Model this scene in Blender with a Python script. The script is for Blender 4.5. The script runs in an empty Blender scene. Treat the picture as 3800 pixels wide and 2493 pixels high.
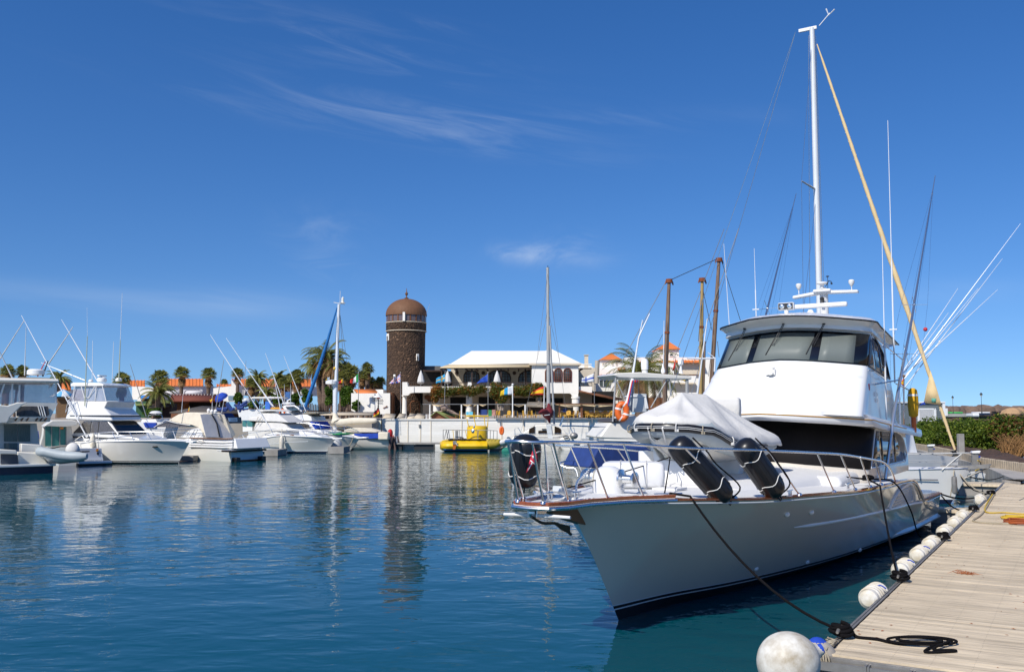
import bpy, bmesh, math, random
from mathutils import Vector, Matrix
from mathutils import noise as MN
R=math.radians; random.seed(7)
sc=bpy.context.scene
# ---------------------------------------------------------------- camera, light, exposure
FP=3434.0; CX,CY=1900.0,1246.5; EYE=3.5; HOR=1528.6
PITCH=math.atan((HOR-CY)/FP)
cam=bpy.data.cameras.new('camera'); co=bpy.data.objects.new('camera',cam); sc.collection.objects.link(co)
co.location=(0,0,EYE); co.rotation_euler=(math.pi/2+PITCH,0,0)
cam.sensor_width=36; cam.lens=36*FP/3800; cam.clip_start=.1; cam.clip_end=20000; sc.camera=co
SUN_EL=R(43); SUN_DIR=Vector((-.60,-.80,0)).normalized()     # direction towards the sun (horizontal)
sv=Vector((SUN_DIR.x*math.cos(SUN_EL),SUN_DIR.y*math.cos(SUN_EL),math.sin(SUN_EL)))
sd=bpy.data.lights.new('sun','SUN'); sd.energy=5.0; sd.angle=R(.5); sd.color=(1,.955,.88)
so=bpy.data.objects.new('sun',sd); sc.collection.objects.link(so); so.location=(-20,-20,40)
so.rotation_euler=(-sv).to_track_quat('-Z','Y').to_euler()
wd=bpy.data.worlds.new('World'); sc.world=wd; wd.use_nodes=True
sc.view_settings.view_transform='Standard'; sc.view_settings.look='None'; sc.view_settings.exposure=0; sc.view_settings.gamma=1
sc.cycles.use_denoising=True; sc.cycles.max_bounces=8; sc.cycles.sample_clamp_indirect=5; sc.cycles.blur_glossy=.5
sc.cycles.transparent_max_bounces=16
def world():
    nt=wd.node_tree; N=nt.nodes; L=nt.links; N.clear()
    out=N.new('ShaderNodeOutputWorld'); bg=N.new('ShaderNodeBackground'); bg.inputs[1].default_value=.132
    sk=N.new('ShaderNodeTexSky'); sk.sky_type='NISHITA'; sk.sun_disc=False; sk.sun_elevation=SUN_EL
    sk.sun_rotation=math.atan2(SUN_DIR.x,SUN_DIR.y); sk.altitude=0; sk.air_density=1.0; sk.dust_density=.25; sk.ozone_density=4.0
    hs=N.new('ShaderNodeHueSaturation'); hs.inputs['Saturation'].default_value=1.29; hs.inputs['Hue'].default_value=.510
    L.new(sk.outputs[0],hs.inputs['Color'])
    tc=N.new('ShaderNodeTexCoord')
    vm=N.new('ShaderNodeVectorMath'); vm.operation='ADD'; vm.inputs[1].default_value=(0,0,.10); L.new(tc.outputs['Generated'],vm.inputs[0])
    vn=N.new('ShaderNodeVectorMath'); vn.operation='NORMALIZE'; L.new(vm.outputs[0],vn.inputs[0]); L.new(vn.outputs[0],sk.inputs['Vector'])
    def mth(op,a,b=None,c=None):
        m=N.new('ShaderNodeMath'); m.operation=op
        for i,x in enumerate((a,b,c)):
            if x is None: continue
            if isinstance(x,(int,float)): m.inputs[i].default_value=x
            else: L.new(x,m.inputs[i])
        return m.outputs[0]
    sp=N.new('ShaderNodeSeparateXYZ'); L.new(tc.outputs['Generated'],sp.inputs[0])
    az=mth('ARCTAN2',sp.outputs[0],sp.outputs[1]); el=mth('ARCSINE',sp.outputs[2])
    # cirrus streaks: noise in (azimuth, elevation) stretched along a shallow falling slope
    def streak(sx,sy,tilt,seed,det=5,dist=.6):
        e2=mth('ADD',el,mth('MULTIPLY',az,tilt))
        cb=N.new('ShaderNodeCombineXYZ'); L.new(mth('MULTIPLY',az,sx),cb.inputs[0]); L.new(mth('MULTIPLY',e2,sy),cb.inputs[1]); cb.inputs[2].default_value=seed
        n=N.new('ShaderNodeTexNoise'); n.inputs['Scale'].default_value=1; n.inputs['Detail'].default_value=det; n.inputs['Roughness'].default_value=.6; n.inputs['Distortion'].default_value=dist
        L.new(cb.outputs[0],n.inputs['Vector']); return n.outputs[0]
    def blob(a0,e0,ra,re,tilt=0.):
        da=mth('DIVIDE',mth('SUBTRACT',az,a0),ra)
        de=mth('DIVIDE',mth('ADD',mth('SUBTRACT',el,e0),mth('MULTIPLY',mth('SUBTRACT',az,a0),tilt)),re)
        q=mth('ADD',mth('MULTIPLY',da,da),mth('MULTIPLY',de,de))
        return mth('POWER',2.718,mth('MULTIPLY',q,-1.0))
    def px(x,y): return math.atan((x-CX)/FP), math.atan((HOR-y)/FP/math.cos(0))
    n1=streak(5,42,.16,1.3,7,1.1); n2=streak(14,30,.05,7.1,6,.9); n3=streak(3,22,.1,4.2,4,.4)
    def ramp(x,lo,hi):
        m=N.new('ShaderNodeMapRange'); m.interpolation_type='SMOOTHSTEP'; L.new(x,m.inputs[0]); m.inputs[1].default_value=lo; m.inputs[2].default_value=hi; return m.outputs[0]
    total=None
    for (x,y,rx,ry,t,amp,nn,lo,hi) in ((1250,160,520,65,.13,.30,n1,.40,.78),(1560,400,560,48,.14,.24,n1,.38,.80),(1380,460,620,45,.13,.34,n1,.40,.78),
        (1900,420,700,40,.03,.22,n1,.38,.8),(2050,945,170,42,.06,.60,n2,.34,.74),(1900,935,90,26,.05,.40,n2,.34,.7),(2150,870,70,30,0,.25,n2,.36,.7),
        (760,1150,420,60,-.02,.22,n3,.30,.70),(350,1130,600,40,.02,.16,n3,.3,.7),(1180,860,140,80,0,.20,n2,.36,.76),(1220,1010,120,50,.1,.20,n2,.36,.76),(1480,50,320,25,.05,.16,n1,.4,.8),
        (3500,1130,300,40,0,.14,n3,.3,.7)):
        a0,e0=px(x,y)
        b=mth('MULTIPLY',mth('MULTIPLY',blob(a0,e0,rx/FP,ry/FP,t),ramp(nn,lo,hi)),amp*.52)
        total=b if total is None else mth('ADD',total,b)
    total=mth('MINIMUM',total,.8)
    mx=N.new('ShaderNodeMix'); mx.data_type='RGBA'; L.new(total,mx.inputs[0]); L.new(hs.outputs[0],mx.inputs[6]); mx.inputs[7].default_value=(5.6,6.3,7.2,1)
    L.new(mx.outputs[2],bg.inputs[0]); L.new(bg.outputs[0],out.inputs[0])
world()
# ---------------------------------------------------------------- projection helpers (photo pixel -> place)
_c,_s=math.cos(PITCH),math.sin(PITCH)
def ray(px,py):
    x=(px-CX)/FP; v=(CY-py)/FP
    return Vector((x,_c-v*_s,_s+v*_c))
def W(px,py,Y):
    r=ray(px,py); return Vector((0,0,EYE))+r*(Y/r.y)
def G(px,py,z=0.):
    r=ray(px,py); return Vector((0,0,EYE))+r*((z-EYE)/r.z)
CR=dict(K1=(0,1150,2.4775),K2=(220,1350,3.902),K3=(560,1400,4.46),K4=(900,1400,4.1034),K5=(1450,1250,3.4686),K6=(1900,1250,3.4689),K7=(2150,1250,3.469),K8=(3250,1300,2.4018),
 R1=(0,1050,2.0816),R2=(640,1050,2.0816),R3=(1200,1050,2.0816),R4=(1800,1150,2.23),R5=(1850,1400,1.951),R6=(2500,1000,1.7344),R7=(2900,1400,1.4278),R8=(2600,0,1.3008),
 N3=(2700,2100,2.1636),N4=(1860,1560,3.902),N5=(2200,1400,3.1214),M1=(2950,1150,2.602),M2=(2650,1000,3.9667),M3=(2300,850,2.402),M4=(3300,1650,3.468),M5=(3000,1750,3.902),D=(0,0,.62605))
def q(k,x,y):
    a,b,s=CR[k]; return a+x/s,b+y/s
def Wk(k,x,y,Y): return W(*q(k,x,y),Y)
def Gk(k,x,y,z=0.): return G(*q(k,x,y),z)
# ---------------------------------------------------------------- mesh builder
class MB:
    def __init__(s): s.v=[]; s.f=[]; s.m=[]
    def add(s,vs,fs,mi=0):
        o=len(s.v); s.v+=[tuple(x) for x in vs]; s.f+=[tuple(o+i for i in f) for f in fs]; s.m+=[mi]*len(fs); return s
    def box(s,c,d,rz=0,mi=0,tilt=None):
        hx,hy,hz=d[0]/2,d[1]/2,d[2]/2; M=Matrix.Rotation(rz,3,'Z')
        if tilt is not None: M=tilt
        vs=[M@Vector((x*hx,y*hy,z*hz))+Vector(c) for x in(-1,1) for y in(-1,1) for z in(-1,1)]
        return s.add(vs,[(0,1,3,2),(4,6,7,5),(0,4,5,1),(2,3,7,6),(0,2,6,4),(1,5,7,3)],mi)
    def b2(s,x0,x1,y0,y1,z0,z1,mi=0): return s.box(((x0+x1)/2,(y0+y1)/2,(z0+z1)/2),(abs(x1-x0),abs(y1-y0),abs(z1-z0)),0,mi)
    def tube(s,pts,r,n=8,mi=0,cap=True,flat=1.0):
        P=[Vector(p) for p in pts]; k=len(P)
        rr=list(r) if isinstance(r,(list,tuple)) else [r]*k
        t0=(P[1]-P[0]).normalized(); up=Vector((0,0,1)) if abs(t0.z)<.9 else Vector((1,0,0))
        a=t0.cross(up).normalized(); vs=[]
        for i in range(k):
            t=(P[min(i+1,k-1)]-P[max(i-1,0)])
            if t.length<1e-9: t=t0.copy()
            t.normalize(); a=(a-t*a.dot(t))
            if a.length<1e-6: a=t.orthogonal()
            a.normalize(); b=t.cross(a)
            for j in range(n):
                th=2*math.pi*j/n; vs.append(P[i]+a*(math.cos(th)*rr[i])+b*(math.sin(th)*rr[i]*flat))
        fs=[(i*n+j,i*n+(j+1)%n,(i+1)*n+(j+1)%n,(i+1)*n+j) for i in range(k-1) for j in range(n)]
        if cap: fs+=[tuple(range(n))[::-1],tuple((k-1)*n+j for j in range(n))]
        return s.add(vs,fs,mi)
    def cyl(s,a,b,r,n=10,mi=0,r2=None): return s.tube([a,b],[r,r if r2 is None else r2],n,mi)
    def lathe(s,prof,c=(0,0,0),n=20,mi=0,axis=None,sx=1,sy=1):
        M=Matrix.Identity(3) if axis is None else Vector((0,0,1)).rotation_difference(Vector(axis)).to_matrix()
        vs=[]
        for (r,z) in prof:
            for j in range(n):
                th=2*math.pi*j/n; vs.append(M@Vector((r*math.cos(th)*sx,r*math.sin(th)*sy,z))+Vector(c))
        k=len(prof)
        fs=[(i*n+j,i*n+(j+1)%n,(i+1)*n+(j+1)%n,(i+1)*n+j) for i in range(k-1) for j in range(n)]
        if prof[0][0]>1e-4: fs.append(tuple(range(n))[::-1])
        if prof[-1][0]>1e-4: fs.append(tuple((k-1)*n+j for j in range(n)))
        return s.add(vs,fs,mi)
    def ell(s,c,r,n=16,mi=0,m=8,axis=None):
        if isinstance(r,(int,float)): r=(r,r,r)
        prof=[(max(1e-5,math.sin(math.pi*i/m)),-math.cos(math.pi*i/m)*r[2]) for i in range(m+1)]
        return s.lathe(prof,c,n,mi,axis,r[0],r[1])
    def prism(s,poly,vec,mi=0):
        P=[Vector(p) for p in poly]; v=Vector(vec); n=len(P)
        return s.add(P+[p+v for p in P],[tuple(range(n))[::-1],tuple(range(n,2*n))]+[(i,(i+1)%n,n+(i+1)%n,n+i) for i in range(n)],mi)
    def grid(s,rows,mi=0,closed=False,mif=None):
        n=len(rows[0]); vs=[p for r in rows for p in r]; fs=[];ms=[]
        for i in range(len(rows)-1):
            for j in range(n if closed else n-1):
                fs.append((i*n+j,i*n+(j+1)%n,(i+1)*n+(j+1)%n,(i+1)*n+j)); ms.append(mif(i,j) if mif else mi)
        o=len(s.f); s.add(vs,fs,mi); s.m[o:]=ms; return s
    def face(s,pts,mi=0): return s.add(pts,[tuple(range(len(pts)))],mi)
    def quadth(s,pts,t,mi=0):   # thin plate with thickness t along its normal
        P=[Vector(p) for p in pts]; n=(P[1]-P[0]).cross(P[2]-P[0]).normalized()*t
        return s.prism([p-n/2 for p in P],n,mi)
    def slab(s,prof,w,wtop=None,plan=None,mi=0,off=0.,c=0.):
        # side outline (u,z) made solid across v; half width w at lowest z, wtop at highest; plan(u)->factor
        zs=[p[1] for p in prof]; z0,z1=min(zs),max(zs); wtop=w if wtop is None else wtop
        def hw(u,z): return (w+(wtop-w)*((z-z0)/max(1e-6,z1-z0)))*(plan(u) if plan else 1)+off
        A=[Vector((u,c+hw(u,z),z)) for u,z in prof]; B=[Vector((u,c-hw(u,z),z)) for u,z in prof]; n=len(prof)
        return s.add(A+B,[tuple(range(n)),tuple(range(n,2*n))[::-1]]+[(i,n+i,n+(i+1)%n,(i+1)%n) for i in range(n)],mi)
COL=sc.collection
FRAME={}    # name of root -> (matrix world->local, mirrored boat frame?)
def _mesh(name,mb,mats,xf=None,ang=35,recalc=True):
    me=bpy.data.meshes.new(name); vs=mb.v if xf is None else [tuple(xf(Vector(v))) for v in mb.v]
    me.from_pydata(vs,[],mb.f)
    if not isinstance(mats,(list,tuple)): mats=[mats]
    for m in mats: me.materials.append(m)
    if len(mats)>1: me.polygons.foreach_set('material_index',mb.m)
    me.update()
    if recalc:
        bm=bmesh.new(); bm.from_mesh(me); bmesh.ops.recalc_face_normals(bm,faces=bm.faces); bm.to_mesh(me); bm.free()
    me.polygons.foreach_set('use_smooth',[True]*len(me.polygons)); me.set_sharp_from_angle(angle=R(ang)); me.update()
    return me
def tag(o,label,cat,group=None,kind=None):
    if label: o['label']=label
    if cat: o['category']=cat
    if group: o['group']=group
    if kind: o['kind']=kind
    return o
def thing(name,label,cat,loc=(0,0,0),rz=0,group=None,boat=False):
    o=bpy.data.objects.new(name,None); COL.objects.link(o); o.empty_display_size=.3
    o.location=loc; o.rotation_euler=(0,0,rz)
    M=(Matrix.Translation(loc)@Matrix.Rotation(rz,4,'Z')); FRAME[o]=(M,boat); tag(o,label,cat,group); return o
def root(o):
    while o.parent: o=o.parent
    return o
def part(name,mb,mat,parent,local=False,bevel=0,ang=35,label=None,seg=2,recalc=True,kind=None,solid=0,sub=0):
    M,boat=FRAME[root(parent)]
    if boat: xf=lambda v: Vector((-v.x,v.y,v.z))
    elif local: xf=None
    else:
        Mi=M.inverted(); xf=lambda v: Mi@v
    me=_mesh(name,mb,mat,xf,ang,recalc)
    o=bpy.data.objects.new(name,me); COL.objects.link(o); o.parent=parent
    if label: o['label']=label
    if kind: o['kind']=kind
    mods(o,bevel,seg,solid,sub); return o
def mods(o,bevel,seg,solid,sub):
    if sub: m=o.modifiers.new('sub','SUBSURF'); m.levels=m.render_levels=sub
    if solid: m=o.modifiers.new('sol','SOLIDIFY'); m.thickness=solid; m.offset=0
    if bevel: m=o.modifiers.new('bev','BEVEL'); m.width=bevel; m.segments=seg; m.limit_method='ANGLE'; m.angle_limit=R(40); m.harden_normals=False
def solo(name,mb,mat,label=None,cat=None,group=None,kind=None,bevel=0,ang=35,seg=2,recalc=True,solid=0,sub=0,base=None):
    xs=[v[0] for v in mb.v]; ys=[v[1] for v in mb.v]; zs=[v[2] for v in mb.v]
    c=Vector(base) if base is not None else Vector(((min(xs)+max(xs))/2,(min(ys)+max(ys))/2,min(zs)))
    me=_mesh(name,mb,mat,lambda v:v-c,ang,recalc); o=bpy.data.objects.new(name,me); COL.objects.link(o); o.location=c
    FRAME[o]=(Matrix.Translation(c),False)
    tag(o,label,cat,group,kind); mods(o,bevel,seg,solid,sub); return o
def copy_tree(o,parent=None):
    c=o.copy(); COL.objects.link(c); c.parent=parent
    for ch in list(o.children): copy_tree(ch,c)
    return c
def lerp(a,b,t): return a+(b-a)*t
def tab(T,x):
    if x<=T[0][0]: return T[0][1]
    for (a,b),(c,d) in zip(T,T[1:]):
        if x<=c: return b+(d-b)*(x-a)/(c-a)
    return T[-1][1]
def stab(T,x):   # smooth table (monotone-ish cubic)
    n=len(T)
    if x<=T[0][0]: return T[0][1]
    if x>=T[-1][0]: return T[-1][1]
    for i in range(n-1):
        if x<=T[i+1][0]:
            x0,y0=T[i]; x1,y1=T[i+1]; h=x1-x0
            d=(y1-y0)/h
            m0=d if i==0 else .5*(d+(y0-T[i-1][1])/(x0-T[i-1][0]))
            m1=d if i==n-2 else .5*(d+(T[i+2][1]-y1)/(T[i+2][0]-x1))
            t=(x-x0)/h
            return (2*t**3-3*t*t+1)*y0+(t**3-2*t*t+t)*h*m0+(-2*t**3+3*t*t)*y1+(t**3-t*t)*h*m1
def catmull(P,k=6):
    P=[Vector(p) for p in P]; out=[]
    for i in range(len(P)-1):
        a=P[max(i-1,0)]; b=P[i]; c=P[i+1]; d=P[min(i+2,len(P)-1)]
        for j in range(k):
            t=j/k; out.append(.5*((2*b)+(c-a)*t+(2*a-5*b+4*c-d)*t*t+(3*b-a-3*c+d)*t**3))
    out.append(P[-1]); return out
def sag(a,b,d,n=12):
    a=Vector(a);b=Vector(b)
    return [a.lerp(b,i/n)-Vector((0,0,d*4*(i/n)*(1-i/n))) for i in range(n+1)]
# ---------------------------------------------------------------- materials
def mat(name,col,rough=.5,metal=0,var=.12,scale=3.0,bump=0,bscale=None,coat=0,col2=None,spec=.5,stretch=None,sss=0,detail=4,rvar=.1,alpha=1,trans=0,ior=1.45):
    m=bpy.data.materials.new(name); m.use_nodes=True; nt=m.node_tree; N=nt.nodes; L=nt.links
    b=N['Principled BSDF']; b.inputs['Roughness'].default_value=rough; b.inputs['Metallic'].default_value=metal
    b.inputs['Coat Weight'].default_value=coat; b.inputs['Coat Roughness'].default_value=.04; b.inputs['Specular IOR Level'].default_value=spec
    b.inputs['IOR'].default_value=ior
    if alpha<1: b.inputs['Alpha'].default_value=alpha
    if trans: b.inputs['Transmission Weight'].default_value=trans
    tc=N.new('ShaderNodeTexCoord'); mp=N.new('ShaderNodeMapping'); L.new(tc.outputs['Object'],mp.inputs[0])
    if stretch: mp.inputs['Scale'].default_value=stretch
    n=N.new('ShaderNodeTexNoise'); n.inputs['Scale'].default_value=scale; n.inputs['Detail'].default_value=detail; n.inputs['Roughness'].default_value=.6; L.new(mp.outputs[0],n.inputs['Vector'])
    mr=N.new('ShaderNodeMapRange'); mr.inputs[1].default_value=.3; mr.inputs[2].default_value=.7; L.new(n.outputs[0],mr.inputs[0])
    mx=N.new('ShaderNodeMix'); mx.data_type='RGBA'; L.new(mr.outputs[0],mx.inputs[0])
    c=tuple(col)+(1,); d=(tuple(col2)+(1,)) if col2 else tuple(x*(1-var) for x in col)+(1,)
    mx.inputs[6].default_value=c; mx.inputs[7].default_value=d; L.new(mx.outputs[2],b.inputs['Base Color'])
    if rvar:
        mr2=N.new('ShaderNodeMapRange'); mr2.inputs[3].default_value=max(0,rough-rvar*rough); mr2.inputs[4].default_value=min(1,rough+rvar*rough*2); L.new(n.outputs[0],mr2.inputs[0]); L.new(mr2.outputs[0],b.inputs['Roughness'])
    if bump:
        n2=N.new('ShaderNodeTexNoise'); n2.inputs['Scale'].default_value=bscale or scale*4; n2.inputs['Detail'].default_value=4; L.new(mp.outputs[0],n2.inputs['Vector'])
        bp=N.new('ShaderNodeBump'); bp.inputs['Strength'].default_value=1; bp.inputs['Distance'].default_value=bump; L.new(n2.outputs[0],bp.inputs['Height']); L.new(bp.outputs[0],b.inputs['Normal'])
    return m
gel=mat('gelcoat',(.80,.79,.76),.16,0,.05,1.2,coat=.5)
gelc=mat('cream_gelcoat',(.76,.72,.63),.25,0,.08,1.5,coat=.3)
gelg=mat('grey_gelcoat',(.55,.57,.57),.25,0,.08,1.5,coat=.3)
deckm=mat('deck_white',(.70,.69,.67),.55,0,.05,2,bump=.0006,bscale=150)
steel=mat('stainless',(.86,.86,.84),.26,1,.1,6)
alum=mat('aluminium',(.62,.64,.66),.35,1,.12,4)
mastw=mat('white_mast',(.72,.73,.74),.3,.1,.08,2,coat=.2)
teak=mat('varnished_teak',(.33,.09,.025),.14,0,.0,3,coat=.8,col2=(.17,.04,.012),stretch=(1,12,12),detail=6)
blackg=mat('black_glass',(.006,.006,.008),.03,0,.1,2,spec=.7)
blk=mat('black_rubber',(.014,.014,.016),.32,0,.4,5,bump=.001)
blkr=mat('black_rope',(.010,.009,.010),.9,0,.5,60,bump=.006,bscale=90,spec=.1)
darkp=mat('dark_plastic',(.03,.03,.03),.45)
navy=mat('navy_paint',(.012,.018,.05),.2,0,.1,coat=.4)
bluec=mat('blue_canvas',(.012,.06,.42),.75,0,.25,3,bump=.006,bscale=8)
bluedk=mat('dark_blue_canvas',(.02,.05,.20),.75,0,.25,3,bump=.006,bscale=8)
canv=mat('white_canvas',(.66,.64,.60),.85,0,.14,2.5,bump=.012,bscale=9)
canvc=mat('cream_canvas',(.72,.65,.52),.8,0,.15,2.5,bump=.008,bscale=6)
gold=mat('gold_stripe',(.50,.26,.04),.3,.2)
hypg=mat('grey_hypalon',(.38,.42,.43),.5,0,.1,3)
woodm=mat('weathered_wood_mast',(.24,.165,.11),.6,0,.4,2,col2=(.12,.06,.035),stretch=(6,6,.6),bump=.004,bscale=30)
woody=mat('yellow_wood_mast',(.42,.28,.10),.5,0,.3,2,stretch=(6,6,.6))
orange=mat('orange_plastic',(.75,.14,.02),.4,0,.1)
redp=mat('red_paint',(.55,.02,.02),.4)
yel=mat('yellow_paint',(.80,.52,.0),.35,0,.12,2.2,coat=.3,col2=(.66,.40,.01))
yelf=mat('yellow_fabric',(.72,.38,.01),.7,0,.2,6)
grn=mat('green_paint',(.03,.22,.07),.5)
wcol=mat('white_plastic',(.76,.74,.70),.35,0,.1,6,bump=.001)
fend=mat('scuffed_white_vinyl',(.74,.71,.64),.4,0,0,5,col2=(.50,.43,.30),bump=.004,bscale=14,detail=8)
ropw=mat('pale_rope',(.42,.36,.26),.85,0,.4,60,bump=.003,bscale=150)
tglass=mat('teal_curtained_glass',(.06,.22,.20),.05,0,.3,6,stretch=(8,8,.4),coat=.5)
winb=mat('brown_tinted_glass',(.03,.018,.009),.03,0,.4,2,spec=.8)
wing=mat('blue_tinted_glass',(.05,.08,.12),.02,0,.2,1,spec=.9)
winf=mat('grey_green_glass',(.15,.17,.16),.4,0,.08,1.2,spec=.25)
curt=mat('curtained_dark_glass',(.16,.15,.14),.06,0,0,5,col2=(.04,.035,.03),stretch=(9,9,.3),coat=.6)
vinyl=mat('clear_vinyl',(.50,.50,.58),.12,0,.25,2,alpha=.5,bump=.01,bscale=5)
teakp=mat('teak_brown_trim',(.20,.10,.05),.5)
def emis(): pass
# ---------------------------------------------------------------- water, land
def wave_mat():
    m=bpy.data.materials.new('harbour_water'); m.use_nodes=True; nt=m.node_tree; N=nt.nodes; L=nt.links; b=N['Principled BSDF']
    b.inputs['Base Color'].default_value=(.0,.056,.076,1); b.inputs['Roughness'].default_value=.035; b.inputs['IOR'].default_value=1.33
    tc=N.new('ShaderNodeTexCoord')
    def nz(sc,det,st=(1,1,1),dist=0):
        mp=N.new('ShaderNodeMapping'); mp.inputs['Scale'].default_value=st; mp.inputs['Rotation'].default_value=(0,0,.25); L.new(tc.outputs['Object'],mp.inputs[0])
        n=N.new('ShaderNodeTexNoise'); n.inputs['Scale'].default_value=sc; n.inputs['Detail'].default_value=det; n.inputs['Roughness'].default_value=.5; n.inputs['Distortion'].default_value=dist; L.new(mp.outputs[0],n.inputs[0]); return n
    big=nz(.05,2)
    a=nz(1.5,2,(.8,1.25,1),.3); c=nz(4.6,2,(.7,1.2,1),.2); d=nz(.42,2,(.8,1.1,1))
    gain=N.new('ShaderNodeMapRange'); gain.inputs[1].default_value=.35; gain.inputs[2].default_value=.65; gain.inputs[3].default_value=.35; gain.inputs[4].default_value=1.4; L.new(big.outputs[0],gain.inputs[0])
    prev=None
    for n,dist in ((d,.055),(a,.028),(c,.0030)):
        bp=N.new('ShaderNodeBump'); bp.inputs['Distance'].default_value=dist; L.new(gain.outputs[0],bp.inputs['Strength']); L.new(n.outputs[0],bp.inputs['Height'])
        if prev: L.new(prev.outputs[0],bp.inputs['Normal'])
        prev=bp
    L.new(prev.outputs[0],b.inputs['Normal']); return m
mb=MB(); mb.face([(-3000,-60,0),(3000,-60,0),(3000,6000,0),(-3000,6000,0)])
solo('water',mb,wave_mat(),kind='structure',base=(0,0,0))
# ---------------------------------------------------------------- boats: shared
class BF:
    """boat frame: origin at the stem's waterline, u aft, v to port"""
    def __init__(s,O,hd,name,label,cat='boat',group=None):
        s.O=Vector((O[0],O[1],0)); h=Vector((hd[0],hd[1],0)).normalized(); s.A=-h; s.P=Vector((-h.y,h.x,0))
        s.root=thing(name,label,cat,s.O,math.atan2(h.y,h.x),group,boat=True)
    def w(s,u,v,z): return s.O+s.A*u+s.P*v+Vector((0,0,z))
    def loc(s,p): d=p-s.O; return Vector((d.dot(s.A),d.dot(s.P),p.z))
    def V(s,px,py,v):
        r=ray(px,py); k=(v+s.O.dot(s.P))/(r.dot(s.P)); return s.loc(Vector((0,0,EYE))+r*k)
    def up(s,K,x,y,u):
        r=ray(*q(K,x,y)); k=(u+s.O.dot(s.A))/(r.dot(s.A)); return s.loc(Vector((0,0,EYE))+r*k)
    def v(s,K,x,y,v=0): return s.V(*q(K,x,y),v)
    def prof(s,K,pts,v):
        out=[]
        for x,y in pts: p=s.v(K,x,y,v); out.append((p.x,p.z))
        return out
    def part(s,name,mb,mat,parent=None,**k): return part(name,mb,mat,parent or s.root,**k)
def hull(bf,L,sheer,wl,dk,stem,mats,zrows=(-.35,.06,.09,.13),nfr=8,p=1.5,ns=30,mrows=None,paf=.75,parent=None,name='hull',bottom=.8,rake=0.):
    rows=[]; edge=[]
    nz=len(zrows)
    for i in range(ns+1):
        s=(i/ns)**1.35
        def at(z,h):
            u0=tab(stem,z); uz=u0+s*(L+rake*max(z,0)-u0); return uz
        us=at(0,0); w0=stab(wl,s*L)
        ut=at(stab(sheer,-9),1)
        ud=tab(stem,stab(sheer,-9))+s*(L-tab(stem,stab(sheer,-9))); zs=stab(sheer,ud); d0=stab(dk,ud)
        if i==0: w0=d0=0
        pp=lerp(p,paf,min(1,s*1.6)); col=[]
        zl=list(zrows)+[lerp(zrows[-1],zs,(j+1)/nfr) for j in range(nfr)]
        for z in zl:
            h=max(0,z/zs); uu=at(z,h)
            vv=w0*(1+z*.35) if z<0 else lerp(w0,d0,h**pp)
            if z<0: vv=w0*bottom
            col.append((uu,vv,z))
        rows.append(col); edge.append(col[-1])
    mr=mrows or [0]*40
    m=MB(); n=len(rows[0])
    full=[[(u,-v,z) for u,v,z in reversed(c)]+[(u,v,z) for u,v,z in c] for c in rows]
    m.grid(full,mif=lambda i,j: mr[min(j-n,len(mr)-1)] if j>=n else (mr[min(n-2-j,len(mr)-1)] if j<n-1 else mr[0]))
    m.add(full[-1],[tuple(range(2*n))],mr[-1])
    o=bf.part(name,m,mats,parent,ang=50)
    return o,edge
def deckmesh(edge,camber=.05,dz=-.03,inset=.02,i0=0,i1=None,nc=6):
    m=MB(); rows=[]
    for (u,v,z) in edge[i0:i1]:
        v=max(0,v-inset); rows.append([(u,v*(2*j/nc-1),z+dz+camber*(1-(2*j/nc-1)**2)) for j in range(nc+1)])
    return m.grid(rows)
def rail(bf,edge,top,stan,r=.014,mat=None,name='bow_rail',inset=.06,side=(-1,1),close=True,lean=0,parent=None,n=6,mid=None):
    """top: table u->rail height above deck edge; stan: list of u for stanchions"""
    def E(u):
        for a,b in zip(edge,edge[1:]):
            if a[0]<=u<=b[0]: t=(u-a[0])/(b[0]-a[0]+1e-9); return (lerp(a[1],b[1],t),lerp(a[2],b[2],t))
        return (edge[0][1],edge[0][2]) if u<edge[0][0] else (edge[-1][1],edge[-1][2])
    us=[top[0][0]+(top[-1][0]-top[0][0])*i/16 for i in range(17)]; m=MB(); L_={}
    for sd_ in side:
        pts=[]
        for u in us: v,z=E(u); pts.append((u,sd_*max(0.0,v-inset),z+stab(top,u)))
        L_[sd_]=pts
    if close and len(side)==2: m.tube(L_[-1][::-1]+L_[1][1:],r,n)
    else:
        for sd_ in side: m.tube(L_[sd_],r,n)
    for sd_ in side:
        for u in stan:
            v,z=E(u); v2,z2=E(u-lean); m.cyl((u,sd_*(v-inset),z),(u-lean,sd_*max(0,v2-inset),z2+stab(top,u-lean)),r*.9,n)
            if mid: pass
    if mid:
        for sd_ in side: m.tube([(p[0],p[1],E(p[0])[1]+(p[2]-E(p[0])[1])*mid) for p in L_[sd_]],r*.5,5)
    return bf.part(name,m,mat or steel,parent)
# ---------------------------------------------------------------- THE BIG YACHT
O=G(2295,2300,0); TH=R(33.3)
Y=BF(O,(-math.sin(TH),-math.cos(TH)),'motor_yacht','big white sport-fishing yacht with black wraparound windscreen, moored along the wooden pontoon','yacht')
Yp=Y.part
hullp=mat('yacht_hull_paint',(.64,.58,.49),.09,0,.05,.6,coat=.5,bump=.0012,bscale=1.6)
housep=mat('yacht_white_paint',(.75,.74,.72),.2,0,.03,.8,coat=.3)
blackm=mat('black_screen_mesh',(.011,.009,.009),.55,0,.2,1.5,spec=.25)
sheer=[(-1.75,2.15),(0,2.07),(1.5,1.99),(3.2,1.945),(6.3,1.84),(9.0,1.79),(11.0,1.76),(12.2,1.66),(12.9,1.40),(13.35,1.12),(13.9,1.04),(16,1.0),(17.5,.97)]
wl=[(0,0),(1.47,.26),(3.13,.76),(5.28,1.22),(8.24,1.66),(12.5,2.0),(18,2.25)]
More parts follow.
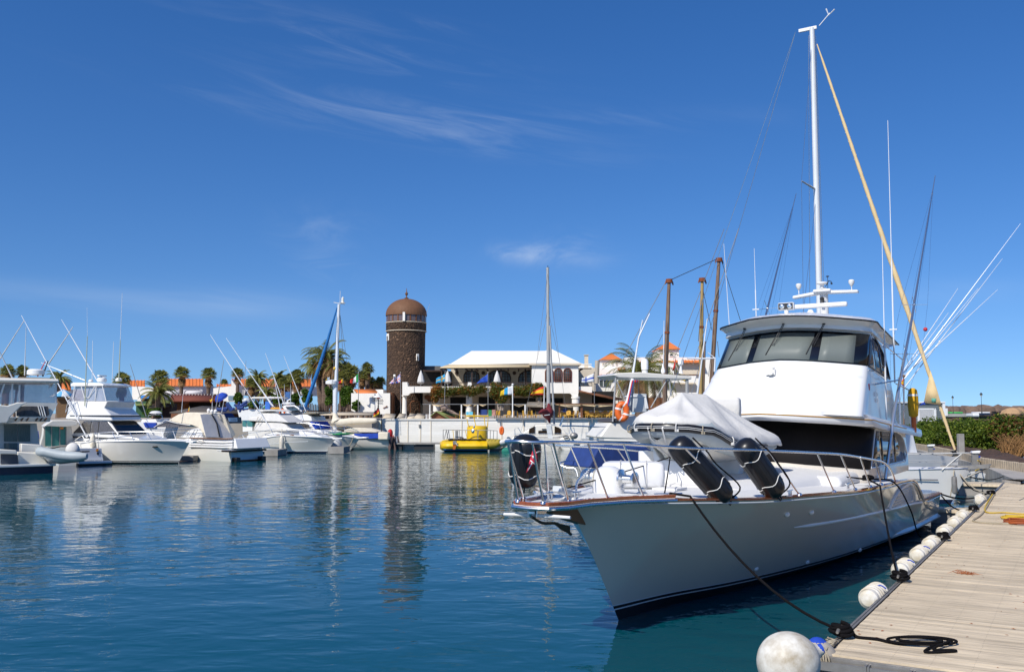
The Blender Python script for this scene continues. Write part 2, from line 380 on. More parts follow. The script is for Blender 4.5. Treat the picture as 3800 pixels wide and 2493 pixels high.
def fdk(u):
    if u>=7: return 2.6-max(0,u-11)*.03
    t=(7-u)/8.75; return 2.6*max(0,1-t**2.4)**.75 if t<1 else 0
dk=[(u/4,fdk(u/4)) for u in range(-7,72)]
yh,yedge=hull(Y,17.5,sheer,wl,dk,[(-1,.7),(-.35,.3),(0,0),(.51,-.38),(1.08,-.81),(1.78,-1.4),(2.12,-1.75),(2.2,-1.8)],[hullp,blk,housep],(-.6,-.02,.19,.212,.262,.282),12,1.55,44,[1,1,2,1,2,0,0])
Yp('deck',deckmesh(yedge,.07,-.02,.03,0,None),deckm)
# cap rail: teak strips on a stainless moulding
m=MB(); m2=MB(); m3=MB()
for sd_ in (-1,1):
    E_=[(u,sd_*v,z) for u,v,z in yedge]
    k0=3
    path=[Vector(p) for p in E_[k0:]]
    rows=[]
    for i,p in enumerate(path):
        o=sd_
        rows.append([p+Vector((0,o*.045,-.01)),p+Vector((0,o*.05,.022)),p+Vector((0,-o*.07,.032)),p+Vector((0,-o*.08,-.01))])
    m.grid(rows[:34],closed=True); m3.grid(rows[33:],closed=True)
    m2.tube([p+Vector((0,sd_*.04,-.05)) for p in path],.016,6)
Yp('cap_rail',m,teak); Yp('cap_rail',m3,teakp); Yp('rub_rail',m2,gelg)
# lower strake along the topsides and the transom
m=MB(); m4=MB()
def hv(u,z):  # half width of the topsides at (u,z) by interpolation
    h=max(0,z/stab(sheer,u)); return lerp(stab(wl,u),fdk(u),h**lerp(1.55,.75,min(1,(u/17.5)*1.6)))
for sd_ in (-1,1):
    pts=[(u,sd_*(hv(u,z)+.015),z) for u,z in [(3.9+i*.6,1.27-(i*.6)*.0268) for i in range(17)]]
    m.tube(pts,[.012]+[.04]*16,8,flat=1)
    for (u,z) in ((3.1,1.60),(4.1,1.56),(3.7,.45),(9.0,.22),(5.9,.32)):
        Yp('through_hull_fitting',MB().ell((u,sd_*(hv(u,z)),z),(.09,.05,.055),12),housep)
    # chine flat near the stern
    rows=[]
    for i in range(13):
        u=11.2+i*.52; z=.30-.0*i; a=hv(u,.2); rows.append([(u,sd_*(a-.02),z+.10),(u,sd_*(a+.12*min(1,i/3)),z-.02),(u,sd_*(a+.10*min(1,i/3)),z-.07),(u,sd_*(a-.04),z-.10)])
    m.grid(rows)
Yp('strake',m,housep)
# side vents aft, in an arched fairing
for sd_ in (-1,1):
    fr=Yp('vent_surround',MB().tube(catmull([(u,sd_*(hv(u,z)+.012),z) for u,z in ((10.0,1.14),(10.15,1.42),(10.6,1.60),(11.3,1.66),(11.9,1.60),(12.45,1.40),(12.8,1.14))],4),.05,8),housep)
    m=MB()
    for i in range(6):
        z=1.17+i*.075; u0=10.2+i*.06; u1=12.6-i*.13
        m.add([(u0,sd_*(hv(u0,z)+.0),z+.03),(u1,sd_*(hv(u1,z)+.0),z+.03),(u1,sd_*(hv(u1,z)+.055),z-.02),(u0,sd_*(hv(u0,z)+.055),z-.02),(u0,sd_*(hv(u0,z)),z-.035),(u1,sd_*(hv(u1,z)),z-.035)],[(0,1,2,3),(3,2,5,4),(0,3,4),(1,5,2)])
    Yp('vent_louvre',m,steel if 0 else gelg,fr)
# cockpit coaming aft
m=MB()
for sd_ in (-1,1):
    rows=[]
    for i in range(10):
        u=13.0+i*.5; z=1.30-.042*i if i<3 else 1.24-.03*i; z=stab([(13,1.30),(14,1.2),(17.5,1.03)],u)
        rows.append([(u,sd_*(fdk(u)-.02),stab(sheer,u)-.02),(u,sd_*(fdk(u)-.03),z),(u,sd_*(fdk(u)-.45),z+.02),(u,sd_*(fdk(u)-.47),.7)])
    m.grid(rows)
m.box((17.4,0,1.0),(.3,4.3,.1)); Yp('cockpit_coaming',m,gelg,bevel=.0)
# bow pulpit platform
brw0=mat('brown_bronze',(.10,.065,.045),.45,0,.3,5)
pl=[(-.35,-1.9),(-.9,-1.55),(-1.9,-.95),(-2.6,-.62),(-2.95,-.35),(-3.02,0),(-2.95,.3),(-2.6,.40),(-2.0,.40),(-1.4,.45),(-1.0,.75),(-.6,1.12)]
pl=[(u,max(-.62,v) if u<-1.5 else v) for u,v in [(-.55,-1.30),(-1.2,-.80),(-1.9,-.52),(-2.5,-.46),(-2.78,-.3),(-2.86,0),(-2.78,.3),(-2.5,.46),(-1.9,.52),(-1.2,.80),(-.55,1.30)]]
def ring_in(P,d): 
    return [(u+(d if abs(v)<.47 and u<-2.3 else 0),v*(1-d/ max(.3,abs(v)))) for u,v in P]
bp_=Yp('bow_platform',MB().prism([(u,v,2.085) for u,v in pl],(0,0,.06)),deckm)
inn=ring_in(pl,.13); rows=[]
for (a,b),(c,d) in zip(pl,inn): rows.append([(a,b,2.14),(a*1.0,b*1.015,2.20),(c,d,2.20),(c,d,2.14)])
Yp('teak_border',MB().grid(rows,closed=True),teak,bp_,bevel=.012)
Yp('platform_moulding',MB().tube([(a-.01 if a<-2.6 else a,b*1.02,2.11) for a,b in pl],.03,8),steel,bp_)
# anchor bracket and anchor under the platform
m=MB(); m.slab([(-2.45,2.09),(-1.3,2.09),(-1.28,1.72),(-1.75,1.84),(-2.3,2.0)],.085); Yp('anchor_bracket',m,teakp,bp_)
an=Yp('anchor',MB().tube(catmull([(-1.6,0,1.60),(-2.0,0,1.80),(-2.45,0,1.86),(-2.75,0,1.98)],5),[.022]*16,8).add([(-1.62,0,1.60),(-1.8,.10,1.76),(-2.25,.03,1.86),(-1.8,-.10,1.76),(-1.9,0,1.70)],[(0,1,4),(1,2,4),(2,3,4),(3,0,4),(0,1,2,3)]),brw0,bp_)
Yp('anchor_stock',MB().tube([(-2.7,-.52,1.98),(-2.7,-.2,1.99),(-2.7,.2,2.0),(-2.7,.62,2.0)],[.022,.026,.026,.022],8).cyl((-2.7,-.1,2.0),(-2.7,-.06,2.0),.035).cyl((-2.7,.2,2.0),(-2.7,.24,2.0),.035),wcol,an)
Yp('bow_roller',MB().lathe([(.045,-.05),(.09,-.05),(.06,0),(.09,.05),(.045,.05)],(-2.66,0,2.03),14,axis=(0,1,0)).box((-2.6,.075,2.05),(.26,.012,.16)).box((-2.6,-.075,2.05),(.26,.012,.16)),steel,bp_)
# bow rail
def E(u):
    return (fdk(u) if u>-1.0 else lerp(.80,fdk(-1.0),(u+1.2)/.2) if u>-1.2 else .5),stab(sheer,max(u,-1.7))
top=[(-2.0,3.04),(-1.2,3.01),(0,2.91),(1.9,2.82),(3.8,2.72),(5,2.65),(6.4,2.54),(7.8,2.42),(8.6,2.34),(9.3,2.18),(9.75,1.95),(9.95,1.8)]
def tv(u): return tab([(-3.1,0),(-3.05,.25),(-2.8,.40),(-2.2,.46),(-1.8,.50),(-1.2,.72),(-.5,1.08),(0,1.3),(1,1.72),(1.9,2.02),(3.8,2.36),(5,2.50),(7.8,2.55),(12,2.55)],u)
m=MB(); port=[(u,tv(u),z) for u,z in top]
front=[(-3.05,-.2,3.07),(-3.12,0,3.08),(-3.05,.2,3.07),(-2.85,.38,3.07),(-2.4,.46,3.06)]
stb=[(u,-v,z) for u,v,z in port]
full=stb[::-1]+[(-2.4,-.46,3.06),(-2.85,-.38,3.07)]+front+port
br=Yp('bow_rail',m.tube(catmull(full,4),.024,10),steel)
m=MB()
bases=[(-2.78,.22,-3.05,.2),(-2.35,.40,-2.8,.40),(-1.48,.60,-1.95,.50),(-.81,.90,-1.2,.72),(1.09,1.71,-.07,1.27),(2.99,2.26,1.92,2.02),(4.67,2.46,3.76,2.36),(6.07,2.54,4.95,2.5),(7.45,2.54,6.39,2.55),(8.54,2.55,7.81,2.55)]
for bu,bv,tu,tv_ in bases:
    for sd_ in (-1,1):
        zb=stab(sheer,bu)+.03 if bu>-1.5 else 2.18
        m=MB().cyl((bu,sd_*bv*.985,zb),(tu,sd_*tv_,stab([(-3.1,3.07)]+top,tu) if tu>-2 else 3.06),.0165,8)
        m.lathe([(.05,0),(.045,.02),(.02,.04)],(bu,sd_*bv*.985,zb),10); Yp('stanchion',m,steel,br)
# ---- plan rings for the superstructure
def uf(c,k,w,v,pan=.8,rc=.2):
    a=abs(v); 
    if a<=pan: u=c+.04*(a/pan)**2
    else: u=c+.04+(k-c-.04)*(a-pan)/(w-pan)
    t=(a/w-.9)/.1
    if t>0: u+=rc*(1-math.sqrt(max(0,1-t*t)))
    return u
def ring(c,k,w,a,z,droop=.12,slope=.0,wa=None,rc=.2,pan=.8,ns=8):
    wa=w if wa is None else wa; P=[]
    fv=[-1,-.995,-.98,-.95,-.9,-.8,-.6,-.4,-.2,0,.2,.4,.6,.8,.9,.95,.98,.995,1]
    def zz(u,f): return z-droop*abs(f)**1.4-slope*max(0,u-k)
    u0=uf(c,k,w,w,pan,rc)
    for i in range(ns,0,-1):
        t=i/ns; u=lerp(u0,a,t); P.append((u,-lerp(w,wa,t),zz(u,1)))
    for f in fv: u=uf(c,k,w,f*w,pan,rc); P.append((u,f*w,zz(k,f)))
    for i in range(1,ns+1):
        t=i/ns; u=lerp(u0,a,t); P.append((u,lerp(w,wa,t),zz(u,1)))
    return P
NS=8
def front_cols(r,a=0,b=19): return r[NS+a:NS+b]
def between(r0,r1,t,off=0.0):
    P=[Vector(a).lerp(Vector(b),t) for a,b in zip(r0,r1)]; cx=sum(p.x for p in P)/len(P)
    out=[]
    for i,p in enumerate(P):
        a=P[max(0,i-1)]; b=P[min(len(P)-1,i+1)]; d=b-a; n=Vector((d.y,-d.x,0)); n=Vector((-d.y,d.x,0)).normalized() if True else n
        # outward: away from the centre
        if n.dot(p-Vector((cx+3,0,p.z)))<0: n=-n
        out.append(p+n*off)
    return out
# trunk cabin on the foredeck
m=MB(); rows=[]
for i in range(15):
    t=i/14; u=3.4+t*5.6; w=lerp(1.0,1.62,t**.7); zt=lerp(2.03,2.22,min(1,t*1.15)**.8); zb=stab(sheer,u)+.02
    if i==0: zt=zb+.06
    rows.append([(u,w*math.cos(a)*(1 if abs(math.cos(a))<.99 else 1.02),zb+(zt-zb)*min(1,math.sin(a)**.7 if math.sin(a)>0 else 0)) for a in [math.pi*j/14 for j in range(15)]])
m.grid(rows); m.add(rows[0],[tuple(range(15))]); Yp('trunk_cabin',m,deckm,ang=40)
Yp('deck_lounge',MB().slab([(7.2,1.8),(7.35,2.04),(8.2,2.07),(9.2,2.09),(9.2,1.8)],1.95,1.85),deckm,bevel=.12,seg=4)
# lower house
h0=ring(8.1,9.15,2.08,15.0,1.80,.0,0,1.95); h1=ring(8.12,9.2,2.08,15.0,2.28,.19,.0,1.95); h2=ring(8.95,10.0,2.04,14.9,3.38,.28,.02,1.9)
house=Yp('deckhouse',MB().grid([h0,h1,h2]).add(h2[:1]+h2[-1:]+h0[-1:]+h0[:1],[(0,1,2,3)]),hullp)
m=MB(); A_=between(h0,h1,1,.012); B_=between(h1,h2,.02,.012); C_=between(h1,h2,.98,.012); m.grid([front_cols(B_,0,19),front_cols(C_,0,19)])
Yp('windscreen',m,blackm,house,solid=.01)
for sd_ in (-1,1):
    # side windows: brown tinted, rounded aft end
    pr=[(9.5,2.14),(10.3,3.05),(11.8,3.0),(13.3,2.95),(14.0,2.86),(14.41,2.70),(14.8,2.31),(14.45,2.09),(11.9,2.10)]
    def sv(u,z): return lerp(2.08,1.93,(u-9.2)/5.8)-.03*(z-2.2)+.014
    so_=Yp('side_window_frame',MB().tube([(u,sd_*sv(u,z),z) for u,z in pr+pr[:1]],.022,6),housep,house)
    Yp('window_backing',MB().grid([[(u,sd_*(sv(u,2.3)-.006),tab([(9.6,2.15),(11.9,2.12),(14.42,2.11),(14.78,2.3)],u)),(u,sd_*(sv(u,3)-.006),tab([(9.6,2.3),(10.3,3.03),(13.3,2.93),(14.0,2.84),(14.41,2.67),(14.78,2.34)],u))] for u in [9.6+.26*i for i in range(20)]]),blackm,so_,solid=.004)
    for a,b in ((9.62,10.9),(10.93,12.75),(12.78,14.75)):
        def zt(u): return tab([(9.6,2.2),(10.3,3.02),(11.8,2.97),(13.3,2.92),(14.0,2.83),(14.41,2.66),(14.76,2.33)],u)
        def zb(u): return tab([(9.6,2.17),(11.9,2.13),(14.42,2.12),(14.76,2.3)],u)
        n_=7; rows=[[(u,sd_*(sv(u,2.3)+.0),zb(u)),(u,sd_*(sv(u,3)),zt(u))] for u in [lerp(a,b,i/n_) for i in range(n_+1)]]
        Yp('side_window',MB().grid(rows),winb,so_,solid=.01)
# eyebrow / overhang with gold stripe
e0=ring(8.75,9.85,2.06,15.9,3.36,.24,.05,1.85); e1=ring(7.55,8.8,2.26,16.3,3.30,.15,.055,2.1,rc=.35); e2=ring(7.45,8.7,2.29,16.4,3.39,.15,.055,2.12,rc=.35); e3=ring(7.48,8.73,2.27,16.4,3.51,.14,.055,2.1,rc=.35); e4=ring(7.65,8.5,2.2,16.3,3.57,.13,.055,2.0,rc=.3)
eb=Yp('overhang',MB().grid([e0,e1,e2,e3,e4]).add(e4,[tuple(range(len(e4)))]).add(e0[:1]+e0[-1:]+e4[-1:]+e4[:1],[(0,1,2,3)]),housep,ang=60)
g0=between(e2,e3,.55,.006); Yp('gold_stripe',MB().tube(g0[3:-3],.016,6),gold,eb)
# flybridge body
f0=ring(7.75,8.22,2.16,13.9,3.50,.10,.08,1.9); f1=ring(8.85,9.48,2.03,13.7,4.42,.10,.10,1.85); f2=ring(8.87,9.50,2.03,13.7,4.48,.10,.10,1.85); f3=ring(9.22,9.85,1.98,13.6,4.80,.16,.1,1.82)
f4=ring(10.05,10.62,1.90,13.3,5.70,.14,.1,1.75)
fb=Yp('flybridge',MB().grid([f0,f1,f2,f3,f4]).add(f0[:1]+f0[-1:]+f4[-1:]+f4[:1],[(0,1,2,3)]),housep,ang=30)
# mask around the three front windows
P0=between(f3,f4,0.02,.012); P1=between(f3,f4,.93,.012)
mk=Yp('front_window_mask',MB().grid([front_cols(P0,1,18),front_cols(P1,1,18)]),navy if 0 else blackg,fb,solid=.01)
def fpt(v0,t,off):   # v as a fraction of the half width
    c=lerp(9.22,10.05,t); k=lerp(9.85,10.62,t); w=lerp(1.98,1.90,t); v=v0*w
    z=lerp(4.80,5.70,t)-lerp(.16,.14,t)*abs(v0)**1.4; return Vector((uf(c,k,w,v)-off,v,z))
for a,b in ((-.90,-.47),(-.37,.37),(.47,.86)):
    rows=[[fpt(lerp(a,b,i/4),t,.03) for i in range(5)] for t in (.06,.86)]
    Yp('front_window',MB().grid(rows),winf,mk,solid=.008)
# wipers
for v0 in (-.72,-.13,.40):
    r0=fpt(v0+.10,1.0,.08); a=r0+Vector((-.18,0,.12)); b=fpt(v0-.03,.50,.07); c=fpt(v0-.10,.12,.06)
    Yp('wiper',MB().cyl(a,b,.010,6).cyl(a+Vector((0,.03,0)),b+Vector((0,.05,-.02)),.008,6).cyl(fpt(v0-.02,.72,.05),fpt(v0-.08,.22,.05),.014,6).ell(a,(.05,.05,.03),8),darkp,mk)
for sd_ in (-1,1):
    def sv(u,z): return lerp(1.98,1.82,(u-10)/3.6)-.08*(z-4.7)+.012
    pts=[(10.05,4.66),(10.82,5.48),(11.6,5.42),(12.4,5.15),(12.95,4.75),(13.15,4.42)]
    fr=Yp('side_window_frame',MB().tube([(u,sd_*sv(u,z),z) for u,z in catmull([(u,0,z) for u,z in pts],4) for z in [z] if 1] if 0 else [(p.x,sd_*sv(p.x,p.z),p.z) for p in catmull([(u,0,z) for u,z in pts],4)]+[(10.05,sd_*sv(10.05,4.66),4.66)],.02,6),blk,fb)
    for a,b in ((10.1,10.95),(11.0,11.75),(11.8,13.1)):
        rows=[]
        for i in range(7):
            u=lerp(a,b,i/6); z0=4.66-.078*(u-10.05)+.02; z1=max(z0+.01,tab(pts,u)-.02); rows.append([(u,sd_*sv(u,z0),z0),(u,sd_*sv(u,z1),z1)])
        Yp('side_window',MB().grid(rows),wing,fr,solid=.01)
# hardtop with forward brow
r0=ring(9.98,10.58,1.90,13.4,5.67,.14,.08,1.78); ra=ring(9.80,10.45,1.96,13.5,5.70,.14,.08,1.82,rc=.3); rb=ring(9.82,10.47,1.95,13.5,5.79,.14,.08,1.82,rc=.3); r1=ring(9.70,10.5,1.97,13.6,5.83,.14,.09,1.85,rc=.3); r2=ring(9.32,10.40,2.08,14.1,5.94,.15,.10,1.95,rc=.35); r3=ring(9.30,10.38,2.09,14.1,5.98,.15,.10,1.96,rc=.35); r4=ring(9.6,10.7,1.9,13.9,6.06,.12,.1,1.8); r5=ring(10.2,11.2,1.2,13.2,6.13,.05,.1,1.2,pan=.5)
ht=Yp('hardtop',MB().grid([r0,ra,rb,r1,r2,r3,r4,r5]).add(r5,[tuple(range(len(r5)))]).add(r0[:1]+r0[-1:]+r3[-1:]+r3[:1],[(0,1,2,3)]),housep,ang=40)
Yp('black_edge_trim',MB().tube(between(r2,r3,.5,.008),.022,6),blk,ht)
# things on the hardtop
m=MB().box((9.9,0,6.13),(.12,.10,.12)); m.box((9.9,0,6.27),(.16,.42,.20)); sl=Yp('searchlight',m,housep,ht,bevel=.03)
m=MB(); 
for dv in (-.1,.1): m.lathe([(.001,.03),(.05,.02),(.075,-.01)],(9.81,dv,6.27),12,axis=(-1,0,0))
Yp('lamp_lens',m,steel,sl); Yp('lamp_surround',MB().box((9.82,0,6.27),(.01,.38,.16)),darkp,sl)
rm=Yp('radar_mast',MB().tube([(13.2,.12,6.0),(13.2,.12,6.95),(13.1,.12,7.1)],[.13,.12,.1],12).box((13.1,.12,7.02),(.35,.5,.09)).prism([(13.0,-.75,6.93),(13.0,.05,7.03),(13.0,.2,7.03),(13.0,1.12,6.98),(13.0,1.12,6.90),(13.0,.2,6.93),(13.0,.05,6.93),(13.0,-.75,6.84)],(.2,0,0)),housep,ht,bevel=.03)
Yp('mast_dome',MB().lathe([(.05,0),(.05,.1),(.17,.14),(.17,.18),(.001,.2)],(13.1,.1,7.1),14),housep,rm)
for v_ in (-.58,.93): Yp('antenna_dome',MB().lathe([(.012,0),(.012,.12),(.03,.13),(.08,.22),(.085,.28),(.06,.31),(.001,.32)],(13.1,v_,6.98),12),wcol,rm)
Yp('camera_dome',MB().lathe([(.05,0),(.06,.1),(.05,.12),(.07,.2),(.001,.25)],(12.98,.12,6.6),12),darkp,rm)
sa=Yp('radar_scanner',MB().box((12.35,.0,6.52),(.14,1.95,.13)),housep,ht,bevel=.04); Yp('scanner_base',MB().lathe([(.24,0),(.26,.1),(.22,.22),(.1,.28),(.06,.36)],(12.35,-.05,6.05),16),housep,sa)
Yp('anemometer',MB().tube([(13.1,.2,7.15),(13.0,.32,7.3),(12.9,.42,7.25)],.012,6).ell((12.9,.42,7.2),(.07,.03,.03),8).cyl((13.15,.25,7.1),(13.15,.25,7.45),.008,6).ell((13.15,.25,7.45),(.05,.05,.02),8),darkp,rm)
Yp('loudhailer',MB().box((8.84,-.12,4.50),(.12,.24,.14)).lathe([(.02,0),(.07,.1),(.08,.1)],(8.82,-.1,4.50),12,axis=(-1,0,0)).ell((8.9,-.08,4.62),(.05,.05,.04),8),wcol,fb,bevel=.01)
# port/starboard details: horns, nav light, grab bars
for sd_ in (-1,1):
    Yp('horn',MB().lathe([(.015,-.3),(.02,-.05),(.06,0),(.065,0)],(10.6,sd_*2.02,3.95),12,axis=(-.6,sd_*.6,0)).lathe([(.015,-.3),(.02,-.05),(.06,0),(.065,0)],(10.6,sd_*2.02,3.8),12,axis=(-.6,sd_*.6,0)),steel,fb)
    Yp('navigation_light',MB().box((9.8,sd_*2.03,4.12),(.16,.03,.16)),redp if sd_>0 else grn,fb)
    Yp('grab_rail',MB().tube([(10.0,sd_*2.0,4.55),(10.1,sd_*2.1,4.52),(11.8,sd_*2.03,4.38),(11.9,sd_*1.95,4.4)],.016,6),steel,fb)
# outriggers
def outr(base,j,tip,cat_):
    b,jn,t=Vector(base),Vector(j),Vector(tip)
    og=Yp('outrigger',MB().tube([b,jn,b.lerp(t,.45),t],[.045,.042,.036,.012],8),alum)
    d=(t-b).normalized(); side=d.cross(Vector((1,0,0))).normalized(); up=d.cross(side)
    for f,ln in ((.36,.42),(.52,.36)):
        c=b.lerp(t,f) if f>.2 else b
        m=MB()
        for a in (side,-side,up,-up): m.cyl(c,c+a*ln,.008,5)
        m.ell(c,.05,8,m=6); Yp('spreader',m,steel,og)
    m=MB()
    for a in (side,-side,up,-up):
        m.tube([b.lerp(t,.12),b.lerp(t,.36)+a*.42,b.lerp(t,.52)+a*.36,b.lerp(t,.95)],.0035,4)
    Yp('stay_wire',m,steel,og); return og
outr((10.95,2.12,1.78),(11.3,2.3,3.43),(17.5,2.6,11.05),0); outr((10.95,-2.12,1.78),(11.3,-2.3,3.43),(19.8,-2.5,11.6),0)
for v_ in (-1,1): Yp('outrigger_bracket',MB().cyl((10.5,v_*2.0,4.2),(11.9,v_*2.35,4.35),.02,6).cyl((11.9,v_*1.9,5.4),(12.2,v_*2.4,4.9),.015,6),steel,fb)
# whip antennas with stand-off brackets
for (a,b,r_) in (((12.9,2.05,4.3),(13.0,2.08,11.75),.022),((11.55,2.07,3.3),(11.6,2.1,8.2),.022),((11.7,-2.1,3.5),(10.9,-2.05,8.3),.02),((12.7,-1.75,6.1),(12.65,-1.75,8.4),.016)):
    a,b=Vector(a),Vector(b); m=MB().tube([a,a.lerp(b,.45),a.lerp(b,.46),b],[r_,r_,r_*.6,r_*.35],7); m.box(a.lerp(b,.2),(.05,.2,.03)); Yp('whip_antenna',m,mastw)
# aft end of the flybridge: ladder rail and cockpit items
Yp('aft_rail',MB().tube([(13.6,1.95,4.3),(15.6,1.95,4.15),(15.9,1.9,3.9),(15.95,1.9,3.0)],.02,6).cyl((14.6,1.95,4.2),(14.6,1.95,3.3),.015,6).cyl((15.5,1.95,4.15),(15.5,1.95,3.3),.015,6).tube([(13.6,1.95,3.8),(15.7,1.95,3.65)],.012,6),steel)
m=MB().tube(catmull([(-.0,0,.0),(-.02,0,.35),(.0,.0,.72)],4),[.13,.16,.17,.17,.17,.17,.15,.12,.05],10); 
o=thing('life_sling','yellow rescue sling bag hung on the aft flybridge rail','life sling',Y.w(15.2,2.1,3.35)); c=Y.w(15.2,2.1,3.35)
part('bag',MB().tube([c+Vector((0,0,z)) for z in (0,.05,.3,.6,.8,.86)],[.08,.13,.15,.15,.12,.05],12),yelf,o); part('reflective_band',MB().cyl(c+Vector((0,0,.62)),c+Vector((0,0,.68)),.150,12),gel,o); part('rescue_light',MB().cyl(c+Vector((0,0,-.45)),c+Vector((0,0,.0)),.07,10),orange,o)
# windlass, cleats, hatch, locker
wn=Yp('windlass',MB().lathe([(.24,0),(.25,.05),(.22,.32),(.19,.42),(.1,.47),(.001,.48)],(.02,-.18,2.10),20,sx=1.0,sy=1.15),housep)
Yp('capstan',MB().lathe([(.17,0),(.17,.03),(.08,.06),(.07,.2),(.12,.24),(.13,.28),(.05,.30)],(.02,.06,2.36),18,axis=(0,1,0)),steel,wn)
Yp('chain_gypsy',MB().lathe([(.15,0),(.16,.03),(.1,.05),(.16,.08),(.1,.1),(.16,.13),(.1,.15),(.17,.18),(.14,.24)],(.02,-.42,2.36),18,axis=(0,-1,0)),steel,wn)
def chain(pts,r=.011,step=.06,n=5,ln=.045):
    P=catmull(pts,10); m=MB(); acc=0; k=0; out=[]
    for a,b in zip(P,P[1:]):
        L_=(b-a).length; d=(b-a).normalized()
        while acc<L_:
            c=a+d*acc; s1=d.orthogonal().normalized(); 
            if k%2: s1=d.cross(s1)
            m.tube([c-d*ln+s1*0,c-d*ln*.6+s1*ln*.45,c+d*ln*.6+s1*ln*.45,c+d*ln,c+d*ln*.6-s1*ln*.45,c-d*ln*.6-s1*ln*.45,c-d*ln],r,4,cap=False); k+=1; acc+=step
        acc-=L_
    return m
Yp('anchor_chain',chain([(.0,-.52,2.52),(-.5,-.4,2.42),(-1.0,-.22,2.35),(-1.35,-.05,2.24)],.008,.055,4,.04),steel)
Yp('chain_chute',MB().box((-1.55,-.03,2.22),(.9,.16,.10),tilt=Matrix.Rotation(R(14),3,'Y')),gelg,bevel=.02)
def cleat(u,v,z,L_=.3,dv=0,r=.018):
    return MB().tube([(u-L_/2,v-dv,z+.1),(u+L_/2,v+dv,z+.1)],[r,r],8).cyl((u-.05,v,z),(u-.05,v,z+.1),r*1.2,8).cyl((u+.05,v,z),(u+.05,v,z+.1),r*1.2,8)
for c_ in (cleat(-.05,.96,2.06,.36,.17,.014),cleat(3.0,2.05,1.95),cleat(6.5,2.25,1.86,.34),cleat(-1.6,.1,2.15,.26),cleat(-.05,-.96,2.06,.36,-.17,.014),cleat(-1.9,-.2,2.15)): Yp('cleat',c_,steel)
Yp('deck_fitting',MB().lathe([(.1,0),(.1,.03),(.06,.05),(.07,.1),(.02,.12)],(.3,.32,2.09),14),steel)
Yp('fender_basket_foot',MB().box((2.2,.0,2.05),(.5,.5,.04)),deckm)
# covered locker box on the foredeck
bx=thing('covered_locker','white vinyl-covered box strapped to the foredeck behind the windlass','box',Y.w(2.4,-1.2,2.12),0)
cvr=mat('white_vinyl_cover',(.70,.70,.70),.4,0,.06,3,bump=.015,bscale=5)
Mt=Matrix.Rotation(math.atan2(Y.A.y,Y.A.x),3,'Z')
ctr=Y.w(*Y.up('N5',470,1120,2.3))
def boxy(c,d,rz,nx=10):
    m=MB(); M=Matrix.Rotation(rz,3,'Z'); 
    # rounded box as superellipsoid rows
    rows=[]
    for i in range(9):
        ph=-math.pi/2+math.pi*i/8; cp=abs(math.cos(ph))**.28; sp=math.copysign(abs(math.sin(ph))**.28,math.sin(ph))
        rows.append([M@Vector((d[0]/2*cp*math.copysign(abs(math.cos(t))**.22,math.cos(t)),d[1]/2*cp*math.copysign(abs(math.sin(t))**.22,math.sin(t)),d[2]/2*sp))+Vector(c) for t in [2*math.pi*j/32+.098 for j in range(32)]])
    return m.grid(rows,closed=True)
ba=math.atan2(-Y.P.y,-Y.P.x)+R(25)
part('cover',boxy(ctr,(1.22,.66,.50),ba),cvr,bx,ang=70)
for sx in (-.25,.25): part('strap',MB().tube([ctr+Matrix.Rotation(ba,3,'Z')@Vector(p) for p in ((sx,-.335,-.25),(sx,-.34,.25),(sx,.34,.25),(sx,.335,-.25))],.012,6),canv,bx)
part('foot',MB().box(ctr+Vector((0,0,-.26)),(.9,.45,.1),ba),gelg,bx)
# ---------------------------------------------------------------- tender on the foredeck (frame: x aft, y to port, z up; origin bow centre)
TA=R(7); TB=(3.0,-.68,3.12)
def TW(x,y,z=0): return Y.w(TB[0]+x*math.cos(TA)-y*math.sin(TA),TB[1]+x*math.sin(TA)+y*math.cos(TA),TB[2]+z)
def tz(x): return stab([(0,.07),(.7,.0),(1.3,-.22),(2.0,-.36),(3.9,-.40)],x)
tn=thing('inflatable_tender','grey inflatable tender with black rubbing band chocked on the yacht foredeck','tender',TW(1.8,0,-.9),0)
out=[(3.95,1.0),(3.0,1.02),(2.0,1.03),(1.3,1.03),(.72,.98),(.2,.62),(.02,.3),(0,0)]
out=out+[(x,-y) for x,y in out[::-1][1:]]
tc_=[TW(x+.22 if abs(y)<.7 and x<.5 else x,y*.78,tz(x)) for x,y in out]
seg=[]
for a,b in zip(tc_,tc_[1:]): seg+=[a.lerp(b,t) for t in (0,.33,.66)]
seg.append(tc_[-1])
rr=[.05,.12,.19]+[.235]*(len(seg)-6)+[.19,.12,.05]
tb=part('tube',MB().tube(seg,rr,16),hypg,tn,ang=60)
def offs(P,d,dz):
    out=[]
    for i,p in enumerate(P):
        a=P[max(0,i-1)];b=P[min(len(P)-1,i+1)]; t=(b-a); n=Vector((t.y,-t.x,0)).normalized()
        c=TW(1.9,0,0)
        if n.dot(p-c)<0: n=-n
        out.append(p+n*d+Vector((0,0,dz)))
    return out
sg=seg[3:-3]
part('rubbing_band',MB().grid([offs(sg,.225,.085),offs(sg,.262,.06),offs(sg,.262,-.06),offs(sg,.225,-.085)]),blk,tb,ang=60)
for z_ in (.022,-.012): part('band_line',MB().tube(offs(sg,.266,z_),.0055,5),gel,tb)
m=MB(); rows=[]
for i in range(14):
    x=.12+3.6*i/13; w=stab([(0,.02),(.4,.42),(1.0,.68),(2,.74),(4,.74)],x); zk=stab([(0,-.08),(.4,-.42),(1.0,-.66),(2,-.74),(4,-.72)],x); zt=tz(x)-.12
    rows.append([TW(x,-w,zt),TW(x,-w*.8,lerp(zt,zk,.45)),TW(x,-w*.35,lerp(zt,zk,.85)),TW(x,0,zk),TW(x,w*.35,lerp(zt,zk,.85)),TW(x,w*.8,lerp(zt,zk,.45)),TW(x,w,zt)])
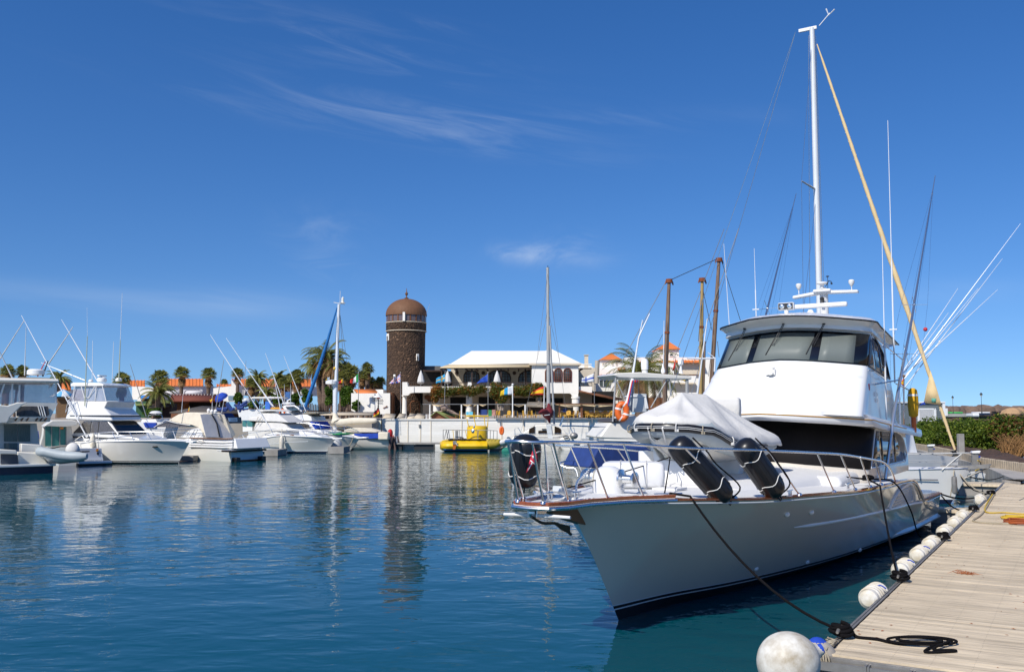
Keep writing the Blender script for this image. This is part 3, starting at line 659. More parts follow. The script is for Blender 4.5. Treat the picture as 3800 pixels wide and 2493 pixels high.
m.grid(rows); m.add(rows[-1],[tuple(range(7))]); part('hull',m,gelc,tn,ang=60)
for i,(a,b) in enumerate(zip(offs(sg,.27,.06)[2::4],offs(sg,.27,-.05)[2::4])):
    n=(a-TW(1.9,0,0)); n.z=0; n.normalize()
    part('grab_loop',MB().tube(catmull([a+Vector((0,0,.03)),a+n*.05-Vector((0,0,.02)),b+n*.04,b],4),.011,6).box(b,(.07,.07,.05)),canv if i%2 else ropw,tb)
ck=thing('tender_chock','white moulded chock carrying the grey tender','chock',Y.w(4.2,-.4,2.05),0)
for x in (1.0,2.9):
    zk=stab([(0,-.08),(.4,-.42),(1.0,-.66),(2,-.74),(4,-.72)],x)
    part('cradle',MB().prism([TW(x-.12,-.62,-.30),TW(x-.12,-.4,-.62),TW(x-.12,0,zk+.02),TW(x-.12,.4,-.62),TW(x-.12,.62,-.30),TW(x-.12,.66,-.36),TW(x-.12,.4,-1.12),TW(x-.12,-.4,-1.12),TW(x-.12,-.66,-.36)],TW(x+.12,0,0)-TW(x-.12,0,0)),gel,ck,bevel=.02)
part('davit_base',MB().cyl(TW(.95,-.75,-1.1),TW(.95,-.75,-.45),.2,14),gel,ck)
# fitted cover: ring on the tube top pulled up to a ridge, with folds
rows=[]; NN=56
def outl(t):  # t 0..1 round the tube outline from port stern, bow, starboard stern, closed across the stern
    P=out; per=[(a,b) for a,b in zip(P,P[1:]+P[:1])]; Ls=[math.hypot(b[0]-a[0],b[1]-a[1]) for a,b in per]; T=sum(Ls)*t
    for (a,b),l in zip(per,Ls):
        if T<=l: return (lerp(a[0],b[0],T/l),lerp(a[1],b[1],T/l))
        T-=l
    return P[0]
pk=[(1.45,-.18,.80),(2.15,.02,.76)]
for k in range(9):
    row=[]
    for j in range(NN):
        x,y=outl(j/NN); f=k/8
        # nearest point of the ridge
        a=pk[0];b=pk[1]; t=max(0,min(1,((x-a[0])*(b[0]-a[0])+(y-a[1])*(b[1]-a[1]))/((b[0]-a[0])**2+(b[1]-a[1])**2))); rx,ry,rz=[lerp(a[i],b[i],t) for i in range(3)]
        z0=tz(x)+.06
        hem=0.04*math.sin(j*1.7)+.03*math.sin(j*.9+1)
        if k==0: px_,py_,pz=x*1.0,y*1.0,tz(x)+.06-abs(hem)*(.9 if x>2 else .2)
        else:
            g=(k-1)/7; px_,py_=lerp(x*.985+.02,rx,g**.95),lerp(y*.97,ry,g**.95)
            top_=tz(x)+.225; s_=g**1.28 if x<1.5 else g**1.18
            fold=(.055*math.sin(j*1.25+1.3*math.sin(j*.31))+.03*math.sin(j*2.9+k*.8))*math.sin(math.pi*min(1,g*1.15+.12))**.8*(1 if g<.9 else 0)
            pz=lerp(top_,rz,s_)+fold
        row.append(TW(px_,py_,pz))
    rows.append(row)
cv=MB().grid(rows,closed=True); cv.add(rows[-1],[tuple(range(NN))])
solo('tender_cover',cv,canv,'creased white canvas cover tented over the grey tender','boat cover',solid=.012,sub=1,ang=180)
# a covered winch box behind the tender, its grey end panel
ob=thing('covered_davit','white canvas-covered davit head behind the tented tender cover','davit',Y.w(6.3,-.6,2.2),0)
c0=Y.w(*Y.up('N5',1555,365,6.3))
part('canvas_hood',boxy(c0+Vector((0,0,.02)),(.62,.42,.50),ba-.2),canv,ob,ang=60); part('post',MB().cyl(Vector((c0.x,c0.y,2.2)),c0,.15,14),gel,ob)
# tie-down cords
tl=thing('tender_lashing','black lashing cords from the tender keel down to the foredeck cleats','rope',Y.w(1.5,0,2.1),0)
kp=TW(.62,0,-.55)
for a in (Y.w(-.1,.92,2.18),Y.w(-2.0,-.2,2.25)): part('cord',MB().tube(sag(kp,a,.02,8),.012,6),blkr,tl)
st=thing('tender_strap','pale webbing straps running over the tender bow','strap',TW(.3,.0,-.5),0)
for yy in (-.12,.22): part('webbing',MB().tube([TW(.35,yy,.33),TW(.08,yy,.26),TW(-.04,yy,.05),TW(.05,yy,-.15),TW(.35,yy*.6,-.38),kp],[.018]*6,6,flat=.4),canv,st)
# ---------------------------------------------------------------- three big black fenders hung on the bow rail
def yfender(a,b,r,label):
    a,b=Vector(a),Vector(b); L_=(b-a).length; ax=(b-a).normalized(); t=thing('black_fender',label,'fender',Y.w(*b),0,'black fenders on the yacht bow rail')
    A3=Y.w(*a); B3=Y.w(*b); d=(B3-A3).normalized(); prof=[(.001,0),(r*.55,r*.12),(r*.86,r*.36),(r,r*.75),(r*1.0,r*1.4),(r*1.015,L_/2),(r*1.0,L_-r*1.2),(r*.95,L_-r*.7),(r*.8,L_-r*.35),(r*.5,L_-r*.1),(.001,L_)]
    part('body',MB().lathe(prof,A3,30,axis=d),blk,t,ang=60)
    n=d.orthogonal().normalized(); n2=d.cross(n)
    m=MB()
    for k in range(16):
        an=2*math.pi*k/16; o_=(n*math.cos(an)+n2*math.sin(an))*(r*1.008); m.tube([A3+o_*.99+d*(r*.9),A3+o_*1.0+d*(L_*.5),A3+o_*.985+d*(L_-r*.9)],.007,4)
    part('moulded_ribs',m,blk,t)
    for f in (.30,.74):
        part('white_line',MB().tube([A3+d*(L_*f+.03*math.sin(k))+(n*math.cos(k/3.82)+n2*math.sin(k/3.82))*(r*1.03) for k in range(25)],.009,5,cap=False),canv,t)
    part('end_eye',MB().tube([B3-d*.03+n*.04,B3+d*.08+n*.03,B3+d*.08-n*.03,B3-d*.03-n*.04],.014,6),blk,t); return A3,B3,t
yfender((-2.15,-.46,3.16),(-2.05,-.60,2.32),.235,'black cylindrical fender hung upright inside the pulpit rail at the yacht bow tip')
f2=yfender((.15,.98,3.04),(.82,1.66,2.02),.215,'black ribbed fender leaning under the port bow rail below the grey tender')
f3=yfender((1.55,1.62,3.0),(2.1,2.12,2.02),.225,'black ribbed fender leaning under the port bow rail nearest the dark windscreen')
for A3,B3,t in (f2,f3):
    rp=A3.lerp(B3,.2)+Vector((.25,-.05,.12)); part('lanyard',MB().tube(catmull([rp+Vector((-.12,0,.12)),rp,rp+Vector((.12,-.04,-.12)),rp+Vector((.26,-.05,-.32)),B3+Vector((.22,.05,.22)),B3],5),.014,6),blkr,t)
# red and white pennant
pn=thing('pennant','small red pennant with a white cross and star hung on the yacht bow rail','pennant',Y.w(-2.62,.43,2.3),0)
redc=mat('red_pennant_cloth',(.50,.02,.05),.7,0,.1,6)
def PV(x,y,d=0): 
    p=Wk('N4',x,y,13.75+d); return p
part('cloth',MB().grid([[PV(470,385),PV(485,400)],[PV(440,480,.02),PV(515,500)],[PV(405,600,-.02),PV(540,590,.02)],[PV(385,680,.02),PV(470,650)],[PV(362,755),PV(372,745)]]),redc,pn,solid=.006)
part('white_mark',MB().face([PV(415,580,-.03),PV(425,570,-.03),PV(490,625,-.03),PV(482,640,-.03)]).face([PV(440,610,-.03),PV(455,620,-.03),PV(395,720,-.03),PV(378,728,-.03)]).face([PV(462,505,-.03),PV(472,520,-.03),PV(492,522,-.03),PV(476,535,-.03),PV(480,560,-.03),PV(465,545,-.03),PV(445,552,-.03),PV(456,530,-.03),PV(440,512,-.03)]).face([PV(485,585,-.03),PV(515,590,-.03),PV(512,600,-.03),PV(498,598,-.03),PV(500,615,-.03),PV(490,612,-.03)]),gel,pn,solid=.006)
# ---------------------------------------------------------------- pontoon dock
DY=R(31.4); DD=Vector((math.sin(DY),math.cos(DY),0)); DN=Vector((math.cos(DY),-math.sin(DY),0)); DO=Vector((3.87,11.88,0)); DZ=.5; DW=2.45
def DP(s,t,z=DZ): return DO+DD*s+DN*t+Vector((0,0,z))
pm=bpy.data.materials.new('weathered_dock_boards'); pm.use_nodes=True
def plankmat(m,ang,wd,c1,c2,c3,seed=0):
    nt=m.node_tree; N=nt.nodes; L=nt.links; b=N['Principled BSDF']; b.inputs['Roughness'].default_value=.8
    tc=N.new('ShaderNodeTexCoord'); mp=N.new('ShaderNodeMapping'); mp.inputs['Rotation'].default_value=(0,0,ang); L.new(tc.outputs['Object'],mp.inputs[0])
    sp=N.new('ShaderNodeSeparateXYZ'); L.new(mp.outputs[0],sp.inputs[0])
    dv=N.new('ShaderNodeMath'); dv.operation='DIVIDE'; dv.inputs[1].default_value=wd; L.new(sp.outputs[1],dv.inputs[0])
    fl=N.new('ShaderNodeMath'); fl.operation='FLOOR'; L.new(dv.outputs[0],fl.inputs[0])
    wn=N.new('ShaderNodeTexWhiteNoise'); wn.noise_dimensions='1D'; L.new(fl.outputs[0],wn.inputs['W'])
    cb=N.new('ShaderNodeCombineXYZ'); L.new(sp.outputs[0],cb.inputs[0]); ms=N.new('ShaderNodeMath'); ms.operation='MULTIPLY'; ms.inputs[1].default_value=22; L.new(sp.outputs[1],ms.inputs[0]); L.new(ms.outputs[0],cb.inputs[1]); ms2=N.new('ShaderNodeMath'); ms2.operation='MULTIPLY'; ms2.inputs[1].default_value=9; L.new(wn.outputs[0],ms2.inputs[0]); L.new(ms2.outputs[0],cb.inputs[2])
    n1=N.new('ShaderNodeTexNoise'); n1.inputs['Scale'].default_value=1.3; n1.inputs['Detail'].default_value=8; n1.inputs['Roughness'].default_value=.65; L.new(cb.outputs[0],n1.inputs[0])
    n2=N.new('ShaderNodeTexNoise'); n2.inputs['Scale'].default_value=.7; n2.inputs['Detail'].default_value=5; L.new(tc.outputs['Object'],n2.inputs[0])
    cr=N.new('ShaderNodeValToRGB'); e=cr.color_ramp.elements; e[0].position=.34; e[0].color=c3+(1,); e[1].position=.62; e[1].color=c1+(1,); k=e.new(.47); k.color=c2+(1,); L.new(n1.outputs[0],cr.inputs[0])
    mr=N.new('ShaderNodeMapRange'); mr.inputs[3].default_value=.80; mr.inputs[4].default_value=1.10; L.new(wn.outputs[0],mr.inputs[0])
    m3=N.new('ShaderNodeMapRange'); m3.inputs[1].default_value=.3; m3.inputs[2].default_value=.7; m3.inputs[3].default_value=.85; m3.inputs[4].default_value=1.08; L.new(n2.outputs[0],m3.inputs[0])
    mu=N.new('ShaderNodeMath'); mu.operation='MULTIPLY'; L.new(mr.outputs[0],mu.inputs[0]); L.new(m3.outputs[0],mu.inputs[1])
    hv_=N.new('ShaderNodeHueSaturation'); L.new(cr.outputs[0],hv_.inputs['Color']); L.new(mu.outputs[0],hv_.inputs['Value']); L.new(hv_.outputs[0],b.inputs['Base Color'])
    bp=N.new('ShaderNodeBump'); bp.inputs['Distance'].default_value=.004; L.new(n1.outputs[0],bp.inputs['Height']); L.new(bp.outputs[0],b.inputs['Normal'])
plankmat(pm,0,.145,(.72,.59,.41),(.60,.49,.34),(.36,.29,.21))
greyalu=mat('oxidised_aluminium',(.36,.34,.31),.45,.6,.3,6)
LD=33.0
dk_=thing('pontoon_dock','weathered timber pontoon walkway running along the yacht on the right','pontoon',DP(0,0,.1),-DY)     # local +y runs along the dock
def dpart(name,mb,mt,par=None,**k): return part(name,mb,mt,par or dk_,local=True,**k)
m=MB(); nb=int(LD/.145)
for i in range(nb):
    y0=i*.145; dz=random.uniform(-.002,.002); e0=random.uniform(-.004,.004)
    m.b2(.10+e0,DW-.08,y0+.003,y0+.142,DZ-.1-.035,DZ-.1+dz)
    for x in (.22,.8,1.25,1.7,DW-.2):
        for yy in (.035,.11): q_=.0045; z_=DZ-.1+dz+.0008; xx=x+random.uniform(-.006,.006); m.add([(xx-q_,y0+yy-q_,z_),(xx+q_,y0+yy-q_,z_),(xx+q_,y0+yy+q_,z_),(xx-q_,y0+yy+q_,z_)],[(0,1,2,3)],1)
dpart('deck_boards',m,[pm,darkp],ang=30)
m=MB()
for x0 in (0,DW-.07): m.b2(x0,x0+.035,-.02,LD,DZ-.1-.11,DZ-.1+.012); m.b2(x0+.04,x0+.075,-.02,LD,DZ-.1-.11,DZ-.1+.004)
m.b2(0,DW,-.09,-.06,DZ-.1-.13,DZ-.1-.03); m.b2(0,DW,-.20,-.16,DZ-.1-.16,DZ-.1-.06); m.b2(0,DW,-.055,-.03,DZ-.14-.16,DZ-.1-.02)
for x in (.55,1.05,1.6,2.1): m.b2(x,x+.03,-.22,-.02,DZ-.1-.15,DZ-.1-.04); m.b2(x+.04,x+.06,-.22,-.02,DZ-.1-.15,DZ-.1-.04)
dpart('edge_frame',m,greyalu)
m=MB(); dpart('deck_joint_and_shadow',MB().b2(.1,DW-.08,24.0,24.02,DZ-.1-.01,DZ-.1+.006).add([(1.0,24.0,.4055),(1.03,24.0,.4055),(1.6,29.6,.4055),(1.57,29.6,.4055)],[(0,1,2,3)]),darkp)  # cross joint, and a stay's cast shadow laid on as a slanting dark strip
conc=mat('pontoon_concrete',(.34,.32,.29),.9,0,.35,1.5,bump=.01)
for y in (1.0,6.5,12.5,18.5,24.5,30): dpart('float',MB().b2(.12,DW-.12,y,y+4.2,-.45,.25),conc)
# corner: black post and lashings
dpart('corner_post',MB().lathe([(.13,-.05),(.14,.02),(.14,.1),(.12,.13),(.14,.16),(.14,.2),(.11,.23)],(-.14,-.16,.22),18),blk)
# cleats with black rope turns
def coilrope(c,r0,turns,rr,seed,h=.0,ecc=1.0,ang=0,mt=None):
    rnd=random.Random(seed); pts=[]
    n=int(turns*16)
    for i in range(n+1):
        t=i/16*2*math.pi; r=r0*(1+.12*math.sin(t*.37+seed))*(1-.25*i/n)
        x=r*math.cos(t)*ecc; y=r*math.sin(t); x,y=x*math.cos(ang)-y*math.sin(ang),x*math.sin(ang)+y*math.cos(ang)
        pts.append(Vector(c)+Vector((x,y,h*i/n+rr+.012*math.sin(t*1.3+seed))))
    return pts
bl='black mooring line turns'
wh=[(0.95,'first black-roped cleat at the near corner of the pontoon'),(5.75,'black-roped cleat beside the nearest white dock fender'),(11.9,'black-roped cleat beside the fourth white dock fender'),(19.3,'black-roped cleat in the middle of the far white fenders'),(25.8,'far black-roped cleat with a yellow line on the pontoon')]
for i,(s,lb) in enumerate(wh):
    c=DP(s,.04,DZ+.012); t=thing('dock_cleat',lb,'cleat',c,-DY,'cleats along the pontoon edge')
    part('horn',MB().tube([(0,-.2,.09),(0,-.1,.11),(0,.1,.11),(0,.2,.09)],[.02,.028,.028,.02],8),greyalu,t,local=True); part('foot',MB().cyl((0,-.06,0),(0,-.06,.1),.028,8).cyl((0,.06,0),(0,.06,.1),.028,8),greyalu,t,local=True)
    r=thing('mooring_turns',lb.replace('cleat','line turned round the cleat',1).replace('first black-roped','black') ,'rope',c,0,'black line on pontoon cleats')
    P=coilrope(c+Vector((0,0,.05)),.13,3.2,.02,i,.09); 
    part('turns',MB().tube(P,.026,7),blkr,r); part('turns',MB().tube(coilrope(c+Vector((.02,.0,.02)),.17,2.1,.02,i+5,.05,.8),.024,7),blkr,r)
# the coil on the boards and the line leading to it
c0=DP(.95,.1,DZ+.03); cc=Gk('N3',1560,630,DZ)
cl=thing('coiled_rope','loose coil of thick black rope lying on the pontoon boards','rope',cc,0)
P=[]
for i in range(150):
    t=i/150*2*math.pi*2.4; r=.29*(1+.25*math.sin(t*.31+.6)); P.append(cc+Vector((r*1.25*math.cos(t)+.05*math.sin(t*.3),r*.52*math.sin(t)+.06*math.sin(t*.21+1),.03+.05*(i/150)+.012*math.sin(t*.9))))
part('coil',MB().tube(P,.017,8),blkr,cl)
e_=Gk('N3',1815,672,DZ+.02); part('tail',MB().tube(catmull([P[-1],cc+Vector((.35,-.02,.08)),e_+Vector((-.25,.02,.01)),e_,e_+Vector((-.04,-.06,0)),e_+Vector((-.4,-.09,0)),cc+Vector((.1,-.14,.03))],6),.017,8),blkr,cl)
cl2=thing('rope_tail','black rope running from the near cleat across the boards to the coil','rope',c0,0)
part('strand',MB().tube(catmull([c0+Vector((.1,0,.03)),Gk('N3',1050,570,DZ+.02),Gk('N3',1200,585,DZ+.02),Gk('N3',1310,610,DZ+.02),Gk('N3',1440,618,DZ+.03)],6),.024,8),blkr,cl2)
# mooring lines from the yacht
def line(name,label,pts,r=.022,mt=None,k=6,cat='mooring line'):
    a=Vector(pts[0]); solo(name,MB().tube(catmull(pts,k) if len(pts)<9 else pts,r,7),mt or blkr,label,cat)
bowc=Y.w(-.05,.98,2.17); lip=Y.w(.05,1.30,2.13)
line('mooring_line','black bow line from the yacht foredeck cleat to the near pontoon cleat',[bowc,lip]+[lip.lerp(DP(.95,.0,DZ+.1),i/10)-Vector((0,0,.30*4*(i/10)*(1-i/10))) for i in range(1,11)],.020)
b2=Y.w(8.2,2.3,1.95); l2=Y.w(7.7,2.66,1.86); l3=Y.w(9.2,2.66,1.84)
line('mooring_line','black spring line hanging straight down from the yacht side to the second cleat',[b2,l2]+[l2.lerp(DP(5.75,0,DZ+.1),i/10)-Vector((0,0,.12*4*(i/10)*(1-i/10))) for i in range(1,11)],.020)
line('mooring_line','black slack line curving down the yacht side to the third cleat',[b2+Vector((0,.1,0)),l3,Gk('M5',1230,450,1.3) if 0 else Y.w(10.6,2.75,1.1),Y.w(11.6,2.72,.42),Y.w(11.9,2.78,.22),DP(11.2,-.3,.35),DP(11.9,0,DZ+.1)],.018)
line('mooring_line','black stern line from the yacht transom to the far cleat',sag(Y.w(17.4,2.45,.95),DP(25.8,0,DZ+.1),.18,12),.026)
line('mooring_line','second black stern line crossed under the first at the transom',sag(Y.w(17.4,2.45,.9),DP(19.3,0,DZ+.1),.22,12),.022)
solo('rope_bundle',MB().tube(coilrope(b2+Vector((0,0,-.02)),.11,2.6,.02,3,.08,2.0,.9),.026,7).tube([b2,b2+Vector((-.5,.1,.06))],[.03,.012],6),blkr,'knot of black line turned on the yacht side-deck cleat','rope')
yelr=mat('yellow_rope',(.62,.42,.04),.8,0,.3,40,bump=.003,bscale=120)
line('shore_cable','yellow and dark cable stretched across the pontoon boards',[DP(25.8,.1,DZ+.05),Gk('M4',1230,848,DZ+.03),Gk('M4',1500,872,DZ+.02),Gk('M4',1790,895,DZ+.02)],.022,yelr,cat='cable')
line('shore_hose','tan hose lying in a bend on the pontoon boards',[DP(25.6,.15,DZ+.03),Gk('M4',1215,860,DZ+.02),Gk('M4',1140,930,DZ+.02),Gk('M4',1080,978,DZ+.02),Gk('M4',1250,1003,DZ+.02),Gk('M4',1500,1010,DZ+.02),Gk('M4',1640,1014,DZ+.02)],.026,ropw,cat='hose')
c=Gk('M4',1712,1015,DZ); solo('cable_coil',MB().tube(coilrope(c,.42,4.5,.02,2,.1,1.1),.022,6),mat('orange_cable',(.35,.08,.02),.6),'coil of orange and dark cable at the right edge of the pontoon','cable')
c=Gk('M4',1670,955,DZ); solo('yellow_rope_heap',MB().tube(coilrope(c,.30,4,.02,4,.08,1.6),.024,6),yelr,'heap of yellow rope beside the orange cable coil','rope')
# dried weed and crumbs on the boards
wd_=mat('dry_weed',(.42,.12,.03),.9,0,.5,20); c=Gk('N3',1915,65,DZ); m=MB(); rnd=random.Random(4)
for i in range(26):
    a=rnd.uniform(0,6.28); l=rnd.uniform(.05,.26); p=c+Vector((rnd.gauss(0,.05),rnd.gauss(0,.04),.01)); m.tube([p,p+Vector((math.cos(a)*l*.5,math.sin(a)*l*.5,rnd.uniform(.01,.06))),p+Vector((math.cos(a)*l,math.sin(a)*l,.01))],[.006,.005,.002],4)
solo('dry_weed',m,wd_,'clump of dry orange weed on the pontoon boards','weed')
m=MB()
for i in range(110):
    s=rnd.uniform(.3,26); t_=rnd.uniform(.15,DW-.2) if rnd.random()<.6 else rnd.uniform(.12,.5); p=DP(s,t_,DZ+.004); a=rnd.uniform(0,6.28); l=rnd.uniform(.012,.035)
    m.add([p+Vector((math.cos(a)*l,math.sin(a)*l,.0)),p+Vector((-math.sin(a)*l*.4,math.cos(a)*l*.4,.008)),p-Vector((math.cos(a)*l,math.sin(a)*l,0)),p+Vector((math.sin(a)*l*.4,-math.cos(a)*l*.4,.002))],[(0,1,2,3)])
solo('leaf_litter',m,wd_,'crumbs of dry leaf scattered on the boards','leaf litter',kind='stuff')
# white ribbed fenders along the dock edge
def dfender(i,pix,label,r=.165,L_=.62,ribs=5,blue=None):
    c=G(*pix,DZ-.02); d=c-DO; s=d.dot(DD); c=DP(s,-.15,DZ-.03)
    t=thing('dock_fender',label,'fender',c,0,'white ribbed fenders along the pontoon'); ax=(DD+Vector((0,0,-.02))).normalized(); A3=c-ax*L_/2
    prof=[(.001,0),(r*.6,r*.10),(r*.9,r*.38),(r,r*.8)]; z=r*1.0
    for k in range(ribs): prof+=[(r*.98,z),(r*1.10,z+.025),(r*1.10,z+.055),(r*.94,z+.08)]; z+=(L_-1.6*r)/ribs
    prof+=[(r*.95,L_-r*.5),(r*.7,L_-r*.15),(.001,L_)]
    part('body',MB().lathe(prof,A3,24,axis=ax),fend,t,ang=30)
    part('lashing',MB().tube(catmull([c+Vector((.05,0,r*.9)),c+DN*.12+Vector((0,0,r*1.05)),c+DN*.2+Vector((0,0,.13))],4),.012,5),(bluec if blue else ropw),t)
F_=[((3235,2205),'nearest and largest white ribbed fender on the pontoon edge',.165,1.05,1),((3330,2105),'white ribbed fender with a blue tie just past the second cleat',.165,1.05,1),((3405,2052),'white fender with pale ribs, third along the pontoon edge',.16,1.0,1),((3455,2015),'white ribbed fender touching the third roped cleat',.16,1.0,0),((3505,1970),'white ribbed fender beyond the third roped cleat',.16,1.0,0),((3548,1937),'white ribbed fender below the yacht transom corner',.16,1.0,0),((3585,1912),'white fender just before the fourth roped cleat',.16,.9,0),((3672,1856),'lone white fender near the far end of the pontoon',.19,.6,0)]
for i,(p_,lb,r_,l_,b_) in enumerate(F_): dfender(i,p_,lb,r_,l_,5,b_)
# ball fenders at the near corner
c=Gk('N3',400,740,.36); bf1=thing('ball_fender','big scuffed white ball fender at the near corner of the pontoon','fender',W(2922,2460,10.9)-Vector((0,0,.35)),0)
B=W(2922,2458,10.9); part('ball',MB().lathe([(.345*math.sin(R(a)),-.345*math.cos(R(a))*(1 if a<90 else 1.08)) for a in range(1,166,6)]+[(.07,.40),(.06,.44)],B,40,axis=Vector((.75,.1,.25))),mat('stained_ball_vinyl',(.76,.74,.67),.45,0,0,4.2,col2=(.33,.27,.18),bump=.003,bscale=20,detail=12),bf1,ang=60)
part('blue_neck',MB().cyl(B+Vector((.33,.04,.12)),B+Vector((.42,.05,.15)),.06,12),bluec,bf1)
bf2=thing('ball_fender','smaller grey ball fender with a blue cap behind the black corner post','fender',W(3040,2450,11.9)-Vector((0,0,.3)),0)
B2=W(3035,2450,12.0); part('ball',MB().ell(B2,(.25,.25,.27),24,m=14),mat('grey_vinyl',(.45,.40,.33),.5,0,.3,4,bump=.004),bf2,ang=60); part('blue_cap',MB().lathe([(.12,.235),(.06,.28),(.001,.295)],B2,16),bluec,bf2)
m=MB(); p0=DP(.5,.02,DZ+.03)
for i in range(9):
    a=p0+DD*(-.10*i*.6)+Vector((random.uniform(-.03,.03),0,.02*random.random())); b=DP(-.14,-.12+.03*i,DZ-.0-.0)
    m.tube(catmull([a,(a+b)/2+Vector((random.uniform(-.04,.04),random.uniform(-.04,.04),.05)),b,b+Vector((.02,0,-.22 if i%2 else -.1))],4),.012,5)
for k in range(3): m.tube(coilrope(DP(.28+.1*k,.03,DZ+.02),.07,1.6,.01,k,.05),.013,5)
solo('corner_lashing',m,ropw,'tangle of pale rope lashing the pontoon corner frame','rope')
# ---------------------------------------------------------------- right-hand quay, bank, hedge
wk=bpy.data.materials.new('grey_quay_boards'); wk.use_nodes=True; plankmat(wk,R(20),.3,(.42,.39,.35),(.38,.35,.31),(.27,.25,.22))
soil=mat('dark_soil',(.10,.055,.035),.95,0,.5,1.2,bump=.06,bscale=6,col2=(.045,.03,.024))
stone=mat('kerb_stone',(.44,.36,.26),.9,0,.35,2.5,bump=.015)
ZQ=.62
wl_=[G(*q('M4',x,y),ZQ) for x,y in ((1690,475),(1500,400),(1280,300),(1000,215),(600,125),(300,55))]
wr_=[G(*q('M4',x,y),ZQ) for x,y in ((2150,430),(1734,347),(1200,262),(970,190),(600,98),(280,40))]
m=MB(); m.grid([[a,b] for a,b in zip(wl_,wr_)]); near=[DP(LD,-.1,ZQ),DP(LD,8,ZQ),wr_[0]+Vector((6,-3,0))]; m.add([wl_[0],DP(LD+.02,-.05,ZQ),DP(LD+.02,DW+6,ZQ),wr_[0]],[(0,1,2,3)])
m2=MB(); n=len(m.v); top=list(m.v); m2.v=top+[(x,y,z-.5) for x,y,z in top]; m2.f=m.f+[(a+n,b+n,c+n,d+n) for a,b,c,d in m.f]; m2.m=[0]*len(m2.f)
for a,b in zip(wl_,wl_[1:]): m2.add([a,b,b-Vector((0,0,.7)),a-Vector((0,0,.7))],[(0,1,2,3)])
m2.add([wl_[0],DP(LD+.02,-.05,ZQ),DP(LD+.02,-.05,-.2),wl_[0]-Vector((0,0,.8))],[(0,1,2,3)])
solo('quay_walkway',m2,wk,kind='structure',recalc=False)
# kerb of upright stone posts
kb=catmull([p+Vector((0,0,0)) for p in wr_],10); m=MB(); acc=0; i=0
for a,b in zip(kb,kb[1:]):
    L_=(b-a).length; d=(b-a).normalized()
    while acc<L_:
        c=a+d*acc; m.box(c+Vector((0,0,.16+random.uniform(-.01,.01))),(.26,.22,.52),math.atan2(d.y,d.x)); acc+=.275
    acc-=L_
solo('stone_kerb',m,stone,'low kerb of upright pale stone blocks between the quay and the soil bank','kerb',bevel=.03)
# bank
rows=[]
for i,p in enumerate(kb):
    a=kb[max(0,i-1)];b=kb[min(len(kb)-1,i+1)]; d=(b-a).normalized(); nrm=Vector((d.y,-d.x,0)); 
    if nrm.x<0: nrm=-nrm
    nrm=Vector((.35,.93,0)); rows.append([p+nrm*s+Vector((0,0,z+random.uniform(-.05,.05))) for s,z in ((.1,.28),(1.0,.30),(2.4,.34),(4.5,.40),(7,.45),(14,.5),(60,.6))])
solo('soil_bank',MB().grid(rows),soil,kind='structure')
rv=MB(); rr_=[]
for i in range(26):
    p=wr_[0].lerp(Vector((17.5,-6,ZQ)),i/25); rr_.append([p+Vector((s+random.uniform(-.3,.3),0,z+random.uniform(-.2,.25))) for s,z in ((0,-1.2),(1,.2),(2,1.0),(3.2,1.8),(4.6,2.8),(6,3.2),(30,3.4))])
rv.grid(rr_); solo('added_rock_slope',rv,mat('added_slope_rock',(.34,.25,.17),.95,0,.5,.8,bump=.08,bscale=3),kind='structure',ang=20)  # unseen slope off the right edge, added for warm reflections in the hull
# hedge of leafy shrubs
def leafmat(name,c,c2,sc=2.0):
    m=mat(name,c,.5,0,0,sc,col2=c2,detail=3,spec=.3); nt=m.node_tree; N=nt.nodes; L=nt.links; b=N['Principled BSDF']
    t=N.new('ShaderNodeBsdfTranslucent'); x=N.new('ShaderNodeMixShader'); x.inputs[0].default_value=.38; L.new(b.inputs['Base Color'].links[0].from_socket,t.inputs[0]); L.new(b.outputs[0],x.inputs[1]); L.new(t.outputs[0],x.inputs[2])
    L.new(x.outputs[0],N['Material Output'].inputs[0]); return m
hl=leafmat('hedge_leaves',(.14,.20,.02),(.03,.065,.008),.9); hl2=leafmat('hedge_light_leaves',(.26,.29,.035),(.10,.15,.015),1.5); hl3=leafmat('brown_leaves',(.22,.10,.03),(.09,.045,.015),1.5)
twig=mat('twigs',(.12,.07,.04),.9)
def leaves(m,c,r,n,ls,rnd,mi=None,surf=.55,flat=1.0):
    for _ in range(n):
        u=rnd.uniform(-1,1); a=rnd.uniform(0,6.283); s=math.sqrt(1-u*u); k=rnd.uniform(surf,1.0)
        d=Vector((s*math.cos(a),s*math.sin(a),u)); p=c+Vector((d.x*r[0],d.y*r[1],d.z*r[2]))*k
        t=Vector((rnd.gauss(0,1),rnd.gauss(0,1),rnd.gauss(0,.6))).normalized(); b=(d+Vector((rnd.gauss(0,.7),rnd.gauss(0,.7),rnd.gauss(0,.7)+.3))).normalized(); w=t.cross(b).normalized()
        l=ls*rnd.uniform(.6,1.3); e=w*l*.38
        m.add([p-t*l*.5,p+e,p+t*l*.5,p-e],[(0,1,2,3)],rnd.choice(mi) if mi else 0)
def shrub(c,r,n,ls,mi,seed,m=None):
    rnd=random.Random(seed); m=m or MB(); c=Vector(c)
    for k in range(7):
        cc=c+Vector((rnd.uniform(-.55,.55)*r[0],rnd.uniform(-.5,.5)*r[1],rnd.uniform(-.45,.45)*r[2])); rr=[x*rnd.uniform(.45,.68) for x in r]
        leaves(m,cc,rr,n//7,ls,rnd,mi)
    return m
HX=[]
rnd=random.Random(11)
hb=[Wk('K8',x,y,Y_) for x,y,Y_ in ((415,880,76),(520,880,73),(640,895,70),(760,905,67),(880,915,65),(1000,925,62),(1130,930,60),(1290,935,58),(1480,935,57))]
ht_=[(415,640),(520,600),(640,590),(760,592),(880,590),(1000,585),(1130,570),(1290,560),(1480,545)]
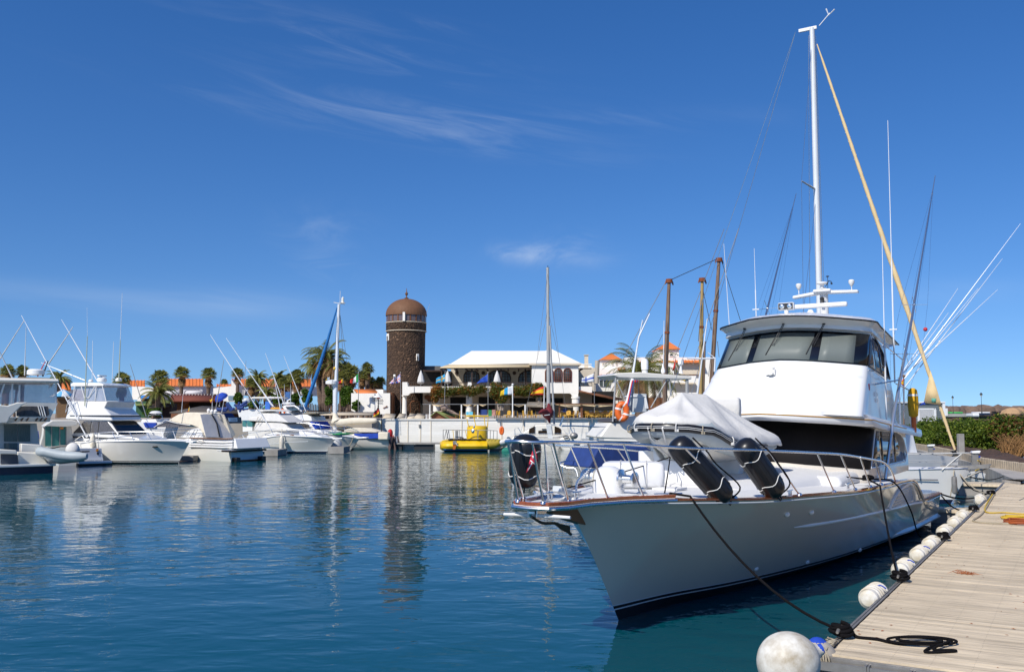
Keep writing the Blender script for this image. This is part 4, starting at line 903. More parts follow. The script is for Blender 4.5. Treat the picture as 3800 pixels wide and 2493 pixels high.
for i,(b_,(tx,ty)) in enumerate(zip(hb,ht_)):
    t_=Wk('K8',tx,ty,b_.y); hgt=t_.z-b_.z; b_.x=t_.x; c=Vector((t_.x,b_.y+1.2,b_.z+hgt*.5)); rx=abs(hb[min(i+1,8)].x-hb[max(0,i-1)].x)/2*.78 if 0<i<8 else 1.8
    rx=max(1.5,min(rx,2.6))
    s_=thing('hedge_shrub',['leftmost dense green shrub of the hedge beside the grey cabin','green hedge shrub right of the roller-shuttered cabin','green hedge shrub behind the furled sail foot','green hedge shrub behind the bare concrete post','green hedge shrub under the left street lamp','rounded green hedge shrub under the right street lamp','tall green hedge shrub left of the dry brown brush','green and brown hedge shrub above the dry brush','hedge shrub at the right edge of the picture'][i],'shrub',Vector((c.x,c.y,b_.z)),0,'shrubs of the hedge on the bank')
    m=shrub(c,(rx,1.8,hgt*.56),3600,.17,[0,0,0,1] if i<7 else [0,2,1,0],100+i); rn=random.Random(i)
    for k in range(500):   # dense low skirt
        p=Vector((c.x+rn.uniform(-rx,rx),c.y-1.2+rn.uniform(-.3,.5),b_.z+rn.uniform(.0,hgt*.8))); leaves(m,p,(.25,.2,.2),2,.17,rn,[0,0,1] if i<7 else [2,0])
    part('foliage',m,[hl,hl2,hl3],s_,recalc=False,ang=180)
    m=MB()
    for k in range(5): m.tube([Vector((c.x+rn.uniform(-.6,.6),c.y,b_.z-.2)),Vector((c.x+rn.uniform(-1,1),c.y+rn.uniform(-.5,.5),c.z+.3))],[.06,.015],5)
    part('stems',m,twig,s_)
def brush(name,label,K,x0,x1,y0,y1,Yd,n,seed):
    rnd=random.Random(seed); m=MB()
    for _ in range(n):
        bx,by=rnd.uniform(x0,x1),y1+rnd.uniform(-8,8); b_=Wk(K,bx,by,Yd+rnd.uniform(-.6,.6)); h=rnd.uniform(.4,1)*(y1-y0)/CR[K][2]/FP*Yd; a=rnd.uniform(-.9,.9)
        m.tube([b_,b_+Vector((a*h*.3,rnd.uniform(-.2,.2),h*.6)),b_+Vector((a*h*.9,rnd.uniform(-.4,.4),h))],[.02,.013,.004],4)
    return solo(name,m,mat('dry_brush',(.36,.19,.07),.9,0,.4,5),label,'shrub')
brush('dry_shrub','dry leafless orange-brown brush on the bank at the right edge','K8',1130,1380,730,940,55,300,3)
# cabin with roller shutter
sid=mat('grey_siding',(.16,.19,.20),.7,0,.2,1.5,stretch=(.5,.5,8))
cb_=thing('grey_cabin','grey clapboard cabin with a white roller shutter behind the hedge','cabin',Wk('K8',440,700,88),0)
def rect(m,K,x0,y0,x1,y1,Yd,dp=.1,mi=0):
    a=Wk(K,x0,y1,Yd); b=Wk(K,x1,y0,Yd); return m.b2(a.x,b.x,Yd,Yd+dp,a.z,b.z,mi)
m=MB(); rect(m,'K8',300,468,606,745,88,3.2)
for i in range(16): z=lerp(470,740,i/16); a=Wk('K8',300,z,88); m.b2(a.x,Wk('K8',606,z,88).x,87.97,88,a.z-.03,a.z)
part('wall',m,sid,cb_); m=MB(); rect(m,'K8',290,455,620,468,87.8,3.6); rect(m,'K8',606,468,618,745,87.85,.3); part('roof_edge',m,gel,cb_)
m=MB(); rect(m,'K8',388,528,524,622,87.9,.1)
for i in range(14): a=Wk('K8',388,lerp(530,620,i/14),87.86); m.b2(a.x,Wk('K8',524,1,87.86).x,87.86,87.9,a.z-.03,a.z)
sh=part('roller_shutter',m,wcol,cb_); m=MB(); rect(m,'K8',378,515,388,632,87.85,.15); rect(m,'K8',524,515,535,632,87.85,.15); rect(m,'K8',388,515,524,527,87.85,.15); rect(m,'K8',388,622,524,632,87.85,.15); part('frame',m,gel,sh)
m=MB(); rect(m,'K8',620,515,640,580,90,.1); solo('notice_board',m,gel,'small white notice board right of the grey cabin','sign')
# promenade wall, breakwater rocks, far boats
rk=mat('basalt_rocks',(.20,.13,.09),.95,0,.3,.6,bump=.1,bscale=2,col2=(.10,.07,.055)); rk2=mat('sandstone_rocks',(.45,.28,.15),.95,0,.3,.6,bump=.1,bscale=2)
m=MB(); rect(m,'K8',648,560,920,590,128,1); solo('promenade_wall',m,mat('painted_concrete',(.38,.38,.34),.9,0,.2,1),'low grey promenade wall behind the hedge under the street lamps','wall')
def rockpile(n,K,x0,x1,yt,Yd,seed,mt,smin,smax,name,label):
    rnd=random.Random(seed)
    for i in range(n):
        x=rnd.uniform(x0,x1); c=Wk(K,x,yt+rnd.uniform(4,26),Yd+rnd.uniform(-2,3)); s=rnd.uniform(smin,smax); m=MB(); m.ell(c,(s*1.3,s,s*.75),9,m=6)
        m.v=[tuple(Vector(v)+(Vector(v)-c)*(.35*MN.noise(Vector(v)*.9+Vector((i,0,0))))) for v in m.v]
        yield m
ms=MB()
for m in rockpile(210,'K8',545,1900,537,165,5,rk,.7,1.5,'',''): ms.add(m.v,m.f)
solo('breakwater_rocks',ms,rk,'rough brown rock breakwater along the horizon','breakwater',kind='stuff',ang=20)
for i,m in enumerate(rockpile(4,'K8',1190,1330,540,150,8,rk2,.8,1.5,'','')): solo('breakwater_boulder',m,rk2,['pale sandstone boulder left of the small marker on the breakwater','second pale boulder on the breakwater above the hedge','third pale boulder on the breakwater above the hedge','wide pale boulder on the breakwater right of the right lamp'][i],'boulder',group='pale boulders on the breakwater',ang=20)
a=Wk('K8',1000,545,170); b=Wk('K8',2200,545,170)
m=MB().b2(Wk('K8',540,1,172).x,Wk('K8',3000,1,172).x,172,180,-1,2.8); solo('breakwater_core',m,rk,kind='structure')
m=MB(); rect(m,'K8',665,548,780,563,124,1.2); solo('green_boat_cover',m,mat('bright_green_cover',(.05,.45,.10),.6),'bright green covered dinghy on the promenade','dinghy',bevel=.1)
t=thing('beached_boat','white boat with a dark blue side band on the promenade','boat',Wk('K8',960,575,122),0); m=MB(); rect(m,'K8',870,560,925,588,122,2); rect(m,'K8',915,548,1022,560,122,2); part('hull',m,gel,t,bevel=.1); m=MB(); rect(m,'K8',922,561,1018,574,121.95,.1); part('band',m,navy,t)
iron=mat('black_iron',(.02,.025,.022),.5); lampg=mat('frosted_lamp_glass',(.6,.6,.52),.3)
def lamp(K,x,yt,yb,Yd,label):
    tp=Wk(K,x,yt,Yd); bs=Wk(K,x+3,yb,Yd); h=tp.z-bs.z; b=Vector((tp.x,Yd,bs.z)); t=thing('street_lamp',label,'street lamp',b,0,'street lamps on the promenade'); s=h/4.3
    part('post',MB().lathe([(.11*s,0),(.11*s,.3*s),(.07*s,.4*s),(.05*s,1*s),(.04*s,h-1.0*s),(.08*s,h-.95*s),(.05*s,h-.9*s)],b,10),iron,t)
    ln=part('lantern',MB().lathe([(.12*s,h-.9*s),(.26*s,h-.5*s)],b,6),lampg,t); part('cap',MB().lathe([(.34*s,h-.5*s),(.22*s,h-.28*s),(.08*s,h-.12*s),(.05*s,h-.08*s),(.001,h)],b,8),iron,ln)
lamp('K8',684,402,560,120,'left street lamp with a green cap beyond the hedge'); lamp('K8',938,372,560,110,'right taller street lamp beyond the hedge')
# service pedestals and a post on the walkway
def ped(K,x,yt,yb,label,wd=.34):
    b=G(*q(K,x,yb),ZQ); h=Wk(K,x,yt,b.y).z-ZQ; t=thing('service_pedestal',label,'pedestal',b,R(-12),'service pedestals on the quay')
    part('column',MB().b2(-wd/2,wd/2,-.12,.12,0,h*.82),greyalu,t,local=True,bevel=.02); part('head',MB().prism([(-wd*.65,-.2,h*.82),(wd*.65,-.2,h*.82),(wd*.9,-.2,h*.98),(wd*.6,-.2,h),(-wd*.5,-.2,h*.96)],(0,.4,0)),gel,t,local=True,bevel=.03)
    part('socket',MB().cyl((wd*.5,-.02,h*.6),(wd*.5+.1,-.02,h*.6),.05,8),bluec,t,local=True)
ped('M4',1108,72,280,'grey service pedestal with a white head and blue socket at the quay edge',.3); ped('M4',535,-8,145,'grey service pedestal with a white head farther back behind the sailboat',.3)
b=G(*q('M4',928,185),ZQ); solo('concrete_post',MB().box(b+Vector((0,0,.6)),(.34,.3,1.9)),conc,'square bare concrete post between the two pedestals','post',bevel=.02,base=b)
solo('power_lead',MB().tube(catmull([G(*q('M4',1140,200),1.1),G(*q('M4',1178,230),.7),G(*q('M4',1165,300),ZQ+.05),G(*q('M4',1110,330),ZQ+.03)],5),.03,5),yelr,'yellow power lead hanging from the near pedestal','cable')
# finger pontoons
def finger(p0,p1,w,z,label):
    a=Vector(p0);b=Vector(p1); d=(b-a).normalized(); n=Vector((-d.y,d.x,0))*w/2; t=thing('finger_pontoon',label,'pontoon',(a+b)/2,0,'finger pontoons')
    part('deck',MB().prism([a-n,b-n,b+n,a+n],(0,0,-.1)),pm,t); part('float',MB().prism([a.lerp(b,.1)-n*.8-Vector((0,0,.104)),b.lerp(a,.1)-n*.8-Vector((0,0,.104)),b.lerp(a,.1)+n*.8-Vector((0,0,.104)),a.lerp(b,.1)+n*.8-Vector((0,0,.104))],(0,0,-.5)),conc,t)
finger(G(*q('M4',500,800),.45),G(*q('M4',1120,835),.45),.9,.45,'short finger pontoon between the yacht stern and the white sailboat')
finger(G(*q('M4',820,480),.5),G(*q('M4',1500,500),.5),1.3,.5,'finger pontoon beyond the white sailboat bow')
# ---------------------------------------------------------------- white sailboat with the tall mast
S0=G(3528,1869,0); SH=Vector((.853,-.522,0))
S=BF((S0.x,S0.y),(SH.x,SH.y),'sailing_yacht','white sailing yacht with a tall mast and furled cream genoa, bow towards the pontoon','sailboat')
sh_=[(-.9,1.36),(2,1.26),(6,1.15),(12,1.12)]; wl2=[(0,0),(2,.75),(5,1.5),(8,1.75),(12,1.2)]; dk2=[(-.9,0),(0,.45),(2,1.15),(5,1.85),(8,2.0),(12,1.6)]
_,se=hull(S,12,sh_,wl2,dk2,[(-1,.8),(0,0),(1.36,-.75),(1.5,-.8)],[gel,navy,navy],(-.4,.0,.14,.17),8,1.2,26,[0,1,1,0,0])
S.part('deck',deckmesh(se,.1,-.02,.02),deckm)
S.part('toe_rail',MB().tube([(u,v,z+.02) for u,v,z in se],.025,6).tube([(u,-v,z+.02) for u,v,z in se],.025,6),alum)
m=MB()
for sd_ in (-1,1):
    for u0,u1 in ((.35,1.35),(1.9,7)):
        P=[]
        for i in range(8):
            u=lerp(u0,u1,i/7); zz_=.93; h=zz_/stab(sh_,u); P.append((u,sd_*(lerp(stab(wl2,u+.3),stab(dk2,u),h**1.0)+.02),zz_))
        m.tube(P,.018,5)
S.part('side_stripe',m,navy)
S.part('coachroof',MB().slab([(3.4,1.2),(4.2,1.5),(8.6,1.66),(9.0,1.2)],1.15,.95,plan=lambda u:.6+.4*min(1,(u-3.4)/2)),gel,bevel=.08)
S.part('coachroof_window',MB().slab([(4.6,1.36),(5.0,1.5),(8.0,1.58),(8.1,1.44)],1.08,.99,plan=lambda u:.6+.4*min(1,(u-3.4)/2),off=.015),blackg)
S.part('pulpit',MB().tube(catmull([(1.9,1.0,1.85),(.6,.6,1.9),(-.6,.25,1.95),(-.8,0,1.95),(-.6,-.25,1.95),(.6,-.6,1.9),(1.9,-1.0,1.85)],4),.018,6).cyl((1.9,1.05,1.28),(1.9,1.0,1.85),.016,6).cyl((1.9,-1.05,1.28),(1.9,-1.0,1.85),.016,6).cyl((.2,.55,1.3),(-.5,.28,1.95),.016,6).cyl((.2,-.55,1.3),(-.5,-.28,1.95),.016,6).tube([(1.9,1.0,1.58),(.2,.6,1.6),(-.3,.3,1.6)],.012,5).tube([(1.9,-1.0,1.58),(.2,-.6,1.6),(-.3,-.3,1.6)],.012,5),mat('dull_steel',(.45,.45,.44),.5,.4))
m=MB()
for sd_ in(-1,1):
    for u in (3.6,5.4,7.2,9,10.8): m.cyl((u,sd_*(stab(dk2,u)-.06),stab(sh_,u)),(u,sd_*(stab(dk2,u)-.06),1.85),.013,5)
    for z in (1.55,1.84): m.tube([(u,sd_*(stab(dk2,u)-.06),z) for u in (1.9,3.6,5.4,7.2,9,10.8)],.006,4)
S.part('guard_wires',m,steel)
S.part('bow_roller',MB().slab([(-1.45,1.55),(-1.35,1.4),(-.2,1.30),(.3,1.36),(.3,1.46),(-.6,1.48)],.11),greyalu)
S.part('bowsprit_strut',MB().cyl((-1.4,0,1.45),(-.45,0,.95),.03,6),greyalu)
mu_,mz=4.68,19.8
mt_=S.part('mast',MB().tube([(mu_,0,1.5),(mu_,0,9),(mu_,0,17),(mu_,0,mz)],[.175,.175,.16,.14],14,flat=.75),mastw,ang=60)
S.part('masthead_crane',MB().box((mu_+.18,0,mz),(.75,.1,.13)).tube([(mu_-.3,0,mz+.05),(mu_-.75,0,mz+.5)],.02,5).tube([(mu_-.95,0,mz+.62),(mu_-.7,0,mz+.42),(mu_-.6,0,mz+.72)],.03,5),mastw,mt_)
S.part('mast_light',MB().box((mu_-.22,0,6.9),(.15,.12,.2)).box((mu_-.2,0,4.9),(.1,.1,.15)),darkp,mt_)
for sd_ in (-1,1): S.part('spreader',MB().cyl((mu_,0,12.8),(mu_+.3,sd_*1.25,12.95),.05,6,r2=.03).cyl((mu_,0,7.4),(mu_+.3,sd_*1.5,7.5),.05,6,r2=.03),alum,mt_)
m=MB()
for sd_ in (-1,1): m.tube([(mu_,0,mz-.3),(mu_+.3,sd_*1.25,12.95),(mu_+.3,sd_*1.5,7.5),(mu_+.2,sd_*1.9,1.2)],.012,5); m.tube([(mu_,0,12.7),(mu_+.3,sd_*1.5,7.5)],.010,5); m.tube([(mu_+.7,0,mz),(11.9,sd_*1.5,1.2)],.012,5)
m.tube([(mu_-.12,.1,mz-.3),(mu_-.2,.1,1.7)],.012,5); m.tube([(mu_+.16,0,mz-.3),(mu_+.6,.3,1.8)],.012,5); S.part('rigging_wire',m,alum,mt_)
a=S.V(3545,1672,0); b=S.V(3032,165,0); sail=mat('cream_sailcloth',(.66,.50,.27),.8,0,.2,1.5,bump=.01,bscale=5,col2=(.60,.44,.22))
n=60; P=[a.lerp(b,i/n) for i in range(n+1)]; rr=[tab([(0,.06),(.06,.08),(.2,.10),(.34,.15),(.6,.11),(.93,.07),(1,.03)],i/n)*.70*(1+.09*math.sin(i*1.9)) for i in range(n+1)]
gn=S.part('furled_genoa',MB().tube(P,rr,12),sail,ang=50)
m=MB()
for i in range(0,40):   # spiral seam line
    t0,t1=i/40,(i+.55)/40; k=[]
    for j in range(6):
        t=lerp(t0,t1,j/5); c=a.lerp(b,.02+.93*t); r_=tab([(0,.06),(.06,.08),(.2,.10),(.34,.15),(.6,.11),(.93,.07),(1,.03)],t)*.70+.006; an=j/5*math.pi*1.2-.4; k.append(c+Vector((r_*math.cos(an)*.9,r_*math.sin(an),0)))
    m.tube(k,.016,4)
S.part('sail_tape',m,gel if 0 else mat('pale_sail_tape',(.78,.72,.60),.8),gn)
def SP(x,y,v=-.12): p=S.v('K8',x,y,v); return p
m=MB(); m.add([SP(487,180),SP(470,260),SP(450,350),SP(428,465),SP(500,476),SP(585,488),SP(572,440),SP(555,380),SP(530,300),SP(505,230)],[(0,1,8,9),(1,2,7,8),(2,3,4,7),(4,5,6,7)])
S.part('loose_leech',m,sail,gn,solid=.02); S.part('sail_patch',MB().face([SP(497,425,-.16),SP(538,428,-.16),SP(534,465,-.16),SP(497,460,-.16)]),mat('teal_patch',(.10,.36,.27),.7),gn,solid=.01)
S.part('blue_tie',MB().tube([SP(435,462),SP(420,478),SP(400,490),SP(415,470),SP(440,480)],.03,5),bluec,gn)
S.part('furling_drum',MB().lathe([(.12,0),(.13,.03),(.08,.06),(.08,.16),(.13,.2),(.12,.23)],(a.x,0,a.z-.2),12,axis=(b-a).normalized()),darkp)
S.part('cockpit_bag',MB().box((8.9,-.6,1.75),(.9,.9,.6)),bluedk,bevel=.1); S.part('dinghy_cover',MB().ell((2.8,.2,1.42),(1.2,.5,.28),12),canv)
S.part('hull_fender',MB().lathe([(.001,0),(.09,.05),(.1,.15),(.1,.55),(.09,.65),(.001,.7)],(-.22,-.62,.42),12),greyalu)
S.part('bow_line',MB().tube([(-.2,-.35,1.3),(-.2,-.6,1.1),(-.05,-.5,.3),(-.35,-.3,.1)],.02,5),ropw)
for i,(a_,b_) in enumerate((((920,430),(1210,600)),((920,435),(1340,630)),((1060,300),(1480,400)))):
    solo('bow_mooring_line',MB().tube(sag(S.w(-.3,-.1,1.25),Gk('M4',*b_,.55),.25,8),.02,5),blkr if i!=1 else ropw,['dark bow line from the white sailboat to the pontoon ring','tan bow line crossing below the dark one','dark line from the sailboat roller to the quay'][i],'mooring line')
# small white craft beyond
for K,x0,y0,x1,y1,lb in (('M4',860,535,1180,620,'low white open dinghy moored just past the sailboat bow'),('M4',930,402,1120,440,'narrow white hull behind the finger pontoon'),('M4',1240,412,1330,440,'small white bow poking out beside the quay')):
    a=G(*q(K,x0,y1),.0); yd=a.y; L_=Wk(K,x1,y1,yd).x-a.x; h=max(.3,Wk(K,x1,y0,yd).z); rows=[]
    for i in range(9):
        t=i/8; u=a.x+L_*t; w=.8*min(1,(1-t)*2.6)**.6+.03; rows.append([(u,yd+.8-w,h*(.95+.05*t)),(u,yd+.8-w*.8,.02),(u,yd+.8+w*.8,.02),(u,yd+.8+w,h*(.95+.05*t))])
    t=thing('white_dinghy',lb,'dinghy',(a.x+L_/2,yd+.8,0),0); part('hull',MB().grid(rows).add(rows[0],[(0,1,2,3)]),gel,t); part('floor',MB().grid([[r_[0],r_[3]] for r_ in rows]),gelg,t) if 0 else part('top',MB().grid([[(r_[0][0],r_[0][1]+.0,r_[0][2]-.01),(r_[3][0],r_[3][1],r_[3][2]-.01)] for r_ in rows]),gelc,t)
# signal flag with its halyard near the yacht stern
# second sport-fishing boat hidden behind the yacht: its outriggers fan to the right
Q0=W(3260,1700,44); Q=BF((Q0.x-2,47),(-.85,-.5),'sportfishing_boat','sport-fishing boat hidden behind the yacht with a fan of long white outriggers to the right','boat')
_,qe=hull(Q,9,[(-.8,1.8),(9,1.1)],[(0,0),(3,1.3),(9,1.6)],[(-.8,0),(2,1.4),(9,1.8)],[(-1,.5),(0,0),(1.8,-.7)],[gel,navy],(-.3,.1),6,1.3,16,[1,0,0]); Q.part('deck',deckmesh(qe,.05),deckm)
Q.part('cabin',MB().slab([(2.5,1.5),(3.6,2.6),(6,2.7),(6.2,1.3)],1.4,1.2),gel,bevel=.08)
pb=Q.loc(W(3335,1400,47.5))
for i,(b0,t0) in enumerate((((3345,1420),(3787,830)),((3350,1400),(3702,1075)),((3340,1395),(3555,1070)),((3345,1415),(3630,1070)),((3338,1405),(3520,1160)),((3355,1440),(3720,960)))):
    P0_=Q.loc(W(*b0,47.5)); P1_=Q.loc(W(*t0,47.5+i*.3)); Q.part('outrigger',MB().tube([P0_,P0_.lerp(P1_,.5),P1_],[.03,.022,.008],6).ell(P0_.lerp(P1_,.35),.05,6),mastw)
Q.part('tower_leg',MB().tube([pb,Vector((pb.x,pb.y,2.6))],.05,6),mastw)
solo('red_float',MB().ell(W(3434,1222,44),(.10,.10,.10),10),redp,'small red ball float hanging on the white outriggers','float')
# ---------------------------------------------------------------- far quay
stu=mat('white_stucco',(.86,.82,.74),.85,0,.10,.5,bump=.01,bscale=3); stug=mat('eave_shaded_stucco',(.62,.60,.62),.85,0,.1,.5); stuc=mat('cream_stucco',(.68,.58,.44),.85,0,.12,.6)  # lavender stucco: white house fronts with the eave shade put into the colour
qw=mat('whitewashed_quay_wall',(.86,.83,.76),.8,0,.0,.6,bump=.02,bscale=3,col2=(.72,.68,.60),stretch=(.35,1,3.2),detail=6)
roofw=mat('white_roof',(.84,.80,.70),.8,0,.05,.8); tilem=mat('orange_roof_tiles',(.72,.20,.045),.8,0,.25,1.2,bump=.01)
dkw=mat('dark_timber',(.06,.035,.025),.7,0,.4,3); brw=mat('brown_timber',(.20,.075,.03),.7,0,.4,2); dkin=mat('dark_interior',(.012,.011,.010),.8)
stonet=bpy.data.materials.new('lava_stone'); stonet.use_nodes=True
def stonemat(m):
    nt=m.node_tree; N=nt.nodes; L=nt.links; b=N['Principled BSDF']; b.inputs['Roughness'].default_value=.95
    tc=N.new('ShaderNodeTexCoord'); v=N.new('ShaderNodeTexVoronoi'); v.inputs['Scale'].default_value=5.5; L.new(tc.outputs['Object'],v.inputs['Vector'])
    cr=N.new('ShaderNodeValToRGB'); e=cr.color_ramp.elements; e[0].position=0; e[0].color=(.040,.022,.013,1); e[1].position=1; e[1].color=(.20,.115,.065,1); k=e.new(.85); k.color=(.072,.040,.022,1); k=e.new(.95); k.color=(.10,.055,.03,1)
    sp=N.new('ShaderNodeSeparateColor'); L.new(v.outputs['Color'],sp.inputs[0]); L.new(sp.outputs[0],cr.inputs[0]); L.new(cr.outputs[0],b.inputs['Base Color'])
    bp=N.new('ShaderNodeBump'); bp.inputs['Distance'].default_value=.12; L.new(v.outputs['Distance'],bp.inputs['Height']); bp.invert=True; L.new(bp.outputs[0],b.inputs['Normal'])
stonemat(stonet)
GZ=2.75
def bx(m,K,x0,y0,x1,y1,Y0,Y1=None,mi=0):
    """box whose front face fills the crop rectangle at depth Y0 and reaches back to Y1"""
    Y1=Y0+.15 if Y1 is None else Y1
    a=Wk(K,min(x0,x1),max(y0,y1),Y0); b=Wk(K,max(x0,x1),min(y0,y1),Y0); return m.b2(a.x,b.x,Y0,Y1,a.z,b.z,mi)
m=MB(); a=Wk('K4',2110,1,96).x; b=Wk('K6',1700,1,96).x
m.b2(a,b+25,96,98,-1.5,2.68); qq=solo('quay_wall',m,qw,'long whitewashed quay wall behind the yellow submarine','wall')
m=MB(); m.b2(a-.05,b+25,95.9,98.1,2.68,2.80)
part('coping',m,stu,qq); m=MB()
for K,x in (('K5',393,),('K5',525),('K5',920),('K5',1430),('K5',232),('K6',985),('K6',150)): c=Wk(K,x,1,95.97).x; m=MB().b2(c-.035,c+.035,95.95,95.99,.3,2.6); part('drain_pipe',m,stuc,qq)
part('quay_box',MB().b2(Wk('K5',370,1,96).x,Wk('K5',392,1,96).x,95.85,96,Wk('K5',1,1160,96).z,Wk('K5',1,1125,96).z),greyalu,qq)
m=MB(); zt=Wk('K5',1,1043,95.7).z; x0=Wk('K5',1345,1,95.7).x; m.b2(x0,b+25,95.65,95.8,zt-.06,zt+.04)
pr=part('kerb_rail',m,greyalu,qq)
for i in range(12): m=MB(); c=x0+.4+i*2.4; m.b2(c-.05,c+.05,95.66,95.79,zt-.5,zt-.07); part('rail_bracket',m,greyalu,pr)
# land behind
solo('land',MB().face([(-400,98.1,GZ-.1),(Wk('K8',300,1,98).x-6,98.1,GZ-.1),(60,500,GZ-.1),(-400,500,GZ-.1)]),mat('paved_ground',(.40,.34,.27),.9,0,.2,.3),kind='structure')
solo('left_shore',MB().b2(-400,a,90,98.1,-1,2.64),mat('shore_concrete',(.36,.32,.27),.9,0,.25,.4),kind='structure')
# floating pontoon along the wall
t=thing('wall_pontoon','long floating pontoon with black tyre-dark floats along the foot of the quay wall','pontoon',Wk('K5',200,1340,88),0)
m=MB(); x0=Wk('K4',2240,1,88).x; x1=Wk('K5',620,1,88).x; m.b2(x0,x1+4,87.2,89.2,.50,.62); part('deck',m,conc,t)
for k0,k1 in ((-60,155),(315,563),(720,900)): m=MB(); m.b2(Wk('K5',k0,1,87.4).x,Wk('K5',k1,1,87.4).x,87.4,89,-.3,.46); part('float',m,darkp,t)
m=MB(); m.b2(Wk('K5',160,1,88).x,Wk('K5',310,1,88).x,88.3,88.5,.0,.45); part('plate',m,greyalu,t)
# ---------------------------------------------------------------- tower
TY=105; tc0=Wk('R3',616,1005,TY); TX=tc0.x
def tz_(y): return Wk('R3',616,y,TY).z
def tr(w): return w/2/2.0816/FP*TY
t=thing('stone_tower','round dark lava-stone tower with a brown dome and a ring of windows','tower',(TX,TY+2.3,GZ),0)
C=(TX,TY+2.3,0)
part('shaft',MB().lathe([(tr(318),GZ-.2),(tr(304),tz_(900)),(tr(300),tz_(600)),(tr(304),tz_(372))],C,48),stonet,t,ang=60)
part('collar',MB().lathe([(tr(304),tz_(372)),(tr(318),tz_(366)),(tr(318),tz_(298)),(tr(300),tz_(296))],C,48),stonet,t,ang=60)
m=MB()
for y in (362,296): m=MB().lathe([(tr(319),tz_(y+3)),(tr(324),tz_(y+2)),(tr(324),tz_(y-2)),(tr(319),tz_(y-3))],C,48); part('pale_ring',m,stuc,t)
ln=part('lantern_wall',MB().lathe([(tr(280),tz_(297)),(tr(280),tz_(226))],C,48),dkw,t)
for i in range(20):
    an=2*math.pi*(i+.5)/20; r=tr(300); c=Vector((C[0]+r*math.cos(an),C[1]+r*math.sin(an),0)); M=Matrix.Rotation(an,3,'Z'); z0,z1=tz_(288),tz_(232)
    if math.sin(an)<.35:
        w=part('window',MB().box(c+Vector((0,0,(z0+z1)/2)),(.12,.52,z1-z0),an),mat('mauve_window',(.16,.12,.12),.05,0,.3,1) if i==0 or 'mauve_window' not in bpy.data.materials else bpy.data.materials['mauve_window'],ln)
for i in range(20):
    an=2*math.pi*i/20
    if math.sin(an)<.4: c=Vector((C[0]+tr(304)*math.cos(an),C[1]+tr(304)*math.sin(an),(tz_(297)+tz_(226))/2)); part('mullion',MB().box(c,(.16,.13,tz_(226)-tz_(297)),an),brw,ln)
part('white_pier',MB().b2(TX-.13,TX+.13,TY-.25,TY+.1,tz_(294),tz_(226)),stu,ln)
domem=mat('brown_dome_tiles',(.17,.078,.036),.7,0,.2,1.5,bump=.02)
R0=tr(326); zb=tz_(232); H_=tz_(103)-zb
dm=part('dome',MB().lathe([(tr(300),zb-.02),(R0,zb-.12),(R0,zb)]+[(R0*math.cos(a)*1.0,zb+H_*math.sin(a)) for a in [R(6+84*i/12) for i in range(13)]],C,40),domem,t,ang=8)
part('finial',MB().lathe([(.22,zb+H_-.02),(.26,zb+H_+.08),(.08,zb+H_+.16),(.06,zb+H_+.35),(.17,zb+H_+.5),(.17,zb+H_+.65),(.05,zb+H_+.8),(.03,zb+H_+1.2),(.001,tz_(32))],C,10),domem,dm)
def slot(x0,x1,y0,y1,lb):
    an0=math.asin(max(-1,min(1,((x0+x1)/2-616)/152))); r=tr(303); c=Vector((C[0]+r*math.sin(an0),C[1]-r*math.cos(an0),(tz_(y0)+tz_(y1))/2)); M=-math.pi/2+an0; w=(x1-x0)/2.0816/FP*TY/max(.45,math.cos(an0))
    s_=part('window',MB().box(c,(.16,w,tz_(y0)-tz_(y1)),M),stu,t,bevel=.04,label=lb); part('opening',MB().box(c+Vector((-.02,-.1,-.1)),(.14,w*.35,(tz_(y0)-tz_(y1))*.6),M),dkin,s_)
slot(470,490,385,440,'white slit window high on the left'); slot(711,728,545,598,'white slit window on the right'); slot(536,552,705,738,'low slit window'); 
solo('tower_antenna',MB().tube([Wk('R3',779,285,TY+2),Wk('R3',822,160,TY+2)],[.04,.02],5),alum,'thin leaning antenna beside the tower windows','antenna')
m=MB(); dd=part('arched_door',MB().lathe([(tr(300)*1.01,GZ),(tr(300)*1.01,GZ+.1)],C,8) if 0 else MB().tube([Wk('R3',672,1000,TY-.3),Wk('R3',672,930,TY-.3),Wk('R3',685,912,TY-.3),Wk('R3',728,912,TY-.3),Wk('R3',742,930,TY-.3),Wk('R3',742,1000,TY-.3)],.07,5),brw,t)
# annex wall with the lettering
t=thing('annex_building','low white annex with an orange tiled roof and black lettering left of the stone tower','building',Wk('R3',380,1005,101),0)
m=MB(); pts=[(215,850),(515,850),(515,1012),(300,1012),(215,985)]; A_=[Wk('R3',x,y,101) for x,y in pts]; m.prism(A_,(0,6,0)); part('wall',m,stu,t)
m=MB(); bx(m,'R3',228,822,462,850,103.5,106); part('rear_wall',m,stu,t)
part('tiled_roof',MB().add([Wk('R3',268,852,101.0),Wk('R3',424,851,101.0),Wk('R3',398,822,103.4),Wk('R3',236,822,103.4)],[(0,1,2,3)]),tilem,t,solid=.1)
m=MB(); bx(m,'R3',515,846,528,1012,101.2,104); part('brown_edge',m,brw,t)
def letters(name,label,txt,K,x0,y0,h,Yd,mt,par,sx=1.0,gap=1.0,font=None,wd=None):
    cu=bpy.data.curves.new(name,'FONT'); cu.body=txt; cu.size=1; cu.extrude=.01; o=bpy.data.objects.new(name,cu); COL.objects.link(o)
    me=bpy.data.meshes.new_from_object(o); bpy.data.objects.remove(o); 
    a=Wk(K,x0,y0,Yd); s=h/CR[K][2]/FP*Yd/.7; m=MB(); m.v=[(a.x+v.co.x*s*sx,Yd-v.co.z,a.z+v.co.y*s) for v in me.vertices]; m.f=[tuple(p.vertices) for p in me.polygons]; m.m=[0]*len(m.f); bpy.data.meshes.remove(me)
    return part(name,m,mt,par,recalc=False)
